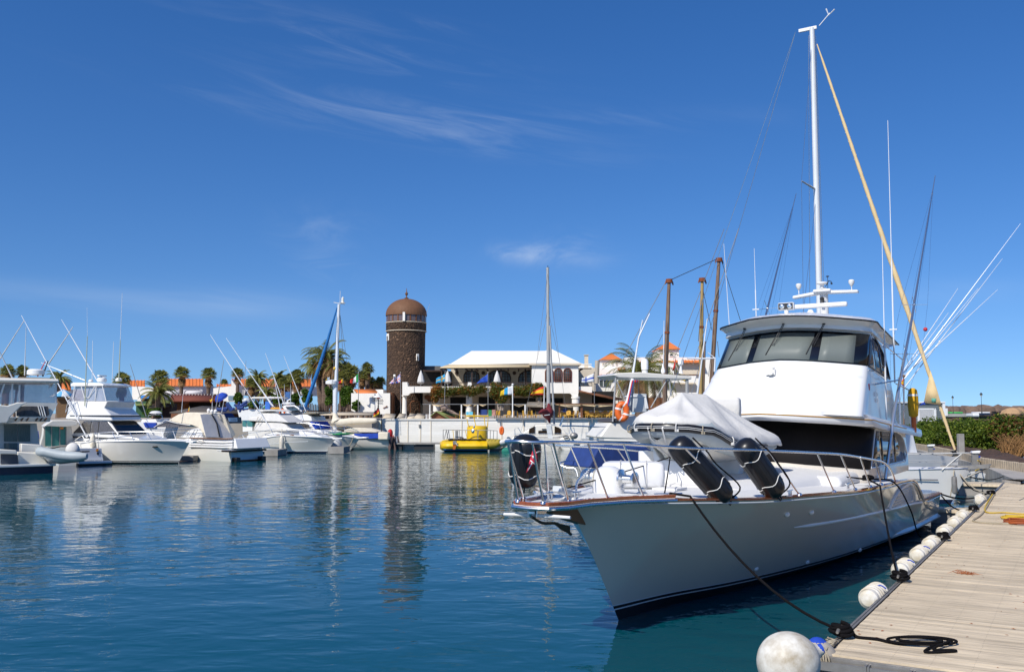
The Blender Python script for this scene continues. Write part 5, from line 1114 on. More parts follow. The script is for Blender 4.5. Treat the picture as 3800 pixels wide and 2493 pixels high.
blkl=mat('dark_lettering',(.05,.04,.035),.7)
letters('lettering','','PUERTO','K4',1968,322,32,100.93,blkl,t,.74); letters('lettering','','CASTILLO','K4',1968,362,34,100.93,blkl,t,.78); letters('small_lettering','','restaurant','K4',2048,395,15,100.93,blkl,t,.95)
part('arrow_sign',MB().prism([Wk('K4',2138,462,100.9),Wk('K4',2185,442,100.9),Wk('K4',2183,432,100.9),Wk('K4',2211,436,100.9),Wk('K4',2190,460,100.9),Wk('K4',2187,452,100.9),Wk('K4',2142,472,100.9)],(0,.05,0)),brw,t)
tt=thing('lamp_on_pole','small white shaded lamp on a dark pole in front of the annex lettering','street lamp',Wk('R3',425,990,99),0)
part('pole',MB().cyl(Wk('R3',425,990,99),Wk('R3',425,880,99),.05,6),darkp,tt); part('shade',MB().lathe([(.5,-.05),(.35,.1),(.1,.35),(.05,.5)],Wk('R3',422,880,99),12),wcol,tt); part('plate',MB().add([Wk('R3',410,880,98.9),Wk('R3',442,880,98.9),Wk('R3',434,893,98.9),Wk('R3',418,895,98.9)],[(0,1,2,3)]),redp,tt,solid=.04)
# ---------------------------------------------------------------- restaurant
RY=103
t=thing('restaurant','two-storey white restaurant with a white hipped roof, veranda and arched windows','building',Wk('R3',1200,1005,RY),0)
back=RY+14
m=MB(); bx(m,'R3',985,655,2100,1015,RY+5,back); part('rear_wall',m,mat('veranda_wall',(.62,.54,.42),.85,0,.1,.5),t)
# hip roof
r0=[Wk('R3',975,628,RY+1),Wk('K6',255,342,RY+1),Vector((Wk('K6',255,1,RY+1).x,back,0)),Vector((Wk('R3',975,1,RY+1).x,back,0))]
zr=Wk('R3',1582,524,RY+6).z; ze=r0[0].z
P=[Vector((r0[0].x,RY+1,ze)),Vector((r0[1].x,RY+1,ze)),Vector((r0[1].x,back,ze)),Vector((r0[0].x,back,ze)),Vector((Wk('R3',1145,528,RY+6).x,RY+6,zr)),Vector((Wk('K6',455,1,RY+6).x,RY+6,zr)),Vector((Wk('K6',455,1,RY+6).x,back-5,zr)),Vector((Wk('R3',1145,528,RY+6).x,back-5,zr))]
rf=part('roof',MB().add(P,[(0,1,5,4),(1,2,6,5),(2,3,7,6),(3,0,4,7),(4,5,6,7),(0,3,2,1)]),roofw,t)
m=MB(); bx(m,'R3',968,624,2072,631,RY+.7,RY+1.2); part('eave_band',m,roofw,rf)
m=MB(); m.add([Wk('R3',900,655,RY-.6),Wk('K6',258,388,RY-.6),Wk('K6',258,345,RY+1),Wk('R3',968,632,RY+1)],[(0,1,2,3)]); part('veranda_roof',m,mat('beige_fascia',(.60,.48,.30),.8,0,.1,2),t,solid=.12)
m=MB(); bx(m,'R3',905,657,2072,664,RY-.5,RY-.3); vb=part('beam',m,dkw,t)
for i in range(14): x=930+i*82; m=MB(); a=Wk('R3',x,662,RY-.3); m.b2(a.x,a.x+.14,RY-.3,RY+4.8,a.z-.08,a.z+.06); part('rafter',m,dkw,vb)
for K,x in (('R3',1147),('R3',1372),('R3',912),('R3',1560),('K6',175)): m=MB(); bx(m,K,x-5,662,x+5,800,RY-.2,RY+.1) if K=='R3' else bx(m,K,x-8,400,x+8,610,RY-.2,RY+.1); part('post',m,dkw,t)
def archwin(K,x0,x1,yt,yb,Yd,par,glass,frame=dkw,nx=3,ny=4,rr=.35,lb=None,pan=None):
    a=Wk(K,x0,yb,Yd); b=Wk(K,x1,yt,Yd); w=b.x-a.x; h=b.z-a.z; r=min(w/2,w*rr); out=[(a.x,a.z),(b.x,a.z),(b.x,b.z-r)]
    for i in range(1,7): an=R(90*i/6); out.append((b.x-r+r*math.cos(an),b.z-r+r*math.sin(an)))
    for i in range(0,7): an=R(90+90*i/6); out.append((a.x+r+r*math.cos(an),b.z-r+r*math.sin(an)))
    P=[Vector((x,Yd-.04,z)) for x,z in out]
    f=part('window',MB().tube(P+P[:1],.06,5,cap=False),frame,par,label=lb); part('pane',MB().face([p+Vector((0,.03,0)) for p in P]),glass,f,solid=.03)
    m=MB()
    for i in range(1,nx): x=a.x+w*i/nx; bw=.035 if w>1.6 else .018; m.b2(x-bw,x+bw,Yd-.06,Yd+.0,a.z,b.z-r*(.25 if 0<i<nx else 1))
    for i in range(1,ny): z=a.z+(h)*i/ny; m.b2(a.x+.05,b.x-.05,Yd-.055,Yd+.0,z-(.03 if w>1.6 else .016),z+(.03 if w>1.6 else .016))
    part('glazing_bars',m,frame,f)
skyg=mat('sky_tinted_glass',(.20,.29,.36),.03,0,.3,.6,spec=1)  # blue base colour stands in for the reflected sky
archwin('R3',1085,1204,680,768,RY+4.95,t,skyg,nx=6,ny=4); archwin('R3',1270,1447,678,768,RY+4.95,t,skyg,nx=8,ny=4); archwin('R3',1507,1700,680,768,RY+4.95,t,skyg,nx=6,ny=4)
for x in (1030,1235,1475): part('wall_plate',MB().cyl(Wk('R3',x,695,RY+4.98),Wk('R3',x,695,RY+4.85),.22,10),dkw,t)
# open bay at the left end
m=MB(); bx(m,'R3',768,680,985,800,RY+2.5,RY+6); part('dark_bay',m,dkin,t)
m=MB(); bx(m,'R3',768,672,915,680,RY-.1,RY+2.5); part('bay_beam',m,dkw,t)
m=MB(); bx(m,'R3',766,640,900,672,RY+5,back); part('low_roof',m,mat('grey_roof',(.16,.15,.14),.8,0,.2,1),t)
# balcony slab, parapet with an arch opening
m=MB(); bx(m,'R3',650,798,2075,846,RY-1.2,RY-.8); bx(m,'R3',650,798,2075,806,RY-.8,RY+5); part('balcony',m,stu,t)
m=MB(); P_=[(610,765),(648,765),(652,798),(700,798),(700,846),(672,850),(660,860),(655,868),(610,868)]; m.prism([Wk('R3',x,y,RY-1.3) for x,y in P_],(0,1.6,0)); part('corner_block',m,stu,t)
part('column',MB().lathe([(tr(44),GZ),(tr(44),GZ+.3),(tr(38),GZ+.5),(tr(33),tz_(895)),(tr(32),tz_(885)),(tr(42),tz_(878)),(tr(42),tz_(868))],Wk('R3',636,1,RY-.5)*Vector((1,1,0)) if 0 else (Wk('R3',636,1,RY-.5).x,RY-.5,0),16),stu,t)
for x in (880,1130): part('column',MB().lathe([(.38,GZ),(.36,Wk('R3',1,930,RY-.8).z),(.34,Wk('R3',1,850,RY-.8).z)],(Wk('R3',x,1,RY-.8).x,RY-.8,0),14),stu,t)
def balu(m,K,x0,x1,y0,y1,Yd,step=.45,cross=0):
    a=Wk(K,x0,y1,Yd); b=Wk(K,x1,y0,Yd); m.b2(a.x,b.x,Yd-.03,Yd+.03,b.z-.05,b.z+.03); m.b2(a.x,b.x,Yd-.02,Yd+.02,a.z,a.z+.05); x=a.x
    while x<b.x: m.b2(x-.025,x+.025,Yd-.02,Yd+.02,a.z,b.z); x+=step
    return m
part('railing',balu(MB(),'R3',652,2075,768,797,RY-1.1),dkw,t)
for x in (585,1130): 
    m=MB(); P_=[(x-18,798),(x+18,798),(x+13,766),(x-13,766)] if x>600 else None
    if P_: part('pier',MB().prism([Wk('R3',a_,b_,RY-1.25) for a_,b_ in P_],(0,.5,0)),stu,t)
# ground floor
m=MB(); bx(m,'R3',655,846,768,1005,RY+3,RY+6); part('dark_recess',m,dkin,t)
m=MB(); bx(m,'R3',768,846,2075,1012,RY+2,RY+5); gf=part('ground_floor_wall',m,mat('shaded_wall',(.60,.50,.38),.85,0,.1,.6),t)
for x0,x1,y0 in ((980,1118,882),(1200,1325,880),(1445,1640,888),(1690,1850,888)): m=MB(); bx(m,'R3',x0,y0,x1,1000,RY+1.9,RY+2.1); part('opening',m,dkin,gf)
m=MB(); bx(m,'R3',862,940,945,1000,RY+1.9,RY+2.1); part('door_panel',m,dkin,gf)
part('wall_map',MB().prism([Wk('R3',x,y,RY+1.85) for x,y in ((780,870),(805,862),(835,872),(850,895),(838,915),(812,918),(800,900),(782,895))],(0,.1,0)),brw,gf)
# right block with three arched windows
m=MB(); xl=Wk('K6',256,1,RY-1.6).x; xr=Wk('K6',852,1,RY-1.6).x; zb=Wk('K6',1,725,RY-1.6).z; ztp=Wk('K6',1,338,RY-1.6).z
m.b2(xl,xr,RY-1.6,back-1,zb,ztp); wb=part('corner_block_wall',m,stu,t)
m=MB(); 
ar=[(540,1040),(540,1040)]; P_=[(256,722),(256,730),(540,730),(540,722)]
m.prism([Wk('K6',x,y,RY-1.6) for x,y in ((728,720),(760,735),(775,765),(852,765),(852,722))],(0,.7,0)); part('arch_haunch',m,stu,t)
part('column',MB().lathe([(.55,GZ),(.55,GZ+.35),(.42,GZ+.5),(.42,Wk('K6',1,800,RY-1.4).z),(.5,Wk('K6',1,790,RY-1.4).z),(.5,Wk('K6',1,764,RY-1.4).z)],(Wk('K6',815,1,RY-1.2).x,RY-1.2,0),16),stu,t)
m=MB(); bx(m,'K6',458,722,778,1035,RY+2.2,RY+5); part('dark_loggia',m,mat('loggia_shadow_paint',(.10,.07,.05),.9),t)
archwin('K6',650,715,780,880,RY+2.15,t,skyg,nx=3,ny=3)
rc=[Vector((xl-.25,RY-1.9,ztp)),Vector((xr+.25,RY-1.9,ztp)),Vector((xr+.25,back,ztp)),Vector((xl-.25,back,ztp))]; ap=Vector((Wk('K6',480,142,RY+5).x,RY+5,Wk('K6',480,142,RY+5).z)); ap2=ap+Vector((0,4,0))
part('pyramid_roof',MB().add(rc+[ap,ap2],[(0,1,4),(1,2,5,4),(2,3,5),(3,0,4,5),(0,3,2,1)]),roofw,t); part('cornice',MB().b2(xl-.3,xr+.3,RY-1.95,back,ztp-.22,ztp-.002),stuc,t)
skd=mat('dusk_pane',(.08,.10,.10),.03,0,.3,.6,spec=1)
for a,b in ((430,528),(547,644),(666,764)): archwin('K6',a,b,405,574,RY-1.62,wb,skd,brw if 0 else mat('mahogany_frame',(.16,.05,.03),.5) if 'mahogany_frame' not in bpy.data.materials else bpy.data.materials['mahogany_frame'],nx=4,ny=5,rr=.5)
for i in range(3): m=MB().b2(xr,xr+.04,RY-.2+i*1.3,RY+.5+i*1.3,Wk('K6',1,570,RY).z,Wk('K6',1,415,RY).z); part('side_window',m,brw,wb)
# lean-to roof at the right, chimney
m=MB(); m.add([Wk('K6',852,692,RY-1.6),Wk('K6',1330,808,RY-1.6),Wk('K6',1420,800,RY+4),Wk('K6',880,690,RY+4)],[(0,1,2,3)]); part('lean_to_roof',m,brw,t,solid=.16)
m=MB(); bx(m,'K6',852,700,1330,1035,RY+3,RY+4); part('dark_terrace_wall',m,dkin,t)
solo('chimney',MB().b2(Wk('K6',938,1,RY+7).x,Wk('K6',980,1,RY+7).x,RY+7,RY+8,Wk('K6',1,345,RY+7).z-3,Wk('K6',1,240,RY+7).z).b2(Wk('K6',930,1,RY+7).x,Wk('K6',988,1,RY+7).x,RY+6.9,RY+8.1,Wk('K6',1,236,RY+7).z,Wk('K6',1,228,RY+7).z),stuc,'grey-beige chimney with a flat cap behind the restaurant roof','chimney')
solo('flue_pipe',MB().cyl(Wk('K6',1088,600,RY+5),Wk('K6',1098,303,RY+5),.28,10),mat('beige_flue',(.45,.40,.33),.6),'tall beige flue pipe right of the restaurant','flue')
# stepped white wall behind to the right
t=thing('side_building','plain white building with a sloping parapet between the restaurant and the apartments','building',Wk('K6',1100,1000,116),0)
part('wall',MB().prism([Wk('K6',x,y,116) for x,y in ((862,330),(1020,372),(1085,430),(1105,560),(1140,650),(1540,690),(1540,1000),(862,1000))],(0,8,0)),stu,t)
# closed parasols on the balcony
for (x,y0,y1,lb) in ((753,674,775,'closed white parasol at the left end of the balcony'),(959,677,772,'closed white parasol behind the Swedish flag'),(1342,676,770,'closed white parasol between the wide upstairs windows')):
    b=Wk('R3',x,y1,RY-.6); tp=Wk('R3',x,y0,RY-.6); h=tp.z-b.z; t_=thing('parasol',lb,'parasol',b-Vector((0,0,.6)),0,'closed parasols on the balcony')
    part('canopy',MB().lathe([(.05,-.1),(.38,.0),(.42,.15),(.3,h*.5),(.12,h*.85),(.03,h)],b,9),canv,t_,ang=15); part('pole',MB().cyl(b-Vector((0,0,.6)),tp,.03,6),wcol,t_)
# terrace furniture behind the quay rail
yc=mat('yellow_chair',(.55,.32,.05),.5); rnd=random.Random(5)
def chair(c,rz,mt,label,grp):
    t=thing('terrace_chair',label,'chair',c,rz,grp); m=MB().b2(-.25,.25,-.25,.25,.42,.47); part('seat',m,mt,t,local=True)
    part('backrest',MB().prism([(-.25,.22,.47),(.25,.22,.47),(.27,.25,.8),(.15,.26,.92),(-.15,.26,.92),(-.27,.25,.8)],(0,.04,0)),mt,t,local=True)
    for x in (-.22,.22):
        for y in (-.22,.22): part('leg',MB().b2(x-.02,x+.02,y-.02,y+.02,0,.42),mt,t,local=True)
    return t
ORD='first second third fourth fifth sixth seventh eighth ninth tenth eleventh twelfth thirteenth fourteenth fifteenth sixteenth seventeenth eighteenth nineteenth twentieth twenty-first twenty-second twenty-third twenty-fourth twenty-fifth last'.split()
proto=None; rz0=Wk('R3',1,1034,97).z
CH=[(x,rnd.uniform(97,98.4)) for x in (1050,1085,1150,1345,1362,1398,1420,1450,1478,1500,1530,1560)]+[(x,rnd.uniform(97,98.5)) for x in (1600,1625,1655,1850,1880,1910,1940,1970,2000,2040,2080,2120,2160,2200)]
for i,(x,yy) in enumerate(CH):
    c=Vector((Wk('R3',x,1,yy).x,yy,GZ)); rz=rnd.uniform(-2,2)
    if proto is None: proto=chair(c,rz,yc,'yellow terrace chair behind the quay-wall rail','yellow chairs on the restaurant terrace')
    else: o=copy_tree(proto); o.location=c; o.rotation_euler[2]=rz; o['label']='yellow terrace chair, '+('leftmost' if 0 else ORD[i])+' from the left behind the quay-wall rail'
goldc=mat('gold_tablecloth',(.52,.33,.08),.8,0,.3,4)
for i,x in enumerate((650,712,1000,1060,1115,1180,1240,1290)):
    yy=98.2+.3*(i%2); c=Vector((Wk('K6',x,1,yy).x,yy,GZ)); t=thing('laid_table',ORD[i]+' gold-clothed round table from the left under the brown pergola','table',c,0,'gold-clothed tables under the pergola')
    part('tablecloth',MB().lathe([(.62,.25),(.56,.5),(.52,.73),(.001,.75)],c,10),goldc,t,ang=20); part('leg',MB().cyl(c,c+Vector((0,0,.72)),.05,6),dkw,t); part('tableware',MB().b2(c.x-.2,c.x+.25,c.y-.1,c.y+.1,GZ+.76,GZ+.9),canv,t)
# menu boards and panels
for K,x0,y0,x1,y1,mt,lb in (('K5',1258,938,1300,1018,grn,'green menu board standing on the terrace'),('K5',1302,935,1348,1015,mat('poster_print',(.55,.28,.22),.6,0,.6,5),'panel of food pictures beside the green board'),('K5',1152,935,1238,1005,bluedk,'long blue display counter on the terrace'),('K5',1408,945,1445,1015,darkp,'black chalkboard left of the terrace flagpole'),('K5',1588,945,1625,1020,darkp,'black chalkboard right of the terrace flagpole'),('K6',888,970,910,1030,gel,'white menu stand by the pergola post'),('K6',860,970,886,1030,gel,'second white menu stand left of the first'),('K5',970,962,1005,1003,mat('cyan_print',(.10,.45,.60),.5),'left cyan poster behind the conning tower'),('K5',1010,962,1056,1003,mat('cyan_print_b',(.12,.48,.62),.5),'right cyan poster behind the conning tower'),('K6',655,920,708,965,bluedk,'blue cooler box on the pergola table')):
    solo('menu_board' if 'poster' not in lb and 'cooler' not in lb else ('poster' if 'poster' in lb else 'cooler_box'),bx(MB(),K,x0,y0,x1,y1,97.4,97.5),mt,lb,'sign' if 'cooler' not in lb else 'box')
# shade frames along the terrace
t=thing('shade_pergola','white-posted frame with strips of beige shade cloth along the terrace','pergola',Wk('R3',1200,1030,97.2),0)
tan=mat('tan_shade_cloth',(.58,.44,.25),.8,0,.2,2)
part('beam',bx(MB(),'R3',765,933,1640,938,97,97.1),greyalu,t)
for K,x,y0,y1 in (('R3',822,938,1052),('R3',1066,935,1045),('R3',1192,935,1045),('R3',1558,935,1040)): part('post',bx(MB(),K,x-5,y0,x+5,y1,97,97.15),wcol,t)
for x0,x1,sg in ((770,830,.0),(832,940,14),(1070,1150,12),(1110,1190,18),(1200,1262,12),(1462,1560,16)):
    a=Wk('R3',x0,938,97.1);b=Wk('R3',x1,938,97.1); mdl=Wk('R3',(x0+x1)/2,940+sg,97.6); c_=a+Vector((0,2,.1)); d_=b+Vector((0,2,.1))
    if sg: part('shade_cloth',MB().add([a,mdl,b,d_,(c_+d_)/2+Vector((0,0,-.1)),c_],[(0,1,4,5),(1,2,3,4)]),tan,t,solid=.02)
t=thing('brown_pergola','brown timber pergola over the gold-clothed tables right of the sail mast','pergola',Wk('K6',1000,1030,98),0)
part('beam',bx(MB(),'K6',560,855,1450,866,96.8,97),brw,t); part('awning',MB().add([Wk('K6',560,872,96.9),Wk('K6',900,880,96.9),Wk('K6',1440,872,96.9),Wk('K6',1440,868,100.5),Wk('K6',560,868,100.5),Wk('K6',750,905,96.9),Wk('K6',1120,900,96.9)],[(0,5,1,3,4),(1,6,2,3)]),tan,t,solid=.03)
for x,w in ((612,18),(895,26)): part('post',bx(MB(),'K6',x-w/2,870,x+w/2,1038,97.1,97.35),brw,t)
for x0,x1 in ((720,880),(920,1440)): part('rail',bx(MB(),'K6',x0,972,x1,978,97.2,97.28),brw,t)
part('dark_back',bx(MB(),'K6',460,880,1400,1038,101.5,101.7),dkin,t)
t=thing('canvas_kiosk','kiosk with a scalloped grey-brown canvas awning behind the sail mast','kiosk',Wk('K6',350,1035,97.5),0)
gc=mat('grey_brown_canvas',(.25,.21,.16),.8,0,.2,2); part('awning',MB().add([Wk('K6',175,895,97),Wk('K6',450,905,97),Wk('K6',565,862,97),Wk('K6',540,838,98.5),Wk('K6',200,838,98.5)],[(0,1,2,3,4)]),gc,t,solid=.05); part('back',bx(MB(),'K6',215,905,440,960,98.6,98.8),dkw,t); part('post',bx(MB(),'K6',190,895,198,1035,97,97.1),greyalu,t)
# octopus sculpture on the green-roofed hut
t=thing('green_roofed_hut','low brown hut with a green pitched roof on the quay edge','hut',Wk('R3',960,1052,97),0)
part('wall',MB().prism([Wk('R3',x,y,97) for x,y in ((835,1052),(835,1030),(875,997),(1060,1052))],(0,2.5,0)),brw,t); gr=mat('olive_green_roof',(.16,.20,.06),.8,0,.2,2)
part('roof',MB().add([Wk('R3',872,992,96.7),Wk('R3',962,1046,96.7),Wk('R3',1100,1046,99.8),Wk('R3',985,1000,99.8)],[(0,1,2,3)]).add([Wk('R3',872,992,96.7),Wk('R3',825,1030,96.7),Wk('R3',850,1030,99.8),Wk('R3',985,1000,99.8)],[(0,1,2,3)]),gr,t,solid=.08)
oc=mat('mottled_octopus_plaster',(.42,.30,.24),.8,0,.5,4,bump=.02); t=thing('octopus_sculpture','mottled pinkish octopus sculpture sitting on the green-roofed hut','sculpture',Wk('R3',950,990,97.6),0)
b=Wk('R3',940,968,97.5); part('head',MB().ell(b+Vector((-.1,0,.1)),(.42,.36,.4),14),oc,t); m=MB()
for i in range(8): an=i*.8; m.tube(catmull([b+Vector((.1,0,-.1)),b+Vector((.35+.08*i,-.1+.03*i,-.2-.02*i)),b+Vector((.5+.14*i,.05,-.42-.03*i)),b+Vector((.75+.14*i,.0,-.44-.045*i))] if i<6 else [b+Vector((-.2,0,-.1)),b+Vector((-.5,0,-.35)),b+Vector((-.8-.1*i,0,-.4))],4),[.13,.13,.12,.11,.10,.09,.08,.07,.06,.05,.045,.04,.03][:13 if i<6 else 9],7)
part('tentacles',m,oc,t)
# long beige awnings at the quay's left part
bgm=mat('beige_awning',(.62,.52,.38),.8,0,.2,1.5)
for x0,x1,yt,yb,lb in ((1040,1578,1000,1018,'long beige awning roof behind the blue-covered boats'),):
    solo('beige_awning',MB().add([Wk('R2',x0,yb,95),Wk('R2',x1,yb,95),Wk('R2',x1,yt,99),Wk('R2',x0,yt,99)],[(0,1,2,3)]),bgm,lb,'awning',solid=.12)
t=thing('patched_awning','row of sagging beige shade panels on the quay below the tower','awning',Wk('R3',640,1050,96.5),0)
for i,(x0,x1) in enumerate(((455,560),(565,640),(645,720),(700,790))): part('shade_panel',MB().add([Wk('R3',x0,1048-3*(i%2),96),Wk('R3',x1-12,1046,96),Wk('R3',x1,1012,99),Wk('R3',x0+25,1008,99)],[(0,1,2,3)]),bgm,t,solid=.06)
part('post',bx(MB(),'R3',790,1015,797,1052,96,96.1),wcol,t)
for i in range(8):
    xx=1050+i*62; solo('awning_post',bx(MB(),'R2',xx,1016,xx+4,1090,95.3,95.4),wcol,ORD[i]+' white post from the left under the long beige awning','post',group='posts of the long beige awning')
cream=mat('cream_banner',(.80,.76,.58),.7,0,.1,1)
solo('cream_windbreak',bx(MB(),'K4',1515,655,2110,835,94.6,94.8),cream,'bright cream fabric windbreak behind the furled white sail','windbreak')
solo('brown_low_wall',bx(MB(),'R2',900,1075,1300,1120,95.2,95.5),brw,'low brown boarded wall behind the blue-covered boats','wall')
# bougainvillea along the balcony
bl1=leafmat('vine_leaves',(.17,.19,.03),(.05,.07,.015),1.2); bl2=leafmat('vine_blossom',(.45,.14,.02),(.16,.09,.02),1.5)
t=thing('climbing_vine','long green and rust climbing bougainvillea hanging along the restaurant balcony','climbing plant',Wk('R3',1340,1000,RY-2),0); rnd=random.Random(9); m=MB()
for K,x,y,rx,ry,n in (('R3',870,835,45,45,900),('R3',930,845,50,40,800),('R3',1000,835,60,30,800),('R3',1080,830,60,32,800),('R3',1150,835,60,35,800),('R3',1220,820,50,26,600),('R3',1330,830,58,52,1100),('R3',1390,850,62,55,1200),('R3',1370,900,40,30,500),('R3',1480,830,60,32,800),('R3',1550,835,60,35,800),('R3',860,890,28,40,400),('K6',60,690,70,45,700),('K6',150,700,90,45,900),('K6',250,680,90,60,1200),('K6',330,660,90,60,1400),('K6',390,690,50,60,900),('K6',300,740,70,30,400)):
    c=Wk(K,x,y,RY-1.9); s_=FP/(RY-1.9)*CR[K][2]; leaves(m,c,(rx/s_*1.1,.8,ry/s_*1.35),int(n*1.25),.18,rnd,[0,0,0,0,1] if not(K=='R3' and x<900) else [0,1,1],surf=.3)
part('foliage',m,[bl1,bl2],t,recalc=False,ang=180); m=MB()
for K,x,y0,y1 in (('R3',1360,900,985),('R3',1372,900,985),('R3',1350,890,980),('R3',1385,900,985),('R3',860,900,940),('K6',340,760,840),('K6',350,760,840),('R3',1120,860,900)):
    for k in range(3): m.tube([Wk(K,x+rnd.uniform(-22,22),y0,RY-1.9),Wk(K,x+rnd.uniform(-10,10),(y0+y1)/2,RY-1.8),Wk(K,x+rnd.uniform(-6,6),y1,RY-1.9)],[.03,.05,.06],5)
part('stems',m,mat('grey_vine_stems',(.34,.28,.23),.9),t)
# ---------------------------------------------------------------- apartments on the right
def bldg(name,label): return thing(name,label,'building',(0,0,0),0)
def hip(m,K,x0,x1,ye,ya,Y0,dp,xa=None,mi=0):
    a=Wk(K,x0,ye,Y0); b=Wk(K,x1,ye,Y0); ap=Wk(K,xa or (x0+x1)/2,ya,Y0+dp/2); return m.add([a,b,b+Vector((0,dp,0)),a+Vector((0,dp,0)),ap],[(0,1,4),(1,2,4),(2,3,4),(3,0,4),(0,3,2,1)],mi)
AY=138
t=thing('apartment_block','white apartment block with orange hipped roofs, turret and balconies right of the palm','building',Wk('K7',1200,900,AY),0)
m=MB(); bx(m,'K7',600,262,1000,900,AY,AY+10); bx(m,'K7',1000,262,1700,900,AY+1,AY+10); part('wall',m,stu,t)
tu=part('turret',bx(MB(),'K7',1020,160,1282,262,AY+1,AY+7),stu,t); part('turret_roof',hip(MB(),'K7',1003,1305,156,60,AY+.6,7.2),tilem,tu); archwin('K7',1160,1210,212,250,AY+.98,tu,skd,stu,nx=1,ny=1,rr=.5); archwin('K7',1088,1130,212,250,AY+.98,tu,skd,stu,nx=1,ny=1,rr=.5)
def tileroof(K,x0,x1,yt,yb,Yd,par,dp=1.6):
    a=Wk(K,x0,yb,Yd-.4); b=Wk(K,x1,yb,Yd-.4); c=Wk(K,x1,yt,Yd+dp); d=Wk(K,x0,yt,Yd+dp); m=MB().add([a,b,c,d],[(0,1,2,3)]); n=int((b.x-a.x)/.45)
    for i in range(n+1): f=i/max(1,n); m.tube([a.lerp(b,f),d.lerp(c,f)],.09,5)
    return part('tiled_roof',m,tilem,par,solid=.0)
tileroof('K7',1235,1580,287,330,AY,t); tileroof('K7',985,1210,308,330,AY-.5,t); tileroof('K7',740,958,300,326,AY,t); tileroof('K7',1590,1700,348,380,AY+2,t)
m=MB(); bx(m,'K7',985,332,1215,480,AY-1,AY); part('bay_wall',m,stu,t)
for x0,y0,x1,y1 in ((1030,398,1080,452),(1085,398,1160,452),(1285,410,1450,470),(1283,648,1450,720),(1240,335,1275,470)):
    w=part('window',bx(MB(),'K7',x0,y0,x1,y1,AY-1.1 if x1<1200 else AY+.9,AY-1 if x1<1200 else AY+1),skd,t); part('frame',bx(MB(),'K7',(x0+x1)/2-3,y0,(x0+x1)/2+3,y1,AY-1.15 if x1<1200 else AY+.85,AY-1.1 if x1<1200 else AY+.9),gel,w)
m=MB(); bx(m,'K7',1238,335,1560,480,AY+.5,AY+.98); part('loggia_wall',m,stuc,t); m=MB(); bx(m,'K7',1240,590,1500,720,AY+.5,AY+.98); part('loggia_wall',m,stuc,t)
m=MB(); bx(m,'K7',1150,500,1505,588,AY-.8,AY-.5); part('balcony',m,stu,t); m=MB(); bx(m,'K7',1200,715,1510,760,AY-.8,AY-.5); part('balcony',m,stu,t); part('balcony_railing',balu(MB(),'K7',1420,1530,488,512,AY-.7,.5),brw,t)
m=MB(); bx(m,'K7',1600,380,1650,540,AY+1.5,AY+2); part('shutter',m,dkw,t)
part('sloped_gable',MB().prism([Wk('K7',x,y,AY-1.5) for x,y in ((930,760),(965,690),(1000,662),(1020,672),(1025,760))],(0,1.5,0)),stu,t)
t=thing('turreted_house','white house with a small orange-roofed square turret behind the restaurant','building',Wk('K7',400,700,128),0)
m=MB(); bx(m,'K7',160,405,700,760,128,136); part('wall',m,stu,t); tu=part('turret',bx(MB(),'K7',275,290,540,405,129,134),stu,t); part('turret_roof',hip(MB(),'K7',257,553,292,205,128.6,6,xa=408),tilem,tu)
for x in (308,338,428,478): archwin('K7',x-9,x+9,336,366,128.97,tu,skd,stuc,nx=1,ny=1,rr=.5)
part('terrace_railing',balu(MB(),'K7',310,500,355,382,127.9,.5),gel,t); tileroof('K7',232,430,472,497,127.6,t); tileroof('K7',500,585,398,425,127.6,t)
for x0,x1 in ((258,308),(318,390)): w=part('window',bx(MB(),'K7',x0,562,x1,636,127.85,127.98),skd,t); part('frame',bx(MB(),'K7',x1-2,558,x1+4,640,127.8,127.96),gel,w)
w=part('window',bx(MB(),'K7',505,570,585,650,127.85,127.98),skd,t)
solo('low_brown_arcade',bx(MB(),'K7',380,780,1080,940,118,119),brw,'low brown arcade wall behind the large palm trunk','wall')
# ---------------------------------------------------------------- low houses on the left
HY=128
t=thing('long_white_house','long low white house with an orange tiled roof and flat arches, left of centre','building',Wk('R2',100,860,HY),0)
m=MB(); bx(m,'R1',1245,794,1565,870,HY,HY+8); m2=None; part('wall',m,stug,t); tileroof('R1',1240,1566,740,795,HY,t,4)
for x0,x1 in ((1250,1392),(1425,1560)): archwin('R1',x0,x1,826,858,HY-.02,t,stug,mat('shadow_line_paint',(.35,.33,.36),.9) if 'shadow_line_paint' not in bpy.data.materials else bpy.data.materials['shadow_line_paint'],nx=1,ny=1,rr=.16)
part('end_wall',MB().prism([Wk('R1',x,y,HY-.5) for x,y in ((1020,800),(1108,800),(1245,850),(1245,900),(1020,900))],(0,3,0)),stu,t); tileroof('R1',985,1115,752,798,HY+1,t,3)
t=thing('white_gabled_house','white gabled house with an orange tiled roof behind the palms','building',Wk('R2',700,900,HY),0)
part('gable_wall',MB().prism([Wk('R2',x,y,HY-4) for x,y in ((315,812),(455,795),(455,745),(492,795),(492,915),(315,915))],(0,3,0)),stu,t)
m=MB(); bx(m,'R2',492,797,1075,865,HY,HY+8); part('wall',m,stug,t); tileroof('R2',462,1065,742,798,HY,t,4); tileroof('R2',345,450,782,800,HY-3,t,2)
for x0,x1 in ((560,760),(830,1020)): archwin('R2',x0,x1,830,860,HY-.02,t,stug,bpy.data.materials['shadow_line_paint'],nx=1,ny=1,rr=.16)
for x0,x1 in ((430,470),): w=part('window',bx(MB(),'R2',x0,870,x1,905,HY-4.1,HY-4),skyg,t)
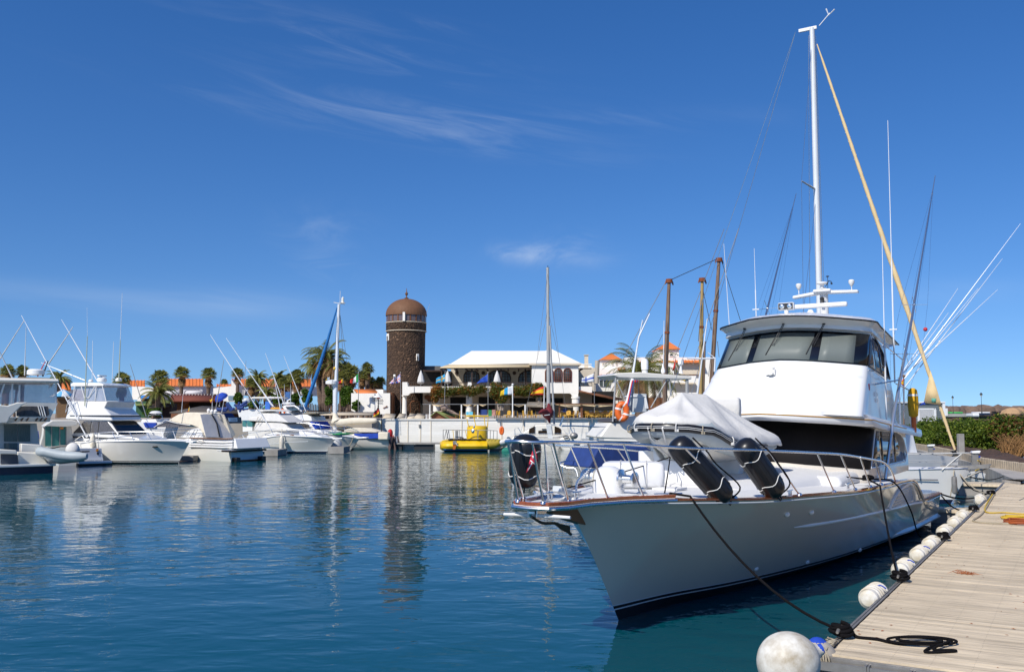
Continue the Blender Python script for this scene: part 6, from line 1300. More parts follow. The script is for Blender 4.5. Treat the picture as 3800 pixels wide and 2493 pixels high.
t=thing('small_orange_roofed_house','small house with a steep orange roof at the far left','building',Wk('R1',490,900,122),0); part('wall',bx(MB(),'R1',450,822,545,900,122,126),stu,t); part('roof',MB().add([Wk('R1',445,825,121.6),Wk('R1',548,825,121.6),Wk('R1',540,760,124),Wk('R1',500,758,124),Wk('R1',455,800,124)],[(0,1,2,3,4)]),tilem,t,solid=.1)
t=thing('striped_umbrella','blue and white striped umbrella at the far left','parasol',Wk('R1',490,885,100),0); 
m=MB(); c=Wk('R1',490,835,100); n=10; r=1.35; vs=[c+Vector((0,0,.25))]+[c+Vector((r*math.cos(2*math.pi*i/n),r*math.sin(2*math.pi*i/n),-.6)) for i in range(n)]; m.add(vs,[(0,1+i,1+(i+1)%n) for i in range(n)]); m.m=[i%2 for i in range(n)]
part('canopy',m,[gel,mat('sky_blue_cloth',(.12,.40,.65),.7)],t,solid=.02); part('pole',MB().cyl(c,c-Vector((0,0,2.2)),.04,6),wcol,t)
solo('thatched_hut',bx(MB(),'R1',440,885,520,1040,99,102).add([Wk('R1',430,892,98.5),Wk('R1',530,892,98.5),Wk('R1',520,878,101),Wk('R1',440,878,101)],[(0,1,2,3)]),mat('brown_reed',(.17,.10,.05),.95,0,.4,4,stretch=(1,1,4)),'brown reed-walled hut between the far-left boats','hut')
t=thing('brown_roofed_kiosk','long kiosk with a flat dark red-brown roof and orange timber walls','kiosk',Wk('K3',700,570,110),0)
rbr=mat('red_brown_roofing',(.17,.045,.025),.8,0,.15,.8); ow=mat('orange_timber',(.36,.13,.04),.7,0,.3,2,stretch=(4,4,.5))
part('roof',MB().add([Wk('K3',318,395,108.5),Wk('K3',1200,395,108.5),Wk('K3',1120,292,112),Wk('K3',330,290,112)],[(0,1,2,3)]),rbr,t,solid=.25); part('wall',bx(MB(),'K3',330,392,548,600,109.5,113),ow,t); part('wall',bx(MB(),'K3',548,392,1190,600,111.5,113),brw,t); part('dark_opening',bx(MB(),'K3',550,400,1185,500,111.3,111.48),dkin,t)
m=MB()
for i in range(18): x=lerp(325,1180,i/17); bx(m,'K3',x,278,x+14,290,111,111.3)
part('ridge_trim',m,gelc,t)
t=thing('dark_pitched_canopy','wide dark grey-brown shingled canopy low behind the moored boats','canopy',Wk('K3',850,580,100),0)
gsh=mat('grey_brown_shingles',(.10,.085,.07),.9,0,.3,2); part('roof',MB().add([Wk('K3',310,585,96),Wk('K3',1640,600,96),Wk('K3',1200,495,102),Wk('K3',850,482,102),Wk('K3',700,510,101)],[(0,1,2,3,4)]),gsh,t,solid=.15); part('wall',bx(MB(),'K3',330,588,1500,700,98.5,99),brw,t)
t=thing('green_hut','green-walled hut with a small dark gabled porch left of the kiosk','hut',Wk('R1',1150,1040,104),0); part('wall',bx(MB(),'R1',1048,915,1170,1040,106,108),mat('dark_green_boards',(.025,.09,.04),.7,0,.3,2),t); part('side_wall',bx(MB(),'R1',1170,930,1320,1040,105,107),dkw,t); part('roof',MB().add([Wk('R1',1150,965,104),Wk('R1',1310,952,104),Wk('R1',1225,915,107)],[(0,1,2)]),gsh,t,solid=.1); part('olive_roof',MB().add([Wk('R1',1045,945,105),Wk('R1',1180,945,105),Wk('R1',1170,915,107.5),Wk('R1',1045,915,107.5)],[(0,1,2,3)]).add([Wk('R1',1230,918,108.5),Wk('R1',1315,930,108.5),Wk('R1',1315,905,110),Wk('R1',1230,895,110)],[(0,1,2,3)]),gr,t,solid=.08)
part('lattice_window',MB().b2(Wk('R1',1218,1,104).x,Wk('R1',1260,1,104).x,104.9,105,Wk('R1',1,990,104).z,Wk('R1',1,962,104).z),gelg,t)
t=thing('blue_awning_shop','small white shop with a rounded blue awning','shop',Wk('R1',1130,915,112),0); part('wall',bx(MB(),'R1',1060,862,1240,930,113,116),stu,t); c=Wk('R1',1130,888,112.5)
part('blue_awning',MB().grid([[Wk('R1',x,892,112.4),Wk('R1',x,878,112.5),Wk('R1',x,868,113)] for x in (1088,1100,1130,1160,1168)]),mat('sky_blue_awning',(.02,.20,.55),.6),t,solid=.05); part('dark_door',bx(MB(),'R1',1095,893,1165,930,112.9,113),dkin,t)
t=thing('blue_striped_parasol','large blue umbrella tilted beside the kiosk roof','parasol',Wk('R2',372,900,104),0); c=Wk('K3',1150,310,104); part('canopy',MB().lathe([(.78,-.3),(.7,-.05),(.45,.2),(.001,.32)],c,12,axis=(-.35,-.4,.8)),bluec,t,ang=10); part('pole',MB().cyl(c,c-Vector((.2,0,2.5)),.05,6),wcol,t)
solo('slat_fence',(lambda m:[m.b2(x,x+.12,106,106.06,GZ,Wk('R2',1,935,106).z+random.uniform(-.1,.15)) for x in [Wk('R2',620,1,106).x+.19*i for i in range(int((Wk('R2',1450,1,106).x-Wk('R2',620,1,106).x)/.19))]] and m)(MB()).b2(Wk('R2',620,1,106).x,Wk('R2',1450,1,106).x,106.07,106.12,GZ+.8,GZ+.95),dkw,'dark slatted timber fence below the palms','fence')
solo('blue_poster_panel',bx(MB(),'R2',870,840,908,900,105,105.2),mat('blue_poster',(.05,.16,.42),.6,0,.5,2),'blue poster panel among the palms','sign')
# ---------------------------------------------------------------- moored boats on the left
flagr=mat('flag_red',(.60,.03,.02),.7); flagy=mat('flag_yellow',(.80,.50,.02),.7); flagb=mat('flag_blue',(.02,.08,.45),.7); flagw=mat('flag_white',(.75,.75,.75),.7); flagg=mat('flag_green',(.02,.30,.08),.7); flagk=mat('flag_black',(.02,.02,.02),.7); flagc=mat('flag_cyan',(.03,.33,.62),.7)
def autohull(bf,K,L,B,tip,sheerpx,mats,z=(-.3,.0,.10,.14),mr=(0,),far=-1,n=8,p=1.25,dkf=None,wlf=None,paf=.6):
    t=bf.v(K,*tip,0); sh=[(t.x,t.z)]
    for x,y,f in sheerpx: r=bf.v(K,x,y,far*B/2*f); sh.append((r.x,r.z))
    sh=sorted(sh); u0=sh[0][0]; sh.append((L+5,sh[-1][1]))
    dk=[(u0+(L-u0)*a,B/2*b) for a,b in (dkf or ((0,0),(.06,.32),(.15,.60),(.3,.86),(.5,1),(.8,.98),(1,.92)))]; wl=[(L*a,B/2*b) for a,b in (wlf or ((0,0),(.1,.22),(.3,.62),(.5,.82),(.8,.88),(1,.84)))]
    o,e=hull(bf,L,sh,wl,dk,[(-1,.4),(0,0),(t.z,u0),(t.z+.3,u0-.1)],mats,z,n,p,22,list(mr),paf)
    bf.part('deck',deckmesh(e,.05,-.01,.01),deckm); return e
def sl(bf,name,K,pts,w,mt,parent=None,off=0,wt=None,bev=.04,nv=None,plan=None,label=None):
    pr=bf.prof(K,pts,nv if nv is not None else -w); return bf.part(name,MB().slab(pr,w,wt,plan,0,off),mt,parent,bevel=bev,label=label)
def pole(bf,name,K,a,b,va,vb,r,mt=None,parent=None,k=2,rt=None):
    A_=bf.v(K,*a,va); B_=bf.v(K,*b,vb); return bf.part(name,MB().tube([A_,A_.lerp(B_,.5),B_],[r,r*.8,(rt or r*.4)],6),mt or mastw,parent)
def posts(bf,K,L_,v,r=.025,mt=None,parent=None,name='frame_tube'):
    for a,b in L_: A_=bf.v(K,*a,v); B_=bf.v(K,*b,v); bf.part(name,MB().cyl(A_,B_,r,6),mt or gel,parent)
def bf_at(px,hd,name,label,cat,K=None,u=0,v=0,group=None):
    p=G(*(q(K,*px) if K else px),0); h=Vector((hd[0],hd[1],0)).normalized(); A=-h; Pv=Vector((-h.y,h.x,0)); return BF(p-A*u-Pv*v,hd,name,label,cat,group)
def edger(e,us,h,far,bf,r=.018,lean=.3):
    return rail(bf,e,[(e[0][0]+.05,h),(us[-1],h*.75),(us[-1]+.5,.02)],us,r,inset=.08,lean=lean)
# C: the large white flybridge cruiser, bow right
C=bf_at((1720,1440),(.95,-.31),'flybridge_cruiser','large white flybridge cruiser with clear-curtained bridge and dark windows, bow to the right','boat','K2')
hc=mat('cruiser_hull',(.70,.68,.62),.15,0,.04,1,coat=.5)
ce=autohull(C,'K2',9.6,3.7,(1890,1130),((1700,1118,.35),(1300,1112,.8),(800,1120,1),(300,1130,1)),[hc,blk,gel],(-.3,.0,.11,.14,.19),(1,1,2,1,0,0),paf=.7,p=1.5)
C.part('gunwale',MB().tube([(u,v,z) for u,v,z in ce],.05,6).tube([(u,-v,z) for u,v,z in ce],.05,6),gel)
C.part('bow_plank',MB().slab(C.prof('K2',[(1860,1122),(1970,1118),(1960,1142),(1860,1140)],0),.22),gel,bevel=.03)
hp=sl(C,'deckhouse','K2',[(100,1115),(190,1000),(330,822),(690,822),(850,1020),(1150,1080),(1150,1120)],1.45,gel,wt=1.25)
for pts in ([(205,998),(345,832),(448,832),(440,1000)],[(460,1000),(470,832),(560,832),(555,1003)],[(572,1003),(575,832),(680,832),(835,1012)]): sl(C,'side_window','K2',pts,1.45,curt,hp,off=.02,wt=1.33,bev=0,nv=-1.42)
sl(C,'windscreen','K2',[(700,832),(728,832),(880,1012),(850,1016)],1.40,blackg,hp,off=-.04,wt=1.2,bev=0)
C.part('centre_post',MB().cyl(C.v('K2',700,828,-1.3),C.v('K2',855,1018,-1.42),.05,6),gel,hp)
sl(C,'side_stripe','K2',[(190,1045),(600,1062),(1100,1085),(600,1075),(190,1065)],1.47,darkp,hp,off=.01,bev=0)
fo=sl(C,'flybridge','K2',[(80,800),(765,822),(735,740),(640,640),(680,535),(125,530),(112,640),(95,740)],1.5,gel,wt=1.35,bev=.08)
sl(C,'dark_stripe','K2',[(150,742),(735,742),(752,765),(150,752)],1.50,darkp,fo,off=.02,bev=0)
sl(C,'grey_spray_cover','K2',[(650,635),(690,545),(672,542),(630,632)],1.45,canv,fo,off=-.05,bev=.03)
vn=sl(C,'clear_curtain','K2',[(135,532),(215,330),(620,320),(678,538)],1.38,vinyl,fo,wt=1.2,bev=0)
posts(C,'K2',[((200,530),(222,325)),((320,330),(365,490)),((365,490),(430,490)),((430,490),(515,320)),((520,530),(535,320)),((625,318),(680,540))],-1.38,.035,gel,vn); posts(C,'K2',[((625,318),(680,540)),((222,325),(200,530))],1.30,.03,gel,vn)
hd=sl(C,'hardtop','K2',[(158,330),(155,285),(185,268),(560,272),(640,300),(630,322)],1.42,gel,wt=1.36,bev=.06)
a=C.v('K2',615,262,0); C.part('radar_dome',MB().lathe([(.30,0),(.34,.1),(.3,.28),(.14,.36),(.001,.38)],a,14).box(a+Vector((0,0,.44)),(.2,.75,.10)),gel,hd,bevel=.02)
for x,y,s in ((455,262,.16),(860,250,.22)): a=C.v('K2',x,y,0 if x<500 else .6); C.part('satellite_dome',MB().lathe([(s,0),(s*1.05,s*.6),(s*.6,s*1.1),(.001,s*1.2)],a,12),wcol,hd)
gpole=mat('greenish_whip',(.42,.44,.30),.4)
for a,b,v_,m_,r_ in (((655,950),(675,410),-1.5,gpole,.04),((675,408),(672,190),-1.5,mastw,.012),((918,755),(930,440),-.2,gpole,.045),((930,440),(944,78),-.2,mastw,.02),((866,765),(878,452),.6,mastw,.025),((712,755),(716,445),.6,mastw,.025)): pole(C,'whip_antenna','R1',a,b,v_,v_,r_,m_,hd,rt=r_*.6)
for a,b,v_ in (((672,1192),(165,250),-1.75),((755,760),(475,283),1.2),((655,752),(318,616),1.2)):
    og=pole(C,'outrigger','R1',a,b,v_,v_-.2,.045,mastw,rt=.015)
C.part('outrigger_truss',MB().tube([C.v('R1',530,905,-1.7),C.v('R1',560,880,-1.7),C.v('R1',610,1040,-1.75),C.v('R1',575,1000,-1.7),C.v('R1',530,905,-1.7)],.03,6).tube([C.v('R1',530,900,-1.6),C.v('R1',505,1000,-1.6),C.v('R1',560,910,-1.6)],.025,6),mastw)
rail(C,ce,[(ce[0][0]+.05,.55),(2,.6),(4.5,.62),(6.8,.35),(7.3,.03)],[1.2,2.4,3.7,5.0,6.2],.022,lean=-.35)
C.part('hull_vent',MB().ell(C.v('K2',1380,1197,-1.05),(.26,.08,.07),12),darkp); C.part('hull_fender',MB().lathe([(.001,0),(.15,.06),(.17,.2),(.17,.7),(.12,.85),(.05,.92),(.03,1.0)],C.v('K2',482,1212,-1.95),14),fend)
C.part('cleat',cleat(1.0,-.5,C.v('K2',1650,1100,-.5).z,.25),steel)
C.part('bow_anchor',MB().tube([C.v('K3',790,1040,0),C.v('K3',860,1050,0),C.v('K3',880,1080,0)],[.06,.05,.04],6).add([C.v('K3',820,1110,0),C.v('K3',925,1085,0),C.v('K3',880,1062,0),C.v('K3',860,1090,.12)],[(0,1,2),(0,1,3),(1,2,3)]),greyalu)
gmast=mat('dull_grey_mast',(.40,.40,.39),.45,.1,.15,2)
# A: flybridge motor yacht at the far left, stern towards us
A1=bf_at((470,1500),(-.62,.78),'motor_yacht','cream flybridge motor yacht cut by the left edge, stern towards the water, with curtained doors','boat','K1',u=13,v=-1.9)
def au(K,pts,u): return [A1.up(K,x,y,u) for x,y in pts]
def aplate(name,K,pts,u,mt,th=.06,par=None,bev=0): P=au(K,pts,u); return A1.part(name,MB().prism(P,(th,0,0)),mt,par,bevel=bev)
rows=[]
for u in (0,2,5,9,12.2): w=tab([(0,.1),(2,1.2),(5,1.9),(9,2.2),(12.2,2.2)],u); zt=tab([(0,2.0),(6,1.6),(12.2,1.25)],u); rows.append([(u,-w,zt),(u,-w*.95,.5),(u,-w*.8,-.3),(u,w*.8,-.3),(u,w*.95,.5),(u,w,zt)])
ha=A1.part('hull',MB().grid(rows,closed=True,mif=lambda i,j: 0 if j in(0,4) else 1).add(rows[-1],[tuple(range(6))]).add(rows[0],[tuple(range(6))]),[gelc,navy],ang=30)
A1.part('swim_platform',MB().b2(12.2,13.2,-2.1,2.2,.42,.56),gelg,bevel=.03); A1.part('platform_skirt',MB().b2(12.1,13.0,-2.0,2.1,-.1,.42),navy)
for sd_ in (0,): pass
aplate('transom','K1',[(150,1300),(380,1318),(440,1425),(165,1425)],12.1,gelc,.25,bev=.05); aplate('grey_transom_panel','K1',[(0,1318),(150,1325),(158,1425),(0,1410)],12.15,mat('slate_panel',(.06,.07,.09),.3),.2); aplate('transom_cap','K1',[(-40,1275),(135,1285),(148,1322),(-40,1318)],12.4,gelc,.5,bev=.05)
aplate('locker','K1',[(175,1225),(365,1235),(375,1312),(175,1300)],11.5,gelc,.6,bev=.05)
dr=aplate('door_wall','K1',[(-60,1040),(330,1040),(360,1250),(340,1300),(-60,1300)],9.6,gelc,.2)
for x0,x1 in ((36,158),(168,276)): pn_=A1.part('curtained_door',MB().prism(au('K1',[(x0,1052),(x1,1052),(x1,1208),(x0,1208)],9.84),(.05,0,0)),mat('curtain_glass',(.20,.25,.22),.08,0,0,6,col2=(.09,.12,.11),stretch=(9,9,.4)) if 'curtain_glass' not in bpy.data.materials else bpy.data.materials['curtain_glass'],dr)
A1.part('lower_door_panel',MB().prism(au('K1',[(36,1222),(158,1222),(158,1285),(36,1285)],9.84),(.05,0,0)),bpy.data.materials['curtain_glass'],dr)
A1.part('flybridge_deck',MB().slab([(6.0,A1.up('K1',300,985,11).z-.15),(11.3,A1.up('K1',300,1028,11.3).z),(11.5,A1.up('K1',300,985,11.5).z),(6.0,A1.up('K1',300,985,11).z)],2.1),gelc,bevel=.04)
fl=aplate('flybridge_side','K1',[(245,850),(522,855),(455,985),(430,1000),(60,1040),(85,985),(150,985),(140,920)],11.0,gelc,.3)
aplate('sweeping_wing','K1',[(-40,870),(60,880),(150,850),(250,848),(190,880),(80,985),(60,1035),(-40,1045)],11.5,gelc,.35,bev=.05)
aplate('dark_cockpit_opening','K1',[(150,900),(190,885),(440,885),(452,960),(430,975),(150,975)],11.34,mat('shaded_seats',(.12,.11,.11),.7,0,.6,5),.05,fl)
m=MB()
for x in (150,205,255,340,380,420): m=MB().prism(au('K1',[(x,990),(x+14,990),(x-8,1022),(x-20,1018)],11.4),(.08,0,0)); A1.part('bracket',m,brw,fl)
for i,x in enumerate((350,372,395)): A1.part('ladder_rail',MB().cyl(A1.up('K1',x,880,11.4),A1.up('K1',x+25,975,11.4),.03,6),gel,fl)
va=A1.part('clear_curtain',MB().slab([(7.0,A1.up('K1',1,860,11.2).z),(11.0,A1.up('K1',1,860,11.2).z),(10.9,A1.up('K1',1,670,11.2).z),(7.4,A1.up('K1',1,670,11.2).z)],abs(A1.up('K1',515,800,11).y),abs(A1.up('K1',515,800,11).y)),vinyl)
for x0,y0,x1,y1 in ((40,680,0,800),(115,678,105,880),(180,690,178,840),(515,670,515,855)): A1.part('curtain_post',MB().cyl(A1.up('K1',x0,y0,11.05),A1.up('K1',x1,y1,11.05),.05,6),gel,va)
hz=A1.up('K1',1,665,11.2).z; w_=abs(A1.up('K1',528,660,11).y); hh=A1.part('hardtop',MB().slab([(6.8,hz),(11.4,hz),(11.5,hz+.12),(11.3,hz+.26),(6.8,hz+.26)],w_),gelc,bevel=.06)
A1.part('roof_rail',MB().tube(au('K1',[(150,640),(180,622),(455,630),(465,655)],10.6),.035,6).tube(au('K1',[(-30,622),(80,625),(95,645)],10.6),.035,6),ropw,hh)
a=A1.up('K1',328,600,10); A1.part('radar_dome',MB().lathe([(.3,0),(.5,.05),(.5,.28),(.4,.36),(.001,.38)],a,16),gel,hh)
for K,a,b,mt_,r_ in (('R1',(190,715),(202,340),mastw,.03),('R1',(375,625),(565,338),greyalu,.035),('R1',(-40,650),(187,290),greyalu,.035),('R1',(103,750),(-12,510),mastw,.04),('R1',(330,720),(372,600),darkp,.05),('R1',(290,720),(350,605),redp,.04)): A_=A1.up(K,*a,10); B_=A1.up(K,*b,10.4); A1.part('whip_antenna' if mt_ is mastw else 'outrigger',MB().tube([A_,B_],[r_,r_*.5],6),mt_,hh)
# inflatable tender on A's platform
tn2=thing('inflatable_dinghy','grey inflatable dinghy with outboard lying on the swim platform of the cream yacht','dinghy',Gk('K1',560,1412,.6),0)
TT=A1.up('K1',560,1400,12.9); TT=A1.w(*TT); yd=TT.y-1.0
def tp(x,y,d=0): return Wk('K1',x,y,yd+d)
for d_ in (0,1.25):
    part('tube',MB().tube(catmull([tp(365,1300,.6),tp(385,1300,d_*.8+.05),tp(450,1312,d_),tp(560,1335,d_),tp(700,1345,d_),tp(800,1345,d_)],4),[.12,.2]+[.27]*15+[.26,.22,.2,.16][:4],12),hypg,tn2,ang=60)
part('hull',MB().grid([[tp(370,1318,.62),tp(375,1325,.62),tp(372,1318,.62)],[tp(420,1340,.1),tp(455,1398,.62),tp(420,1340,1.1)],[tp(560,1355,.0),tp(560,1412,.62),tp(560,1355,1.25)],[tp(780,1360,.0),tp(775,1388,.62),tp(780,1360,1.25)]]),gelg,tn2,solid=.05,ang=60); part('outboard_cover',MB().ell(tp(668,1285,.6),(.40,.3,.42),14),canv,tn2)
part('console',MB().tube([tp(440,1275,.6),tp(560,1250,.6),tp(630,1250,.6)],.06,6),darkp,tn2); part('seat',MB().b2(tp(560,1,.1).x,tp(800,1,.1).x,tp(0,0,.2).y,tp(0,0,1.1).y,tp(1,1312).z,tp(1,1300).z),darkp,tn2)
# B: small pilothouse boat, stern towards us
B1=bf_at((860,1420),(-.62,.78),'pilothouse_boat','small white pilothouse boat with teal-glass doors, stern towards us beside the dinghy','boat','K1',u=8,v=-.9)
def bu(pts,u,K='K1'): return [B1.up(K,x,y,u) for x,y in pts]
rows=[]
for u in (0,2,4,8): w=tab([(0,.1),(2,1.0),(4,1.35),(8,1.35)],u); zt=tab([(0,1.5),(8,.98)],u); rows.append([(u,-w,zt),(u,-w*.9,-.2),(u,w*.9,-.2),(u,w,zt)])
B1.part('hull',MB().grid(rows,closed=True).add(rows[-1],[(0,1,2,3)]).add(rows[0],[(0,1,2,3)]),gel)
def bpl(name,pts,u,mt,th=.06,par=None,bev=0,K='K1'): return B1.part(name,MB().prism(bu(pts,u,K),(th,0,0)),mt,par,bevel=bev)
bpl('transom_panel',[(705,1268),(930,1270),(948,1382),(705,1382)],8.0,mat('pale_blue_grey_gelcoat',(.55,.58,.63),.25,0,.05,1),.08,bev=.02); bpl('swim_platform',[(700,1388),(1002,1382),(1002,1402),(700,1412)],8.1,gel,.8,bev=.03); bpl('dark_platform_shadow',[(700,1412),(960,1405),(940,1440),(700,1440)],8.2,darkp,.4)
cb=bpl('cabin',[(385,1075),(640,1050),(668,1240),(640,1265),(350,1265),(380,1150)],4.4,gelc,.4,bev=.05); bpl('roof',[(372,1070),(400,1045),(455,1012),(640,1010),(698,1030),(672,1062),(560,1072),(420,1066)],4.7,gelc,.9,bev=.06)
for x0,x1 in ((414,470),(478,545),(552,604)): bpl('sliding_door',[(x0,1068),(x1,1066),(x1,1252),(x0,1252)],4.9,tglass,.04,cb); bpl('door_frame',[(x1,1064),(x1+7,1064),(x1+7,1256),(x1,1256)],4.95,greyalu,.05,cb)
bpl('flag_sticker',[(555,1076),(582,1076),(582,1096),(555,1096)],5.0,flagr,.02,cb); bpl('flag_sticker_band',[(555,1082),(582,1082),(582,1090),(555,1090)],5.03,flagy,.01,cb)
bpl('flag_sticker',[(884,1276),(905,1276),(905,1302),(884,1302)],8.1,flagr,.02); bpl('flag_sticker_band',[(884,1284),(905,1284),(905,1294),(884,1294)],8.13,flagy,.01); bpl('round_emblem',[(890,1310),(900,1305),(908,1312),(908,1325),(900,1333),(890,1326)],8.1,darkp,.02)
B1.part('blue_cover_patch',MB().prism(bu([(315,1165),(350,1110),(360,1185)],5.5),(.1,0,0)),bluec); B1.part('rail',MB().tube(bu([(745,1265),(742,1230),(820,1215),(915,1190),(990,1185)],7),.03,6),steel)
# D: express cruiser with a big cream canvas, stern right towards us
D1=bf_at((1330,1395),(-.85,.52),'express_cruiser','white express cruiser under a cream canvas top with its back shaded grey','boat','K3',u=9,v=1.5)
rows=[]; SD=[(1640,1150)]
zs=D1.up('K3',1500,1195,9.4).z
for u in (0,.6,2,4,6.5,9.0):
    w=tab([(0,.08),(.6,.7),(2,1.15),(4,1.5),(6.5,1.6),(9,1.55)],u); zt=tab([(0,1.45),(4,1.3),(9,zs+.1)],u); rows.append([(u-(.9 if u<1 else .2),-w,zt),(u,-w*.97,.45),(u,-w*.85,-.2),(u,w*.85,-.2),(u,w*.97,.45),(u-(.9 if u<1 else .2 if u<8 else 0),w,zt)])
D1.part('hull',MB().grid(rows,closed=True,mif=lambda i,j: 0 if j!=2 else 1).add(rows[-1],[tuple(range(6))],2).add(rows[0],[tuple(range(6))]),[hc,brw,mat('shaded_transom',(.62,.70,.72),.3,0,.1,1)],ang=30)  # transom face has its shade painted in as pale blue
D1.part('bottom_stripe',MB().b2(2,9.02,-1.38,1.38,-.02,.09),brw)
for y in (1010,1068,1112,1150):
    P=[D1.v('K3',x,y+dy,1.62) for x,dy in ((640,-10),(900,0),(1200,8),(1360,0))]; D1.part('rubbing_strake' if y==1010 else 'moulded_step',MB().tube(P,.05 if y==1010 else .07,6),teakp if y==1010 else gel)
D1.part('topside',MB().slab([(1.5,1.2)]+D1.prof('K3',[(640,1000),(900,1010),(1370,1015)],1.6)+D1.prof('K3',[(1430,1180),(700,1150)],1.6),1.58,1.5,plan=lambda u:.55+.45*min(1,max(0,u)/4)),gel,bevel=.04)
D1.part('coachroof',MB().slab(D1.prof('K3',[(420,1000),(640,850),(820,830),(850,1010)],1.35)[::1],1.35,1.2,plan=lambda u:.6+.4*min(1,max(0,u)/4)),gel,bevel=.06)
dc=D1.part('canvas_top',MB().slab(D1.prof('K3',[(240,712),(400,610),(520,578),(700,580),(810,600),(850,800),(905,985),(760,830),(650,790),(430,760)],1.35),1.35,1.05),canvc,bevel=.05)
D1.part('windscreen',MB().slab(D1.prof('K3',[(60,820),(240,715),(430,765),(645,795),(560,822)],1.38),1.38,1.15),curt,dc); D1.part('windscreen_frame',MB().tube([D1.v('K3',x,y,1.4) for x,y in ((50,828),(240,708),(430,758),(650,792))],.03,6),gel,dc)
gv=mat('shaded_canvas_back',(.46,.45,.45),.6,0,.12,3,bump=.02,bscale=3)  # back of the cream canvas, its shade painted in as grey
P=[D1.v('K3',812,610,1.3),D1.v('K3',905,985,1.35),D1.up('K3',1330,1000,D1.v('K3',905,985,1.35).x+.2),D1.up('K3',1200,606,D1.v('K3',812,610,1.3).x+.1)]
D1.part('canvas_back',MB().prism(P,(.06,0,0)),gv,dc); D1.part('zip',MB().tube([P[3].lerp(P[0],.55)+Vector((.12,0,0)),P[3].lerp(P[0],.45)*.6+P[2].lerp(P[1],.45)*.4+Vector((.12,0,0)),P[2].lerp(P[1],.5)+Vector((.12,0,.05))],.05,6),blk,dc)
P2=[D1.up('K3',x,y,6.2) for x,y in ((1210,612),(1300,760),(1400,940),(1340,1000))]; D1.part('canvas_side',MB().prism(P2,(-1.0,0,0)),canvc,dc)
ns=D1.part('name_canvas',MB().prism([D1.up('K3',x,y,5.6) for x,y in ((1205,590),(1340,590),(1385,650),(1370,760),(1300,765))],(-.6,0,0)),bluedk,dc)
P=[(1255,655),(1485,655),(1498,760),(1300,760)]; nb_=D1.part('name_board',MB().prism([D1.up('K3',x,y,6.4) for x,y in P],(.06,0,0)),navy,dc); D1.part('name_panel',MB().prism([D1.up('K3',x,y,6.48) for x,y in ((1275,668),(1428,668),(1428,728),(1290,728))],(.02,0,0)),mat('pale_blue_panel',(.40,.55,.68),.5),nb_)
cu=bpy.data.curves.new('t','FONT'); cu.body='Kurdman'; cu.size=1; o=bpy.data.objects.new('t',cu); COL.objects.link(o); me=bpy.data.meshes.new_from_object(o); bpy.data.objects.remove(o); m=MB(); ax=D1.up('K3',1322,712,6.52); bx_=D1.up('K3',1420,712,6.52); sc_=(bx_-ax).length/max(v.co.x for v in me.vertices); dirv=(bx_-ax).normalized(); m.v=[tuple(ax+dirv*(v.co.x*sc_)+Vector((0,0,v.co.y*sc_))) for v in me.vertices]; m.f=[tuple(p.vertices) for p in me.polygons]; m.m=[0]*len(m.f); D1.part('lettering',m,navy,nb_,recalc=False)
tr_=9.0
D1.part('transom_wall',MB().prism([D1.up('K3',x,y,tr_-.3) for x,y in ((1430,1015),(1740,1020),(1790,1185),(1430,1180))],(-.15,0,0)),gelg,bevel=.03); D1.part('stern_quarter',MB().prism([D1.up('K3',x,y,tr_-.2) for x,y in ((1720,965),(1770,1010),(1850,1170),(1790,1185),(1740,1020))],(-.9,0,0)),gel,bevel=.05)
D1.part('near_quarter',MB().prism([D1.up('K3',x,y,tr_-.1) for x,y in ((1400,1010),(1435,1012),(1440,1185),(1425,1180))],(-.9,0,0)),gel,bevel=.05)
D1.part('bathing_platform',MB().prism([D1.up('K3',x,y,tr_+.25) for x,y in ((1170,1200),(1900,1175),(1900,1200),(1340,1232),(1175,1225))],(-.5,0,0)),gel,bevel=.02); D1.part('platform_trim',MB().tube([D1.up('K3',x,y,tr_+.3) for x,y in ((1175,1218),(1340,1225),(1905,1195))],.07,6),dkw)
for x,y in ((1410,1365),(1835,1340)): D1.part('stern_drive',MB().box(D1.up('K3',x,y,9.4),(.5,.4,.35)).box(D1.up('K3',x+25,y+20,9.4),(.3,.2,.3)),blk,bevel=.05)
for x,y in ((1010,560),(955,545),(1070,560)): D1.part('mast_light',MB().lathe([(.1,-.1),(.14,.05),(.08,.16),(.001,.2)],D1.v('K3',x,y+10,.2),10).cyl(D1.v('K3',x,y,.2),D1.v('K3',x,y+40,.2),.03,6),wcol,dc)
pole(D1,'ensign_staff','K3',(1012,560),(1018,240),.2,.2,.025,mastw,dc); D1.part('swim_ladder',MB().tube([D1.v('K3',x,y,1.7) for x,y in ((655,985),(735,860),(780,858),(720,985))],.025,6).tube([D1.v('K3',x,y,1.7) for x,y in ((680,940),(745,940))],.025,6),steel)
D1.part('side_rail',MB().tube([D1.v('K3',x,y,1.55) for x,y in ((0,860),(300,862),(640,860),(830,865))],.025,6).tube([D1.v('K3',x,y,1.6) for x,y in ((330,950),(600,950),(800,950))],.015,6),steel)
for a_,b_ in (((350,870),(240,985)),((585,865),(520,985)),((655,865),(590,985))): D1.part('stanchion',MB().cyl(D1.v('K3',*a_,1.55),D1.v('K3',*b_,1.6),.02,6),steel)
for a_,b_ in (((680,1100),(780,1280)),): pass
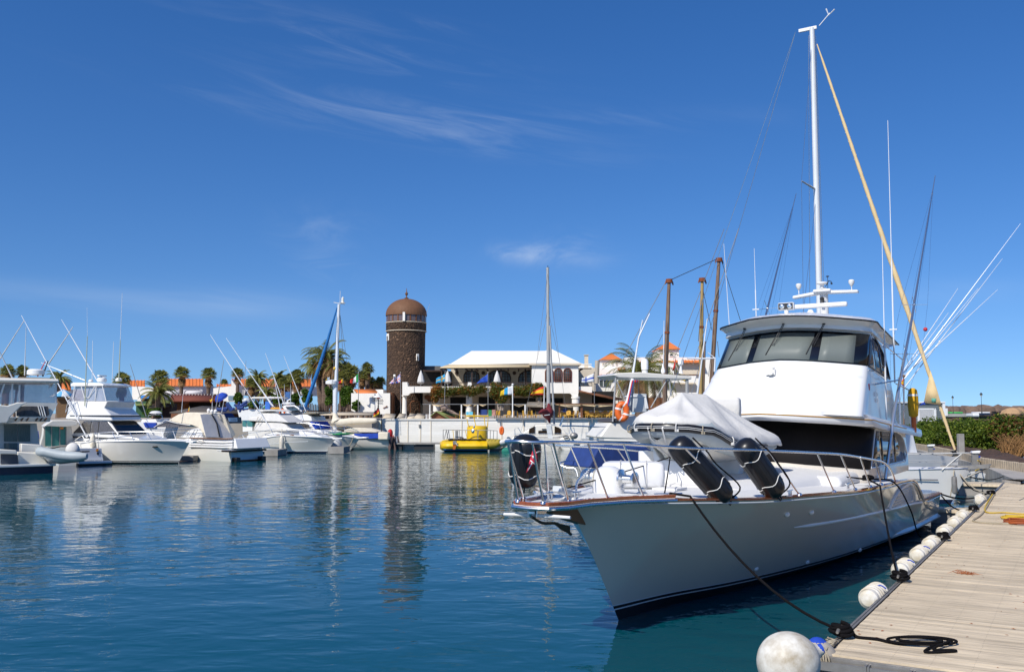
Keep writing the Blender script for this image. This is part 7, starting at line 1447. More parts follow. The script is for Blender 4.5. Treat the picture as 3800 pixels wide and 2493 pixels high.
# E: sport cruiser under white canvas, bow right
E1=bf_at((1270,1155),(.95,-.31),'canvas_covered_cruiser','white sport cruiser completely covered in white canvas, blue waterline, bow to the right','boat','K4')
ee=autohull(E1,'K4',10.5,3.6,(1420,930),((1200,915,.5),(900,900,.85),(500,890,1),(270,935,1)),[hc,navy,gel],(-.3,.02,.12,.16),(1,1,1,2,0,0),p=1.4)
E1.part('gunwale',MB().tube([(u,-v,z) for u,v,z in ee],.05,6).tube([(u,v,z) for u,v,z in ee],.05,6),gel); E1.part('bow_plank',MB().slab(E1.prof('K4',[(1380,925),(1540,915),(1530,935),(1400,945)],0),.25),gel,bevel=.03)
E1.part('side_crease',MB().tube([E1.v('K4',x,y,-1.8) for x,y in ((290,1040),(450,1015),(700,985),(1000,975))],.03,6),gelg)
sl(E1,'foredeck','K4',[(270,940),(330,880),(480,830),(830,820),(1000,850),(1130,905),(1100,920)],1.5,gel,wt=1.3,plan=lambda u:.5+.5*min(1,max(0,u-1)/3))
for x in (545,755): E1.part('oval_port',MB().ell(E1.v('K4',x,880,-1.5),(.22,.08,.06),14),brw)
kb_=sl(E1,'canvas_cover','K4',[(150,815),(170,700),(200,680),(560,685),(640,720),(700,790),(820,825)],1.4,canv,wt=1.2,bev=.1)
sl(E1,'canvas_bridge','K4',[(70,650),(90,610),(200,590),(280,545),(500,550),(590,610),(660,660),(700,690),(500,680),(90,665)],1.35,canv,kb_,wt=1.1,bev=.1); sl(E1,'bimini','K4',[(215,545),(270,500),(380,490),(480,495),(540,520),(480,515),(330,520)],1.2,canv,kb_,bev=.05)
sl(E1,'cabin_side','K4',[(0,700),(150,690),(150,815),(0,830)],1.3,gel,bev=.03)
for x0,x1 in ((0,60),(70,150)): sl(E1,'teal_window','K4',[(x0,655),(x1,690),(x1,748),(x0,740)],1.33,tglass,off=.02,bev=0)
for a_,b_,v_ in (((440,803),(0,110),-1.4),((470,440),(155,0),1.0),((600,600),(480,0),.8)): pole(E1,'outrigger','K4',a_,b_,v_,v_,.045,mastw)
A_=E1.v('K4',0,110,-1.4)
for a_,b_,v_ in (((541,785),(292,400),-1.3),((770,950),(415,425),1.1),((860,930),(718,543),.8),((1030,990),(860,562),1.4)): pole(E1,'outrigger_tip','R2',a_,b_,v_,v_,.04,mastw,rt=.015)
posts(E1,'K4',[((155,815),(240,600)),((240,720),(290,600))],-1.42,.02,ropw,kb_)
rail(E1,ee,[(ee[0][0]+.05,.42),(2,.55),(5,.62),(7.5,.3),(7.9,.03)],[1.2,2.6,4.0,5.4,6.8],.022,lean=-.35)
E1.part('hull_fender',MB().lathe([(.001,0),(.15,.08),(.19,.25),(.19,1.1),(.12,1.25),(.04,1.35),(.03,2.0)],E1.v('K4',592,1130,-1.95),14),fend)
# F: flybridge boat with blue windscreen cover, bow right
F1=bf_at((1630,1120),(.95,-.31),'covered_cruiser','white cruiser with a bright blue windscreen cover and curtained side windows, bow to the right','boat','K4')
fe=autohull(F1,'K4',9.6,3.4,(1790,930),((1600,905,.5),(1300,860,.85),(1000,830,1)),[hc,gel,gel],(-.3,.02,.1),(1,1,0,0),p=1.4)
F1.part('gunwale',MB().tube([(u,-v,z) for u,v,z in fe],.04,6),gel); F1.part('bow_plank',MB().slab(F1.prof('K4',[(1700,905),(1900,905),(1910,925),(1720,935)],0),.25),gel,bevel=.03)
fh=sl(F1,'deckhouse','K4',[(700,790),(720,680),(1000,672),(1100,785),(1300,830),(1300,860),(700,860)],1.35,gel,wt=1.2)
sl(F1,'side_window','K4',[(752,775),(765,690),(980,690),(1045,775)],1.33,curt,fh,off=.02,bev=0); sl(F1,'blue_windscreen_cover','K4',[(1020,675),(1062,672),(1140,780),(1100,782)],1.36,bluec,fh,off=.02,bev=.02)
ff=sl(F1,'flybridge','K4',[(720,660),(740,590),(900,560),(960,562),(1030,600),(1060,665)],1.35,gel,wt=1.2,bev=.08); sl(F1,'arch','K4',[(598,440),(640,432),(680,500),(740,580),(700,590),(640,510)],1.3,gel,bev=.05); 
F1.part('windscreen_rim',MB().tube([F1.v('K4',x,y,-1.2) for x,y in ((640,440),(790,432),(850,470),(900,520))],.08,6),gel,ff); sl(F1,'tinted_screen','K4',[(660,445),(800,445),(860,500),(720,510)],1.1,wing,ff,bev=0)
F1.part('orange_ring',MB().tube([F1.v('K4',605+34*math.cos(t/2),540+48*math.sin(t/2),-1.45) for t in range(14)],.09,8),orange); F1.part('orange_ring',MB().tube([F1.v('K4',700+25*math.cos(t/2),505+30*math.sin(t/2),1.0) for t in range(14)],.08,8),redp)
F1.part('radar_mast',MB().tube([F1.v('K4',660,430,0),F1.v('K4',690,350,0),F1.v('K4',740,330,0)],.06,6).ell(F1.v('K4',697,400,0),(.6,.6,.16),14),gel); F1.part('green_logo_band',MB().slab(F1.prof('K4',[(1200,848),(1490,858),(1490,872),(1200,862)],-1.2),1.25),flagg,bevel=0)
sl(F1,'grey_sun_canopy','K4',[(880,556),(980,530),(1150,528),(1160,550),(1000,562)],1.2,mat('khaki_canvas',(.26,.23,.17),.8,0,.2,2),bev=.03)
rail(F1,fe,[(fe[0][0]+.05,.55),(2,.7),(5,.75),(8,.5),(8.4,.03)],[1,2,3,4,5,6,7],.022,lean=-.3)
m=MB(); m.tube(catmull([F1.v('K4',1690,895,-.4),F1.v('K4',1660,980,-.5),F1.v('K4',1620,1040,-.6),F1.v('K4',1500,1050,-.8)],5),.035,6); F1.part('bow_line',m,ropw); F1.part('bow_line',MB().tube(catmull([F1.v('K4',1780,895,.3),F1.v('K4',1730,1000,0),F1.v('K4',1690,1050,-.2),F1.v('K4',1580,1055,-.6)],5),.035,6),ropw)
# G: sailing boat with a white mast, stern right
G1=bf_at((2200,1100),(-.97,.25),'sailing_boat','white sailing boat with a tall white mast, blue furled headsail and bright blue side cloths','sailboat','K4',u=9,v=.9)
rows=[]
for u in (0,.8,2,4,6.5,9.3): w=tab([(0,.06),(.8,.6),(2,1.1),(4,1.5),(6.5,1.5),(9.3,1.1)],u); zt=tab([(0,1.35),(4,1.1),(9.3,1.2)],u); rows.append([(u-.4 if u<1 else u,-w,zt),(u,-w*.9,.4),(u,-w*.4,-.3),(u,w*.4,-.3),(u,w*.9,.4),(u-.4 if u<1 else u,w,zt)])
G1.part('hull',MB().grid(rows,closed=True).add(rows[-1],[tuple(range(6))]).add(rows[0],[tuple(range(6))]),hc,ang=60)
G1.part('toe_rail',MB().tube([(u,tab([(0,.06),(.8,.6),(2,1.1),(4,1.5),(6.5,1.5),(9.3,1.1)],u)+.02,tab([(0,1.35),(4,1.1),(9.3,1.2)],u)-.08) for u in (0,.8,2,4,6.5,9.3)],.07,6),teak)
G1.part('coachroof',MB().slab([(2,1.1),(2.6,1.55),(6.2,1.65),(7,1.2)],1.0,.85),gelc,bevel=.06); G1.part('spray_cloth',MB().prism([G1.v('K4',x,y,1.52) for x,y in ((1700,855),(2085,850),(2085,925),(1900,930),(1700,880))],(0,.03,0)),bluec)
G1.part('raft_canister',MB().box(G1.v('K4',2155,890,1.3),(1.0,.6,.72)),canvc,bevel=.1); G1.part('boom_tent',MB().slab(G1.prof('K4',[(1620,790),(1760,765),(1950,770),(2110,820),(2110,835),(1620,830)],0),1.1),canvc,bevel=.05)
mb_=G1.v('K4',1410,740,0); mt_z=G1.v('R2',1286,165,0); mm=G1.part('mast',MB().tube([(mb_.x,0,1.2),(mb_.x,0,5),mt_z],[.19,.18,.13],12),mastw,ang=60)
G1.part('furled_headsail',MB().tube([G1.v('R2',1020,980,0),G1.v('R2',1060,860,0),G1.v('R2',1130,660,0),G1.v('R2',1200,440,0),G1.v('R2',1272,190,0)],[.14,.17,.18,.14,.06],10),mat('blue_sail_cover',(.01,.14,.40),.7,0,.25,3),ang=60)
G1.part('furled_mainsail',MB().tube(catmull([G1.v('K4',1410,500,0),G1.v('K4',1420,640,0),G1.v('K4',1470,690,0),G1.v('K4',1700,665,0),G1.v('K4',1900,662,0),G1.v('K4',2050,655,0)],5),[.10,.15,.2,.25,.32,.4,.5,.55,.5,.45,.4,.4,.38,.37,.36,.35,.34,.33,.32,.31,.3,.28,.26,.24,.2,.1],10),canvc,ang=60)
G1.part('boom',MB().cyl(G1.v('K4',1410,705,0),G1.v('K4',2045,665,0),.09,8),mastw,mm)
G1.part('radome',MB().lathe([(.3,0),(.62,.06),(.62,.34),(.4,.45),(.001,.48)],G1.v('K4',1362,110,0),18).cyl(G1.v('K4',1410,130,0),G1.v('K4',1362,118,0),.08,6),gel,mm); G1.part('radar_pole',MB().cyl(G1.v('K4',1388,120,0),G1.v('K4',1388,760,0),.08,8),mastw,mm)
G1.part('masthead_light',MB().lathe([(.3,0),(.14,.08),(.12,.5),(.001,.62)],G1.v('R2',1315,155,0),10).cyl(G1.v('R2',1245,150,0),G1.v('R2',1330,165,0),.03,5).cyl(G1.v('R2',1294,160,0),G1.v('R2',1296,62,0),.02,5),gelc,mm)
for a_,b_,v_ in (((1286,190),(1350,620),-.8),((1280,190),(1230,820),1.0),((1290,200),(1318,560),-1.2)): G1.part('shroud',MB().tube([G1.v('R2',*a_,0),G1.v('R2',*b_,v_)],.02,4),greyalu,mm)
G1.part('yellow_light',MB().ell(G1.v('R2',1252,660,.1),.16,10),yel,mm); G1.part('stern_clutter',MB().ell(G1.v('K4',2250,850,.4),(.25,.3,.4),9).tube([G1.v('K4',2230,1000,.5),G1.v('K4',2300,880,.4),G1.v('K4',2310,960,.3)],.06,6),redp)
m=MB(); rnd=random.Random(2)
for i in range(14): a=Vector((G1.v('K4',2240,900,.3)))+Vector((rnd.uniform(-.2,.6),rnd.uniform(-.8,.8),0)); m.tube([a,a+Vector((rnd.uniform(-.2,.4),0,-1.0)),a+Vector((rnd.uniform(-.2,.5),0,-1.9))],[.07,.1,.05],5)
G1.part('stern_gear',m,mat('brown_net',(.12,.08,.07),.9))
t=thing('ensign_staff','dark pole standing at the stern of the blue-clothed sailing boat','pole',Wk('K4',2115,830,84),0); part('pole',MB().cyl(Wk('K4',2115,820,84),Wk('K4',2118,630,84),.05,6),darkp,t)
# finger pontoons and buoy between the left boats
def fblock(K,x0,y0,x1,y1,lb):
    Y_=G(*q(K,x0,y1),0).y; m=MB(); bx(m,K,x0,y0,x1,y1-4,Y_,Y_+3); solo('mooring_pontoon',m,conc,lb,'pontoon',group='mooring pontoons between the left boats')
fblock('K3',1880,1200,2100,1305,'concrete mooring pontoon right of the cream-canvas cruiser stern'); fblock('K3',470,1300,700,1385,'dark mooring pontoon under the bow of the clear-curtained cruiser'); fblock('K4',1300,1060,1540,1165,'mooring pontoon behind the round white buoy')
c=G(*q('K4',1408,1140),0); solo('round_buoy',MB().ell(c+Vector((0,0,.55)),(.62,.62,.66),20,m=12),mat('grey_white_buoy',(.55,.55,.53),.5,0,.2,2),'round grey-white buoy hanging on the mooring pontoon','buoy',ang=60)
# boats half hidden behind: a blue-banded hull and a white tender
H1=bf_at((1300,1000),(.95,-.31),'blue_banded_boat','white boat with a bright blue band half hidden behind the two left cruisers','boat','K2',u=0,v=4.5)
H1.part('hull',MB().prism([Wk('K2',x,y,72) and H1.loc(Wk('K2',x,y,72)) for x,y in ((1130,840),(1450,840),(1560,870),(1480,1100),(1100,1100))],(0,1.5,0)),gel); H1.part('blue_band',MB().prism([H1.loc(Wk('K2',x,y,71.9)) for x,y in ((1215,850),(1400,850),(1400,920),(1245,920))],(0,.1,0)),bluec)
H1.part('superstructure',MB().prism([H1.loc(Wk('K2',x,y,72.5)) for x,y in ((1180,840),(1200,800),(1560,795),(1560,845))],(0,1.2,0)),gel); H1.part('satellite_dome',MB().lathe([(.2,0),(.5,.1),(.3,.25),(.001,.28)],H1.loc(Wk('K2',1393,730,72)),12),gel); H1.part('rail',MB().tube([H1.loc(Wk('K2',x,y,72)) for x,y in ((1280,800),(1290,745),(1480,735),(1500,790))],.03,6),steel)
# more whip antennas / masts standing among the left boats
for i,(K,a_,b_,r_,mt_,lb) in enumerate((('R1',(1130,1030),(1005,625),.05,greyalu,'dark-topped leaning rod behind the clear-curtained cruiser'),('R2',(335,970),(397,590),.05,greyalu,'thin leaning rod behind the cream canvas cruiser'),('R2',(545,900),(568,600),.04,greyalu,'thin upright rod left of the orange-roofed gable'),('R2',(868,940),(864,780),.03,mastw,'short white rod among the palm trunks'),('R2',(912,940),(912,780),.03,mastw,'short white rod right of its twin'),('K2',(1770,700),(1790,460),.03,mastw,'thin white rod before the brown kiosk'),('R2',(380,1000),(400,890),.03,mastw,'short white leaning rod by the blue name board'))):
    solo('antenna_rod',MB().tube([Wk(K,*a_,80),Wk(K,*b_,80)],[r_,r_*.4],5),mt_,lb,'rod')
# cluttered mid-row boats (behind E): cream T-top, blue box, orange sign
t=thing('tender_with_hardtop','boat with a long cream hardtop on poles half hidden behind the canvas-covered cruiser','boat',Wk('R2',720,980,88),0)
part('hardtop',MB().prism([Wk('R2',x,y,88) for x,y in ((595,885),(610,893),(760,893),(850,890),(855,880),(760,877),(620,880))],(0,2.2,0)),gelc,t,bevel=.05)
for a_,b_ in (((605,890),(640,960)),((720,893),(760,975)),((850,890),(862,960)),((640,893),(700,975)),((770,893),(700,960))): part('strut',MB().cyl(Wk('R2',*a_,88.2),Wk('R2',*b_,88.2),.05,6),steel,t)
part('hull',MB().prism([Wk('R2',x,y,88.5) for x,y in ((500,975),(900,975),(900,1060),(520,1060))],(0,2,0)),gel,t); part('outboard',MB().ell(Wk('R2',570,908,88),(.4,.3,.28),10),gelg,t)
solo('blue_box_sign',bx(MB(),'R2',715,915,752,975,87,88),mat('mid_blue_panel',(.05,.18,.60),.5),'upright bright blue box behind the canvas-covered cruiser','box'); solo('orange_float',bx(MB(),'R2',757,960,832,975,87,87.4),mat('amber_panel',(.75,.35,.02),.5),'long amber float behind the canvas-covered cruiser','float',bevel=.05)
solo('green_tarp',MB().prism([Wk('R2',x,y,88) for x,y in ((698,962),(722,940),(735,965))],(0,.4,0)),flagg,'small green tarpaulin beside the blue box','tarpaulin')
m=MB(); rnd=random.Random(6)
for i in range(16): a=Wk('R2',rnd.uniform(395,560),rnd.uniform(955,985),86); m.tube([a,a+Vector((rnd.uniform(-1,1),0,rnd.uniform(-.3,.7)))],rnd.uniform(.08,.2),6)
solo('furled_blue_covers',m,bluedk,'jumble of furled dark blue sail covers behind the blue name board','sail covers')
# ---------------------------------------------------------------- middle: submarine, catamaran, T-top boat
SB=bf_at((640,1478),(-1,.02),'yellow_submarine_boat','bright yellow submarine-style excursion boat with railings and conning tower','boat','K5',u=-.1,v=1.6)
SL=bf_at
def sp_(x,y,v=1.3): return SB.v('K5',x,y,v)
x1=sp_(1245,1400).x; zt=sp_(900,1322).z; rows=[]
LL=x1
for i in range(21):
    t=i/20; u=-.3+t*(LL+.3); k=(1-(1-min(1,t*4.5))**2)**.5 if t<.222 else 1.0; k=k*(1-.12*max(0,(t-.8)/.2)); w=1.75*max(.05,k)**.9
    rows.append([(u,w*math.cos(a),zt*.48+ (zt*.52)*math.sin(a)*(.55+.45*k)) if 1 else 0 for a in [2*math.pi*j/16 for j in range(16)]])
hs=SB.part('hull',MB().grid(rows,closed=True).add(rows[0],[tuple(range(16))]).add(rows[-1],[tuple(range(16))]),yel,ang=18)
SB.part('blue_waterline',MB().grid([[(u,v*1.012,z) for u,v,z in [(r_[0][0],r_[0][1]*math.cos(R(a)),zt*.48+zt*.52*math.sin(R(a))*1.0) for a in (-62,-45,-30)]] for r_ in rows[2:]]).grid([[(u,-v*1.012,z) for u,v,z in [(r_[0][0],r_[0][1]*math.cos(R(a)),zt*.48+zt*.52*math.sin(R(a))) for a in (-62,-45,-30)]] for r_ in rows[2:]]),mat('sub_blue',(.05,.14,.30),.5,0,.3,2),hs,solid=.03)
cx_=(sp_(980,1300,0).x+sp_(1250,1300,0).x)/2; cr_=abs(sp_(980,1300,0).x-sp_(1250,1300,0).x)/2
ct=SB.part('conning_tower',MB().lathe([(cr_,zt-.15),(cr_,sp_(1,1170,0).z),(cr_*.95,sp_(1,1150,0).z),(cr_*.8,sp_(1,1142,0).z),(.001,sp_(1,1140,0).z)],(cx_,0,0),24,sy=.85),yel,ang=30)
SB.part('rust_streak',MB().prism([sp_(x,y,1.83) for x,y in ((798,1345),(850,1345),(845,1400),(830,1445),(800,1445))],(0,.02,0)),mat('rust',(.45,.12,.01),.9),hs); SB.part('anchor_fitting',MB().box(sp_(825,1360,1.8),(.3,.2,.3)).tube([sp_(820,1340,1.8),sp_(862,1400,1.95)],.05,6),greyalu,hs); SB.part('deck_plate',MB().b2(.5,LL-.2,-1.0,1.0,zt-.02,zt+.05),dkw,hs)
m=MB(); rl=SB.part('deck_railing',MB().tube([sp_(x,y,1.3) for x,y in ((675,1318),(675,1192),(760,1195),(980,1200),(1250,1200),(1370,1205),(1368,1312))],.035,6),greyalu)
for xa,xb in ((715,690),(715,740),(745,760),(800,815),(745,720),(885,890),(920,915),(960,985),(1110,1125),(1130,1120),(1240,1245),(1282,1280),(1325,1320)): SB.part('rail_post',MB().cyl(sp_(xb,1318,1.3),sp_(xa,1198,1.3),.03,6),yel if xa in(800,960) else greyalu,rl)
tr2=SB.part('top_railing',MB().tube([sp_(x,y,.6) for x,y in ((1000,1145),(972,1010),(1256,1015),(1245,1160))],.05,6).tube([sp_(972,1020,-.6),sp_(1256,1022,-.6)],.05,6),yel)
for xa,xb in ((1065,1095),(1200,1215)): SB.part('rail_post',MB().cyl(sp_(xb,1145,.6),sp_(xa,1012,.6),.04,6),yel,tr2)
SB.part('tower_lamp',MB().ell(sp_(1058,1212,1.6),(.15,.12,.22),10).ell(sp_(1074,1158,1.5),(.09,.09,.12),8),steel,ct); SB.part('deck_gear',MB().box(sp_(850,1270,.6),(.25,.3,.9)).ell(sp_(890,1300,.5),(.35,.3,.14),10),greyalu)
SB.part('tail',MB().tube([sp_(1240,1380,.8),sp_(1340,1370,.8),sp_(1480,1335,.8)],[.5,.42,.1],12),mat('stained_yellow',(.50,.36,.04),.6,0,.4,2)); 
solo('orange_lifebuoy',MB().tube([Wk('K5',1428+15*math.cos(t/2),1205+42*math.sin(t/2),95) for t in range(14)],.14,8),orange,'orange lifebuoy hanging on the white quay wall right of the submarine','lifebuoy')
t=thing('work_float','small rusty work float with white bags beside the yellow submarine','float',Gk('K5',1390,1450,0),0); Y_=83; part('deck',MB().prism([Wk('K5',x,y,Y_) for x,y in ((1275,1405),(1410,1385),(1545,1340),(1550,1380),(1410,1440),(1290,1440))],(0,1.2,0)),mat('stained_float',(.45,.36,.26),.8,0,.4,3),t,bevel=.05); part('base',MB().b2(Wk('K5',1270,1,Y_).x,Wk('K5',1540,1,Y_).x,Y_+.1,Y_+1.1,-.2,.35),darkp,t); [part('bag',MB().ell(Wk('K5',x,y,Y_),r,9),canv,t) for x,y,r in ((1430,1355,(.4,.3,.25)),(1500,1340,(.45,.3,.22)),(1290,1390,(.2,.2,.2)))]; part('green_net',MB().ell(Wk('K5',1495,1465,Y_-.3),(.5,.3,.3),9),mat('green_net',(.02,.20,.14),.8),t)
# catamaran
CT=bf_at((480,1160),(0,1),'catamaran','cream catamaran seen from astern with dark windows and a furled maroon mainsail','sailboat','R4',u=8,v=0)
CT.O=CT.O; 
def cu_(x,y,u=8): return CT.up('R4',x,y,u)
def cpl(name,pts,u,mt,th=.1,par=None,bev=0): return CT.part(name,MB().prism([cu_(x,y,u) for x,y in pts],(th,0,0)),mt,par,bevel=bev)
for s_,pts in ((0,[(215,1160),(210,1090),(230,1045),(330,1040),(330,1060),(300,1140),(290,1172),(240,1172)]),(1,[(620,1060),(720,1045),(745,1090),(735,1150),(700,1172),(650,1170),(630,1140)])): CT.part('hull',MB().prism([cu_(x,y,8) for x,y in pts],(-7.5,0,0)),gelc,bevel=.12)
cpl('bridge_deck',[(230,1060),(720,1060),(720,1100),(560,1110),(400,1110),(230,1100)],7.6,gelc,-5,bev=.05)
cp=cpl('saloon',[(300,1035),(335,1000),(420,950),(570,945),(640,975),(690,1035)],6.5,gelc,-3,bev=.1)
for pts in ([(362,1022),(364,985),(412,958),(412,1022)],[(575,960),(610,972),(628,985),(628,1028),(575,1028)],[(440,1000),(455,997),(530,998),(535,1022),(440,1022)]): cpl('window',pts,6.56,winb,.04,cp)
cpl('instrument_panel',[(470,982),(508,982),(508,992),(470,992)],6.56,darkp,.03,cp); cpl('white_door',[(505,950),(545,950),(560,1060),(520,1060)],6.6,gelg,.04,cp)
for x in (263,671): c=cu_(x,1051,8.1); CT.part('horseshoe_buoy',MB().tube([c+Vector((.05,.24*math.cos(t/2),.13*math.sin(t/2))) for t in range(14)],.035,6),darkp); CT.part('emblem_oval',MB().ell(c,(.03,.16,.06),12),gelg)
CT.part('stern_rail',MB().tube([cu_(x,y,8) for x,y in ((250,1040),(245,985),(275,975),(300,1020))],.03,6).tube([cu_(x,y,8) for x,y in ((700,1020),(705,970),(735,975),(745,1030))],.03,6).tube([cu_(240,1025,8),cu_(420,1022,8),cu_(700,1022,8)],.02,5),steel)
mt2=CT.part('mast',MB().tube([cu_(527,940,4),cu_(518,-350,4)],[.20,.13],12,flat=.8),gmast,ang=60); CT.part('second_spar',MB().tube([cu_(572,945,4.5),cu_(535,130,4.5)],[.10,.08],8),gmast,mt2)
CT.part('spreader',MB().cyl(cu_(425,442,4.2),cu_(620,442,4.2),.04,6),alum,mt2); CT.part('masthead_gear',MB().cyl(cu_(505,-330,4),cu_(530,-352,4),.03,5).cyl(cu_(518,-350,4),cu_(520,-368,4),.03,5),darkp,mt2)
for a_,b_ in (((518,-300),(425,442)),((518,-300),(620,442)),((425,442),(300,1000)),((620,442),(690,1010)),((520,0),(425,440)),((520,0),(620,440))): CT.part('shroud',MB().tube([cu_(*a_,4.1),cu_(*b_,4.1)],.014,4),greyalu,mt2)
mar=mat('maroon_canvas',(.16,.015,.02),.8,0,.3,3,bump=.03,bscale=3); CT.part('furled_mainsail',MB().tube(catmull([cu_(525,775,4.5),cu_(530,830,5),cu_(515,870,5.6),cu_(490,840,6.2),cu_(450,850,7)],4)+[cu_(445,852,7.2)],[.08,.15,.2,.3,.4,.45,.45,.42,.4,.38,.36,.34,.3,.25,.2,.15,.1,.05],9).tube([cu_(520,870,5.2),cu_(535,935,5.2)],[.35,.05],8),mar,ang=60)
CT.part('bag_lettering',MB().prism([cu_(x,y,7.3) for x,y in ((490,868),(536,862),(536,868),(490,874))],(.02,0,0)),gelg)
CT.part('dark_tender',MB().prism([cu_(x,y,7.8) for x,y in ((640,1150),(700,1110),(790,1110),(760,1160),(700,1170))],(-2,0,0)),mat('grey_tarpaulin',(.12,.14,.14),.7),bevel=.05); CT.part('outboard',MB().ell(cu_(735,1040,8.2),(.3,.4,.3),10),greyalu)
CT.part('davits',MB().tube([cu_(640,955,7.9),cu_(740,960,7.9),cu_(860,962,7.9),cu_(995,968,7.9)],.05,6).cyl(cu_(700,958,7.9),cu_(745,1065,7.9),.05,6).cyl(cu_(650,880,7.9),cu_(620,960,7.9),.09,6).cyl(cu_(857,962,7.9),cu_(862,1050,7.9),.04,6).cyl(cu_(890,965,7.9),cu_(890,1045,7.9),.03,6).cyl(cu_(918,966,7.9),cu_(920,1045,7.9),.03,6),steel)
solo('small_outboard_box',bx(MB(),'R4',835,1010,860,1062,60,60.3),gelg,'small grey outboard bracket box hung behind the catamaran','outboard')
# T-top sport fisher behind the yacht's bow
TB1=BF((W(2300,1600,50).x,50),(-.97,-.25),'hardtop_fishing_boat','white fishing boat with a wide hardtop on steel posts behind the yacht tender','boat')
def tv_(K,x,y,v=1.2): return TB1.v(K,x,y,v)
e0_=tv_('K6',930,1345,0); rows=[]
for i in range(14):
    t=i/13; u=e0_.x+t*(8-e0_.x); w=1.75*(1-(1-min(1,t*1.8))**2)**.6+.02; zt=lerp(e0_.z,e0_.z-.25,t); zb=lerp(e0_.z-1.0,-.3,min(1,t*2.5)); wb=w*lerp(.35,.85,min(1,t*2)); rows.append([(u,-w,zt),(u,-wb,lerp(zt,zb,.6)),(u,0,zb),(u,wb,lerp(zt,zb,.6)),(u,w,zt)])
TB1.part('hull',MB().grid(rows).add(rows[-1],[tuple(range(5))]),gelc,ang=60); TB1.part('deck',MB().grid([[(r_[0][0],r_[0][1],r_[0][2]),(r_[0][0],0,r_[0][2]+.06),(r_[4][0],r_[4][1],r_[4][2])] for r_ in rows]),deckm)
TB1.part('foredeck_cabin',MB().slab(TB1.prof('K6',[(1130,1290),(1270,1105),(1400,1095),(1500,1030),(1620,1010),(1620,1320),(1200,1310)],1.2),1.2,1.0),gelc,bevel=.08); TB1.part('dark_coaming',MB().slab(TB1.prof('K6',[(1275,1095),(1310,1060),(1420,1045),(1400,1098)],1.15),1.15),mat('dark_cushion',(.06,.055,.06),.7),bevel=.04)
hz_=tv_('K7',420,485).z; xa=tv_('K7',425,480).x; xb=tv_('K7',1430,490,1.2).x
tt_=TB1.part('hardtop',MB().slab([(xa,hz_-.02),(xa+.3,hz_-.17),(xb,hz_-.22),(xb,hz_-.05),(xa+1.5,hz_+.14),(xa+.2,hz_+.08)],1.35),gelc,bevel=.05)
for a_,b_,w_ in (((470,500),(430,1090),.06),((700,500),(668,960),.06),((465,540),(670,960),.04),((1150,500),(1180,760),.06),((1150,510),(920,910),.04),((1385,500),(1385,720),.11),((640,770),(600,900),.03)): TB1.part('hardtop_post',MB().cyl(tv_('K7',*a_),tv_('K7',*b_),w_*.8,7),gmast,tt_)
for a_,b_ in (((470,510),(440,900)),((700,510),(690,900))): TB1.part('hardtop_post',MB().cyl(TB1.v('K7',*a_,-1.0),TB1.v('K7',*b_,-1.0),.035,6),gmast,tt_)
TB1.part('search_dome',MB().lathe([(.16,0),(.17,.1),(.10,.12),(.19,.18),(.2,.62),(.13,.75),(.001,.8)],tv_('K7',842,462,0),14),gel,tt_); TB1.part('light_pedestal',MB().lathe([(.14,0),(.08,.1),(.06,.4),(.16,.5),(.17,.75)],tv_('K7',1307,470,.3),10),gel,tt_); TB1.part('light_pedestal',MB().lathe([(.1,0),(.12,.15),(.06,.3),(.04,.5)],tv_('K7',1078,465,.3),10),gel,tt_)
for a_,b_,r_ in (((690,470),(765,0),.06),((765,0),(905,-300),.04),((1080,440),(1090,-120),.025)): TB1.part('whip_antenna',MB().cyl(tv_('K7',*a_,.2),tv_('K7',*b_,.2),r_,6,r2=r_*.7),mastw,tt_)
P0_=tv_('K7',690,470,.2)
sw=TB1.part('striped_staff',MB().tube([tv_('K7',600,910,1.4),tv_('K7',690,540,1.4)],.10,8),flagw); TB1.part('staff_stripe',MB().tube([tv_('K7',612,900,1.5),tv_('K7',685,560,1.5)],.035,6),flagr,sw); TB1.part('staff_stripe',MB().tube([tv_('K7',622,900,1.5),tv_('K7',695,560,1.5)],.025,6),flagb,sw)
TB1.part('seat_frame',MB().tube([tv_('K7',x,y,.8) for x,y in ((585,765),(700,768),(850,765),(880,920))],.05,6).tube([tv_('K7',x,y,.8) for x,y in ((840,780),(860,920))],.04,6),gel); TB1.part('console',MB().box(tv_('K7',735,850,.3),(.8,1.0,1.0)),gelg,bevel=.05)
TB1.part('pulpit',MB().tube([tv_('R4',635,960,.9),tv_('R4',740,958,.9),tv_('R4',1000,970,.9)],.04,6),steel); TB1.part('anchor_bag',MB().box(tv_('R4',828,1190,.0),(.25,.2,.28)),darkp,bevel=.03)
t=thing('lifebuoy','orange lifebuoy with white bands standing on the hardtop boat','lifebuoy',Wk('K7',550,1040,48.6),0); 
pts=[Wk('K7',552+56*math.cos(a),960+95*math.sin(a),48.6) for a in [2*math.pi*i/24 for i in range(25)]]; part('ring',MB().tube(pts,.17,10),orange,t,ang=60)
for i in (1,7,13,19): part('white_band',MB().tube([pts[i],pts[i+1]],.178,10),gel,t)
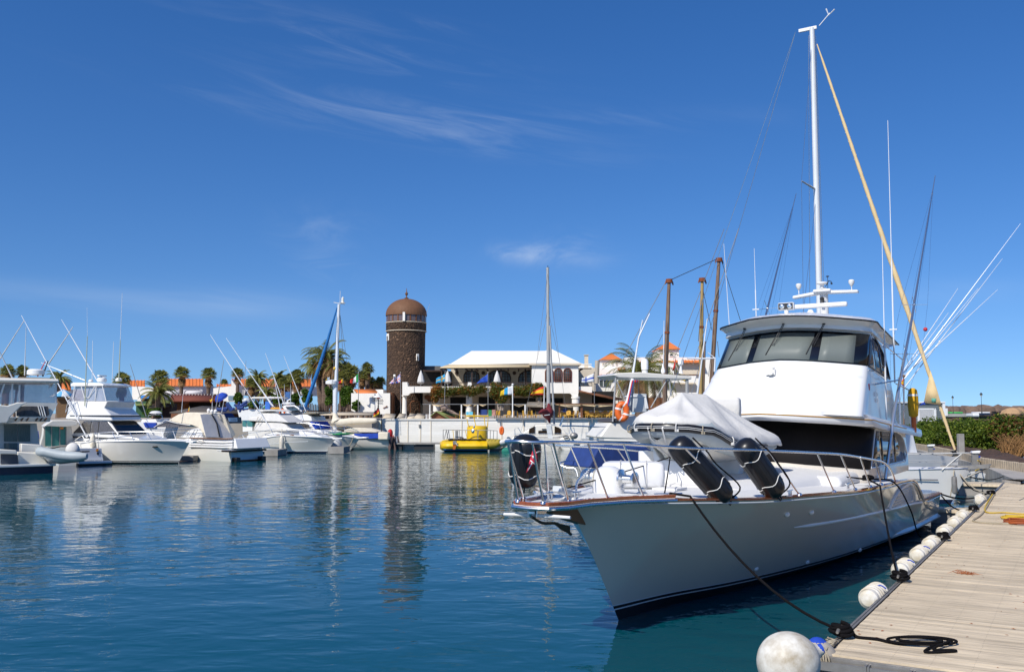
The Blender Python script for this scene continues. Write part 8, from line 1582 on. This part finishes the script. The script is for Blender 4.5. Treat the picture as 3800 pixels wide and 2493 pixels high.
# small blue-covered boat between
BL=BF((W(2230,1720,36).x,36),(-.9,-.43),'blue_covered_boat','small cream boat under a dark blue canvas cover behind the yacht pulpit','boat')
rows=[]
for i in range(10):
    t=i/9; u=t*6-.6; w=1.2*(1-(1-min(1,t*2))**2)**.6+.03; zt=lerp(1.35,1.15,t); rows.append([(u,-w,zt),(u+.1,-w*.8,-.2),(u+.1,w*.8,-.2),(u,w,zt)])
BL.part('hull',MB().grid(rows).add(rows[-1],[(0,1,2,3)]),gelc,ang=60); BL.part('deck',MB().grid([[r_[0],r_[3]] for r_ in rows]),gelc)
BL.part('canvas_cover',MB().prism([BL.v('R5',x,y,1.1) for x,y in ((650,655),(720,510),(880,500),(1130,505),(1140,660))],(0,-2.0,0)),bluedk,bevel=.06); BL.part('rub_strake',MB().tube([(r_[3][0],r_[3][1]+.02,r_[3][2]-.05) for r_ in rows],.05,6),teakp)
BL.part('pulpit_rail',MB().tube(catmull([BL.v('R5',x,y,v_) for x,y,v_ in ((465,720,.3),(445,630,.3),(470,610,.2),(560,600,-.2),(640,612,-.5))],4),.03,6).tube(catmull([BL.v('R5',x,y,v_) for x,y,v_ in ((450,635,.4),(500,655,.6),(555,662,.8),(575,720,1.0))],4),.03,6).cyl(BL.v('R5',462,640,.3),BL.v('R5',466,725,.3),.025,6),steel)
# old wooden masts behind the tender
WS=BF((W(2500,1600,60).x,60),(-.95,-.3),'wooden_schooner','old wooden schooner with three weathered brown masts hidden behind the yacht tender','sailboat')
WS.part('hull',MB().slab([(-1.2,1.9),(.2,-.2),(7,-.2),(7.5,1.6),(3,1.3)],1.3,1.6,plan=lambda u:max(.1,min(1,(u+1.4)/2.5))),brw)
for a_,b_,r_,mt_ in (((400,1530),(440,450),.14,woodm),((720,1430),(735,440),.13,woody),((820,1330),(885,262),.14,woodm),((743,1420),(758,1000),.09,woodm)):
    A_=WS.v('M3',*a_,0); B_=WS.v('M3',*b_,0); mm=WS.part('mast',MB().tube([A_+(A_-B_).normalized()*1.6,A_,A_.lerp(B_,.6),B_],[r_*1.15,r_*1.1,r_,r_*.75],10),mt_,ang=60)
    if b_[1]<460: WS.part('iron_cap',MB().cyl(B_-Vector((0,0,.22)),B_+Vector((0,0,.03)),.22,10).cyl(B_+Vector((-.28,0,-.3)),B_+Vector((-.22,0,-.1)),.05,5).cyl(B_+Vector((.28,0,-.35)),B_+Vector((.22,0,-.1)),.05,5),mat('rusty_iron',(.22,.06,.02),.8) if 'rusty_iron' not in bpy.data.materials else bpy.data.materials['rusty_iron'],mm)
    if r_>.12: 
        c=A_.lerp(B_,.55); WS.part('mast_band',MB().cyl(c,c+Vector((0,0,.14)),r_*1.25,8),bpy.data.materials.get('rusty_iron') or brw,mm)
for a_,b_ in (((418,455),(20,1180)),((460,450),(860,270)),((905,275),(1080,830)),((440,470),(400,1530)),((725,540),(480,1160)),((745,560),(820,900)),((380,940),(270,1170)),((1060,-5),(650,1210)),((930,0),(745,480)),((745,480),(700,1000)),((840,900),(790,1310)),((870,1000),(885,1140))):
    WS.part('rigging_line',MB().tube([WS.v('M3',*a_,0),WS.v('M3',*b_,.3)],.022,4),darkp)
for i,(a_,b_,r_,lb) in enumerate((((60,1560),(203,810),.06,'slanting white antenna pole left of the turreted building'),((690,1480),(780,800),.06,'slanting white antenna pole beside the yellow wooden mast'),((388,1280),(394,815),.03,'thin white upright antenna before the first brown mast'))):
    solo('antenna_pole',MB().tube([Wk('M3',*a_,55),Wk('M3',*b_,55)],[r_,r_*.5],7),mastw,lb,'antenna')
solo('davit_arm',MB().tube([Wk('M3',600,1150,55),Wk('M3',720,1156,55),Wk('M3',850,1150,55),Wk('M3',845,1270,55)],.06,6).cyl(Wk('M3',850,1150,55),Wk('M3',785,1100,55),.03,5),mastw,'white angled davit arm left of the yacht flybridge','davit')
# ---------------------------------------------------------------- palms and trees
pl_=leafmat('palm_green',(.32,.31,.08),(.10,.12,.03),.8); pd=leafmat('palm_dry',(.46,.27,.11),(.22,.12,.05),1.0); trk=mat('palm_trunk',(.20,.14,.10),.95,0,.4,2,bump=.06,bscale=5,stretch=(1,1,3),col2=(.09,.06,.045))
def feather(name_seed,H,Rr,nf=46,dry=.25,droop=1.0,lw=.05):
    rnd=random.Random(name_seed); m=MB()
    for i in range(nf):
        a=i*2.399+rnd.uniform(-.2,.2); e=rnd.random()**.8; el0=lerp(1.35,-.35,e); L_=Rr*rnd.uniform(.85,1.1); mi=1 if (e>.75 and rnd.random()<dry*2.2) else 0
        P=[]; p=Vector((0,0,H)); el=el0; n=9
        for k in range(n+1):
            P.append(p.copy()); p=p+Vector((math.cos(a)*math.cos(el),math.sin(a)*math.cos(el),math.sin(el)))*(L_/n); el-=droop*.17*(1+.5*k/n)*math.cos(max(-1.4,el))**.5 if math.cos(el)>0 else .05
        m.tube(P,[.05]*2+[.03]*(n-2)+[.01],4,mi,cap=False); side=Vector((-math.sin(a),math.cos(a),0))
        nl=26
        for j in range(2,nl):
            t=j/nl*n; k=min(n-1,int(t)); c=P[k].lerp(P[k+1],t-k); d=(P[k+1]-P[k]).normalized(); up=side.cross(d).normalized()
            ll=L_*.20*math.sin(math.pi*min(1,.12+j/nl*.9))**.7*rnd.uniform(.8,1.1)
            for s in (-1,1):
                tip=c+(side*s*.85+d*.55-Vector((0,0,.25+.25*rnd.random()))+up*.15).normalized()*ll; w=d*lw
                m.add([c-w,c+w,tip],[(0,1,2)],mi)
    return m
def fanpalm(seed,H,Rr,nf=42,skirt=1.0):
    rnd=random.Random(seed); m=MB()
    for i in range(nf+int(26*skirt)):
        isk=i>=nf; a=i*2.399+rnd.uniform(-.3,.3); el=rnd.uniform(-1.45,-.8) if isk else lerp(1.3,-.55,(i/nf)**.9); r0=Rr*(rnd.uniform(.25,.45) if isk else rnd.uniform(.45,.62)); base=Vector((0,0,H-(rnd.uniform(.1,1.0)*Rr*.75 if isk else 0)))
        d=Vector((math.cos(a)*math.cos(el),math.sin(a)*math.cos(el),math.sin(el))); c=base+d*r0; mi=1 if isk or (el<-.25 and rnd.random()<.5) else 0
        m.tube([base,c],[.035,.02],4,mi,cap=False); side=Vector((-math.sin(a),math.cos(a),0)); up=side.cross(d)
        nb=13; sz=Rr*.52*rnd.uniform(.8,1.1)
        for j in range(nb):
            th=lerp(-1.9,1.9,j/(nb-1)); v=(d*math.cos(th)+side*math.sin(th)); l=sz*(1-.15*abs(th)); w=(side*math.cos(th)-d*math.sin(th))*sz*.085
            mid=c+v*l*.6-Vector((0,0,.03*l)); tip=c+v*l-Vector((0,0,l*(.28+.25*rnd.random()))); m.add([c,mid-w,tip,mid+w],[(0,1,2,3)],mi)
    return m
def palm(kind,K,x,yc,ybase,Yd,Rpx,label,seed,lean=0,trunkr=.28,name='palm_tree',dry=.25,nf=None,skirt=1,droop=1.0,group=None):
    c=Wk(K,x,yc,Yd); b=Vector((c.x-lean,Yd,min(GZ,Wk(K,x,ybase,Yd).z))); Rr=Rpx/CR[K][2]/FP*Yd*(1.45 if kind=='f' else 1.28); H=c.z-b.z; t=thing(name,label,'palm tree',b,0,group or 'palms along the marina')
    m=feather(seed,H,Rr,nf or 46,dry,droop) if kind=='f' else fanpalm(seed,H,Rr*1.12,nf or 46,skirt*1.5)
    m.v=[(v[0]+lean*max(0,min(1,v[2]/H)),v[1],v[2]) for v in m.v]
    part('crown',m,[pl_,pd],t,local=True,recalc=False,ang=180)
    n=14; part('trunk',MB().tube([Vector((lean*i/n,0,H*i/n)) for i in range(n+1)],[trunkr*(1.25 if i==0 else 1+.10*(i%2)) for i in range(n-1)]+[trunkr*1.3,trunkr*.8],9),trk,t,local=True,ang=20); return t
G_='palms along the marina'
palm('w','R1',60,690,900,120,52,'bushy fan palm at the far left edge behind the cream yacht',1,name='fan_palm'); palm('w','R1',175,685,900,122,45,'second fan palm from the left behind the cream yacht radar',2,name='fan_palm')
palm('f','R1',460,735,900,118,85,'arching date palm between the two left flybridge boats',3)
palm('w','R1',945,755,900,116,58,'fan palm crown rising behind the clear-curtained cruiser hardtop',4,name='fan_palm')
palm('f','R1',1222,850,960,104,120,'low wide date palm in front of the orange-roofed arcade',5,nf=40,dry=.1); palm('w','R1',1235,740,900,120,62,'fan palm crown just behind the low wide date palm',6,name='fan_palm')
palm('w','R1',1405,700,900,116,50,'slender fan palm with a tall bare trunk before the orange roof',7,trunkr=.22,name='fan_palm',skirt=.5); palm('w','R2',280,708,900,116,50,'slender fan palm at the right end of the long orange roof',8,trunkr=.22,name='fan_palm',skirt=.5)
palm('w','R2',505,700,900,115,42,'fan palm in front of the white gable',9,trunkr=.2,name='fan_palm',skirt=.5)
palm('f','R2',655,735,900,118,78,'date palm over the right-hand orange roof',10); palm('f','R2',820,735,900,116,80,'date palm right of the first one over the orange roof',11); palm('f','R2',725,850,950,108,75,'low date palm below the orange roof',12,nf=36)
palm('w','R2',610,780,930,110,42,'short fan palm beside the low date palm',13,name='fan_palm'); palm('w','R2',965,730,1000,112,55,'fan palm with drooping dry leaves left of the blue furled sail',14,name='fan_palm',dry=.5)
palm('w','R2',865,790,950,112,45,'short fan palm between the orange roof date palms',15,name='fan_palm')
palm('f','R2',1185,575,990,108,150,'tallest date palm with a thick trunk behind the white sailboat mast',16,nf=64,dry=.45,trunkr=.42,droop=1.15); palm('f','R2',1125,660,990,109,118,'date palm with dry lower fronds left of the tallest palm',17,nf=56,dry=.7,trunkr=.38,droop=1.2,lean=-.6)
palm('f','R2',1240,640,990,107,105,'date palm leaning right beside the tallest palm',18,nf=44,dry=.6,trunkr=.3,lean=.8)
palm('w','R2',1335,690,960,114,72,'fan palm with a thick brown skirt right of the sailboat mast',19,name='fan_palm',skirt=2.2); palm('w','R2',1385,690,960,117,55,'dark fan palm behind the Italian flag',20,name='fan_palm',skirt=1.8)
palm('w','R2',1300,730,990,106,48,'thin fan palm above the green tree',21,trunkr=.16,name='fan_palm',skirt=1.2)
palm('w','R2',1505,662,850,122,44,'tall fan palm between the Italian flag and the stone tower',22,name='fan_palm',skirt=1.3); palm('w','R2',1465,725,850,120,40,'lower fan palm left of the tall one by the tower',23,name='fan_palm',skirt=1.5); palm('w','R2',1528,765,850,124,38,'short brown fan palm below the tall one by the tower',24,name='fan_palm',skirt=1.8); palm('w','R3',440,765,850,124,38,'fan palm touching the left side of the stone tower',25,name='fan_palm',skirt=1.6); palm('w','R3',405,785,850,126,30,'small fan palm left of the one touching the tower',26,name='fan_palm',skirt=1.6)
palm('w','R2',905,740,900,124,36,'small fan palm far behind the orange roof',27,name='fan_palm'); palm('w','R2',400,770,850,130,26,'tiny fan palm between the two orange-roofed houses',28,name='fan_palm')
palm('f','K7',795,470,930,108,440,'big date palm in front of the white apartments',29,nf=80,dry=.35,trunkr=.75,droop=1.1)
def tree(c,r,label,seed,n=2600,ls=.22,gz=GZ,mi=(0,0,1)):
    t=thing('tree',label,'tree',Vector((c.x,c.y,gz)),0); m=MB(); rnd=random.Random(seed)
    for k in range(12):
        cc=c+Vector((rnd.uniform(-.65,.65)*r[0],rnd.uniform(-.5,.5)*r[1],rnd.uniform(-.6,.6)*r[2])); leaves(m,cc,[x*rnd.uniform(.32,.5) for x in r],n//12,ls,rnd,list(mi))
    part('crown',m,[tl1,tl2],t,recalc=False,ang=180); m=MB().tube([Vector((c.x,c.y,gz)),Vector((c.x+.1,c.y,lerp(gz,c.z,.6)))],[.18,.13],7)
    for k in range(5): m.tube([Vector((c.x+.1,c.y,lerp(gz,c.z,.6))),c+Vector((rnd.uniform(-.6,.6)*r[0],0,rnd.uniform(0,.5)*r[2]))],[.09,.03],5)
    part('trunk',m,trk,t)
tl1=leafmat('tree_leaves',(.09,.17,.02),(.025,.06,.008),.8); tl2=leafmat('tree_light_leaves',(.17,.27,.03),(.07,.13,.015),1.2)
def tr_at(K,x,y,rx,ry,Yd,label,seed,n=2600,**k): s_=FP/Yd*CR[K][2]; tree(Wk(K,x,y,Yd),(rx/s_,rx/s_*.8,ry/s_),label,seed,n,**k)
tr_at('R2',1225,870,48,85,103,'dense bright green tree behind the white sailboat mast',41); tr_at('R2',1345,870,58,85,103,'round bright green tree left of the lettered annex wall',42,3200); tr_at('R2',1045,870,50,60,104,'dark green bush left of the thick palm trunks',43); tr_at('R2',1420,945,42,38,100.5,'dark low bush against the annex wall',44,1600); tr_at('R2',510,890,45,50,107,'green shrub below the white gable',45,1500)
tr_at('R2',800,900,60,50,107,'olive shrub mass below the orange roof',46,1800); tr_at('R2',950,900,45,60,107,'dark shrub beside the blue poster panel',47,1500); tr_at('R1',1180,1000,80,40,103,'low scrub beside the green hut',48,1500)
tr_at('R2',600,930,70,35,106,'low green scrub left of the amber float',49,1500); tr_at('R1',20,800,60,60,118,'dark bush at the far left edge',50,1500); tr_at('R1',120,780,60,50,119,'bush under the second fan palm',51,1500); tr_at('R1',930,850,40,40,112,'dark shrub behind the clear-curtained cruiser',52,1200)
# ---------------------------------------------------------------- flags on poles
def flag(K,top,base,hoist_b,fly_t,fly_b,Yd,label,pattern,nx=9,ny=6,mats=None,r=.045,polemat=None,wave=.25,seed=0,name='flag',par=None):
    T=Wk(K,*top,Yd); Bp=Wk(K,*base,Yd); t=thing('flagpole',label.replace('flag','flagpole carrying the flag',1) if 0 else 'pole of the '+label,'flagpole',Bp,0); part('pole',MB().tube([Bp,T.lerp(Bp,-.02)],[r,r*.7],7),polemat or greyalu,t); part('finial',MB().ell(T+(T-Bp)*.025,r*1.8,8,m=6),polemat or greyalu,t)
    hb=Wk(K,*hoist_b,Yd); ft=Wk(K,*fly_t,Yd); fb=Wk(K,*fly_b,Yd); rows=[]
    for j in range(ny+1):
        v=j/ny; row=[]
        for i in range(nx+1):
            u=i/nx; p=T.lerp(hb,v).lerp(ft.lerp(fb,v),u); p=p+Vector((0,-wave*math.sin(u*7+seed+v*1.5)*u**.5,0.06*math.sin(u*6+seed)*u)); row.append(p)
        rows.append(row)
    o=solo(name,MB().grid(rows,mif=pattern),mats,label,'flag',group='flags on the quay',recalc=False,ang=180,solid=.01)
    return o
FM=[flagg,flagw,flagr,flagb,flagy,flagc,flagk]
flag('R3',(272,700),(270,1000),(272,768),(213,748),(205,775),99,'Italian flag, green white and red, left of the stone tower',lambda j,i: 0 if i<3 else 1 if i<6 else 2,mats=FM,seed=1)
def uk(j,i): return 2 if (i in(7,) or j==4) else 1 if (i in(6,8) or j in(3,5)) else 2 if abs(i*9/15-j+.2)<.3 or abs((14-i)*9/15-j+.2)<.3 else 1 if abs(i*9/15-j)<.9 or abs((14-i)*9/15-j)<.9 else 3
flag('R3',(596,700),(598,1000),(596,768),(540,745),(503,782),98.5,'British union flag on a pole before the dark stone tower',uk,15,9,mats=FM,seed=2)
flag('R3',(941,700),(935,990),(941,760),(870,742),(868,778),98,'Swedish flag, blue with a yellow cross, on a pole by the balcony',lambda j,i: 4 if (i in(3,) or j==3) else 5,10,7,mats=FM,seed=3)
flag('R3',(1272,700),(1272,1020),(1272,765),(1190,765),(1183,775),97.5,'plain deep blue European flag hanging from a pole before the restaurant',lambda j,i:3,mats=FM,seed=4)
flag('R3',(1462,790),(1462,1036),(1462,862),(1370,832),(1367,868),97,'white blue and yellow Canary flag, white pole',lambda j,i: 1 if i<4 else 5 if i<7 else 4,10,5,mats=FM,seed=5,polemat=gel,r=.07)
flag('R4',(490,630),(487,850),(490,706),(400,668),(372,700),97,'red and yellow Spanish flag left of the sail mast',lambda j,i: 2 if j in(0,3) else 4,9,4,mats=FM,seed=6,polemat=gel,r=.06)
flag('R4',(903,525),(905,850),(903,596),(800,566),(798,602),97,'white Finnish flag with a blue cross on a tall pole',lambda j,i: 3 if (i in(6,) or j==2) else 1,10,5,mats=FM,seed=7)
flag('R3',(425,950),(440,1040),(440,1005),(392,1000),(383,1042),83.5,'black red and gold German ensign at the stern of the sailing boat',lambda j,i: 6 if j<2 else 2 if j<4 else 4,8,6,mats=FM,seed=8,polemat=darkp)
flag('K7',(765,508),(760,760),(768,570),(715,520),(687,598),52,'small red white and blue Norwegian flag under the boat hardtop',lambda j,i: 3 if (i==2 or j==2) else 2,6,5,mats=FM,seed=9,wave=.08,r=.02)
flag('K7',(1375,512),(1380,720),(1375,570),(1342,512),(1312,570),52,'yellow and red flag hanging under the right end of the hardtop',lambda j,i: 2 if j in(0,) else 4,6,4,mats=FM,seed=10,wave=.08,r=.02)
flag('R2',(1215,728),(1212,800),(1216,752),(1190,735),(1180,750),104,'tiny Canary flag high beside the sailboat mast',lambda j,i: 1 if i<2 else 5 if i<4 else 4,6,3,mats=FM,seed=11,r=.03)
flag('R2',(1318,740),(1318,800),(1318,775),(1285,762),(1280,775),104,'tiny red and yellow flag right of the sailboat mast',lambda j,i: 4 if i<2 else 2,6,3,mats=FM,seed=12,r=.03)
flag('K3',(640,490),(638,575),(638,572),(605,560),(598,572),80,'small red and yellow pennant on the boat before the kiosk',lambda j,i: 4 if i<3 else 2,6,3,mats=FM,seed=13,r=.02,wave=.05)
flag('K3',(1018,340),(1018,500),(1018,400),(975,380),(985,430),66,'small orange and blue ensign on the cream canvas cruiser staff',lambda j,i: 4 if j<3 else 2,5,5,mats=FM,seed=14,r=.02,wave=.05)
flag('K7',(1240,265),(1235,470),(1240,350),(1195,440),(1215,445),60,'narrow orange-red flag drooping on the brown mast rigging',lambda j,i: 2,5,5,mats=FM,seed=15,r=.02,wave=.05)
flag('K8',(250,240),(250,700),(255,315),(215,300),(208,305),34,'small Spanish flag drooping behind the yacht flybridge',lambda j,i: 2 if j in(0,3) else 4,5,4,mats=FM,seed=16,r=.03,wave=.04,polemat=woodm)
flag('K8',(372,488),(395,470),(372,545),(310,515),(318,575),34,'red and yellow quartered signal flag on the sailboat rigging',lambda j,i: 2 if (i<3)==(j<2) else 4,6,4,mats=FM,seed=17,r=.015,wave=.04)
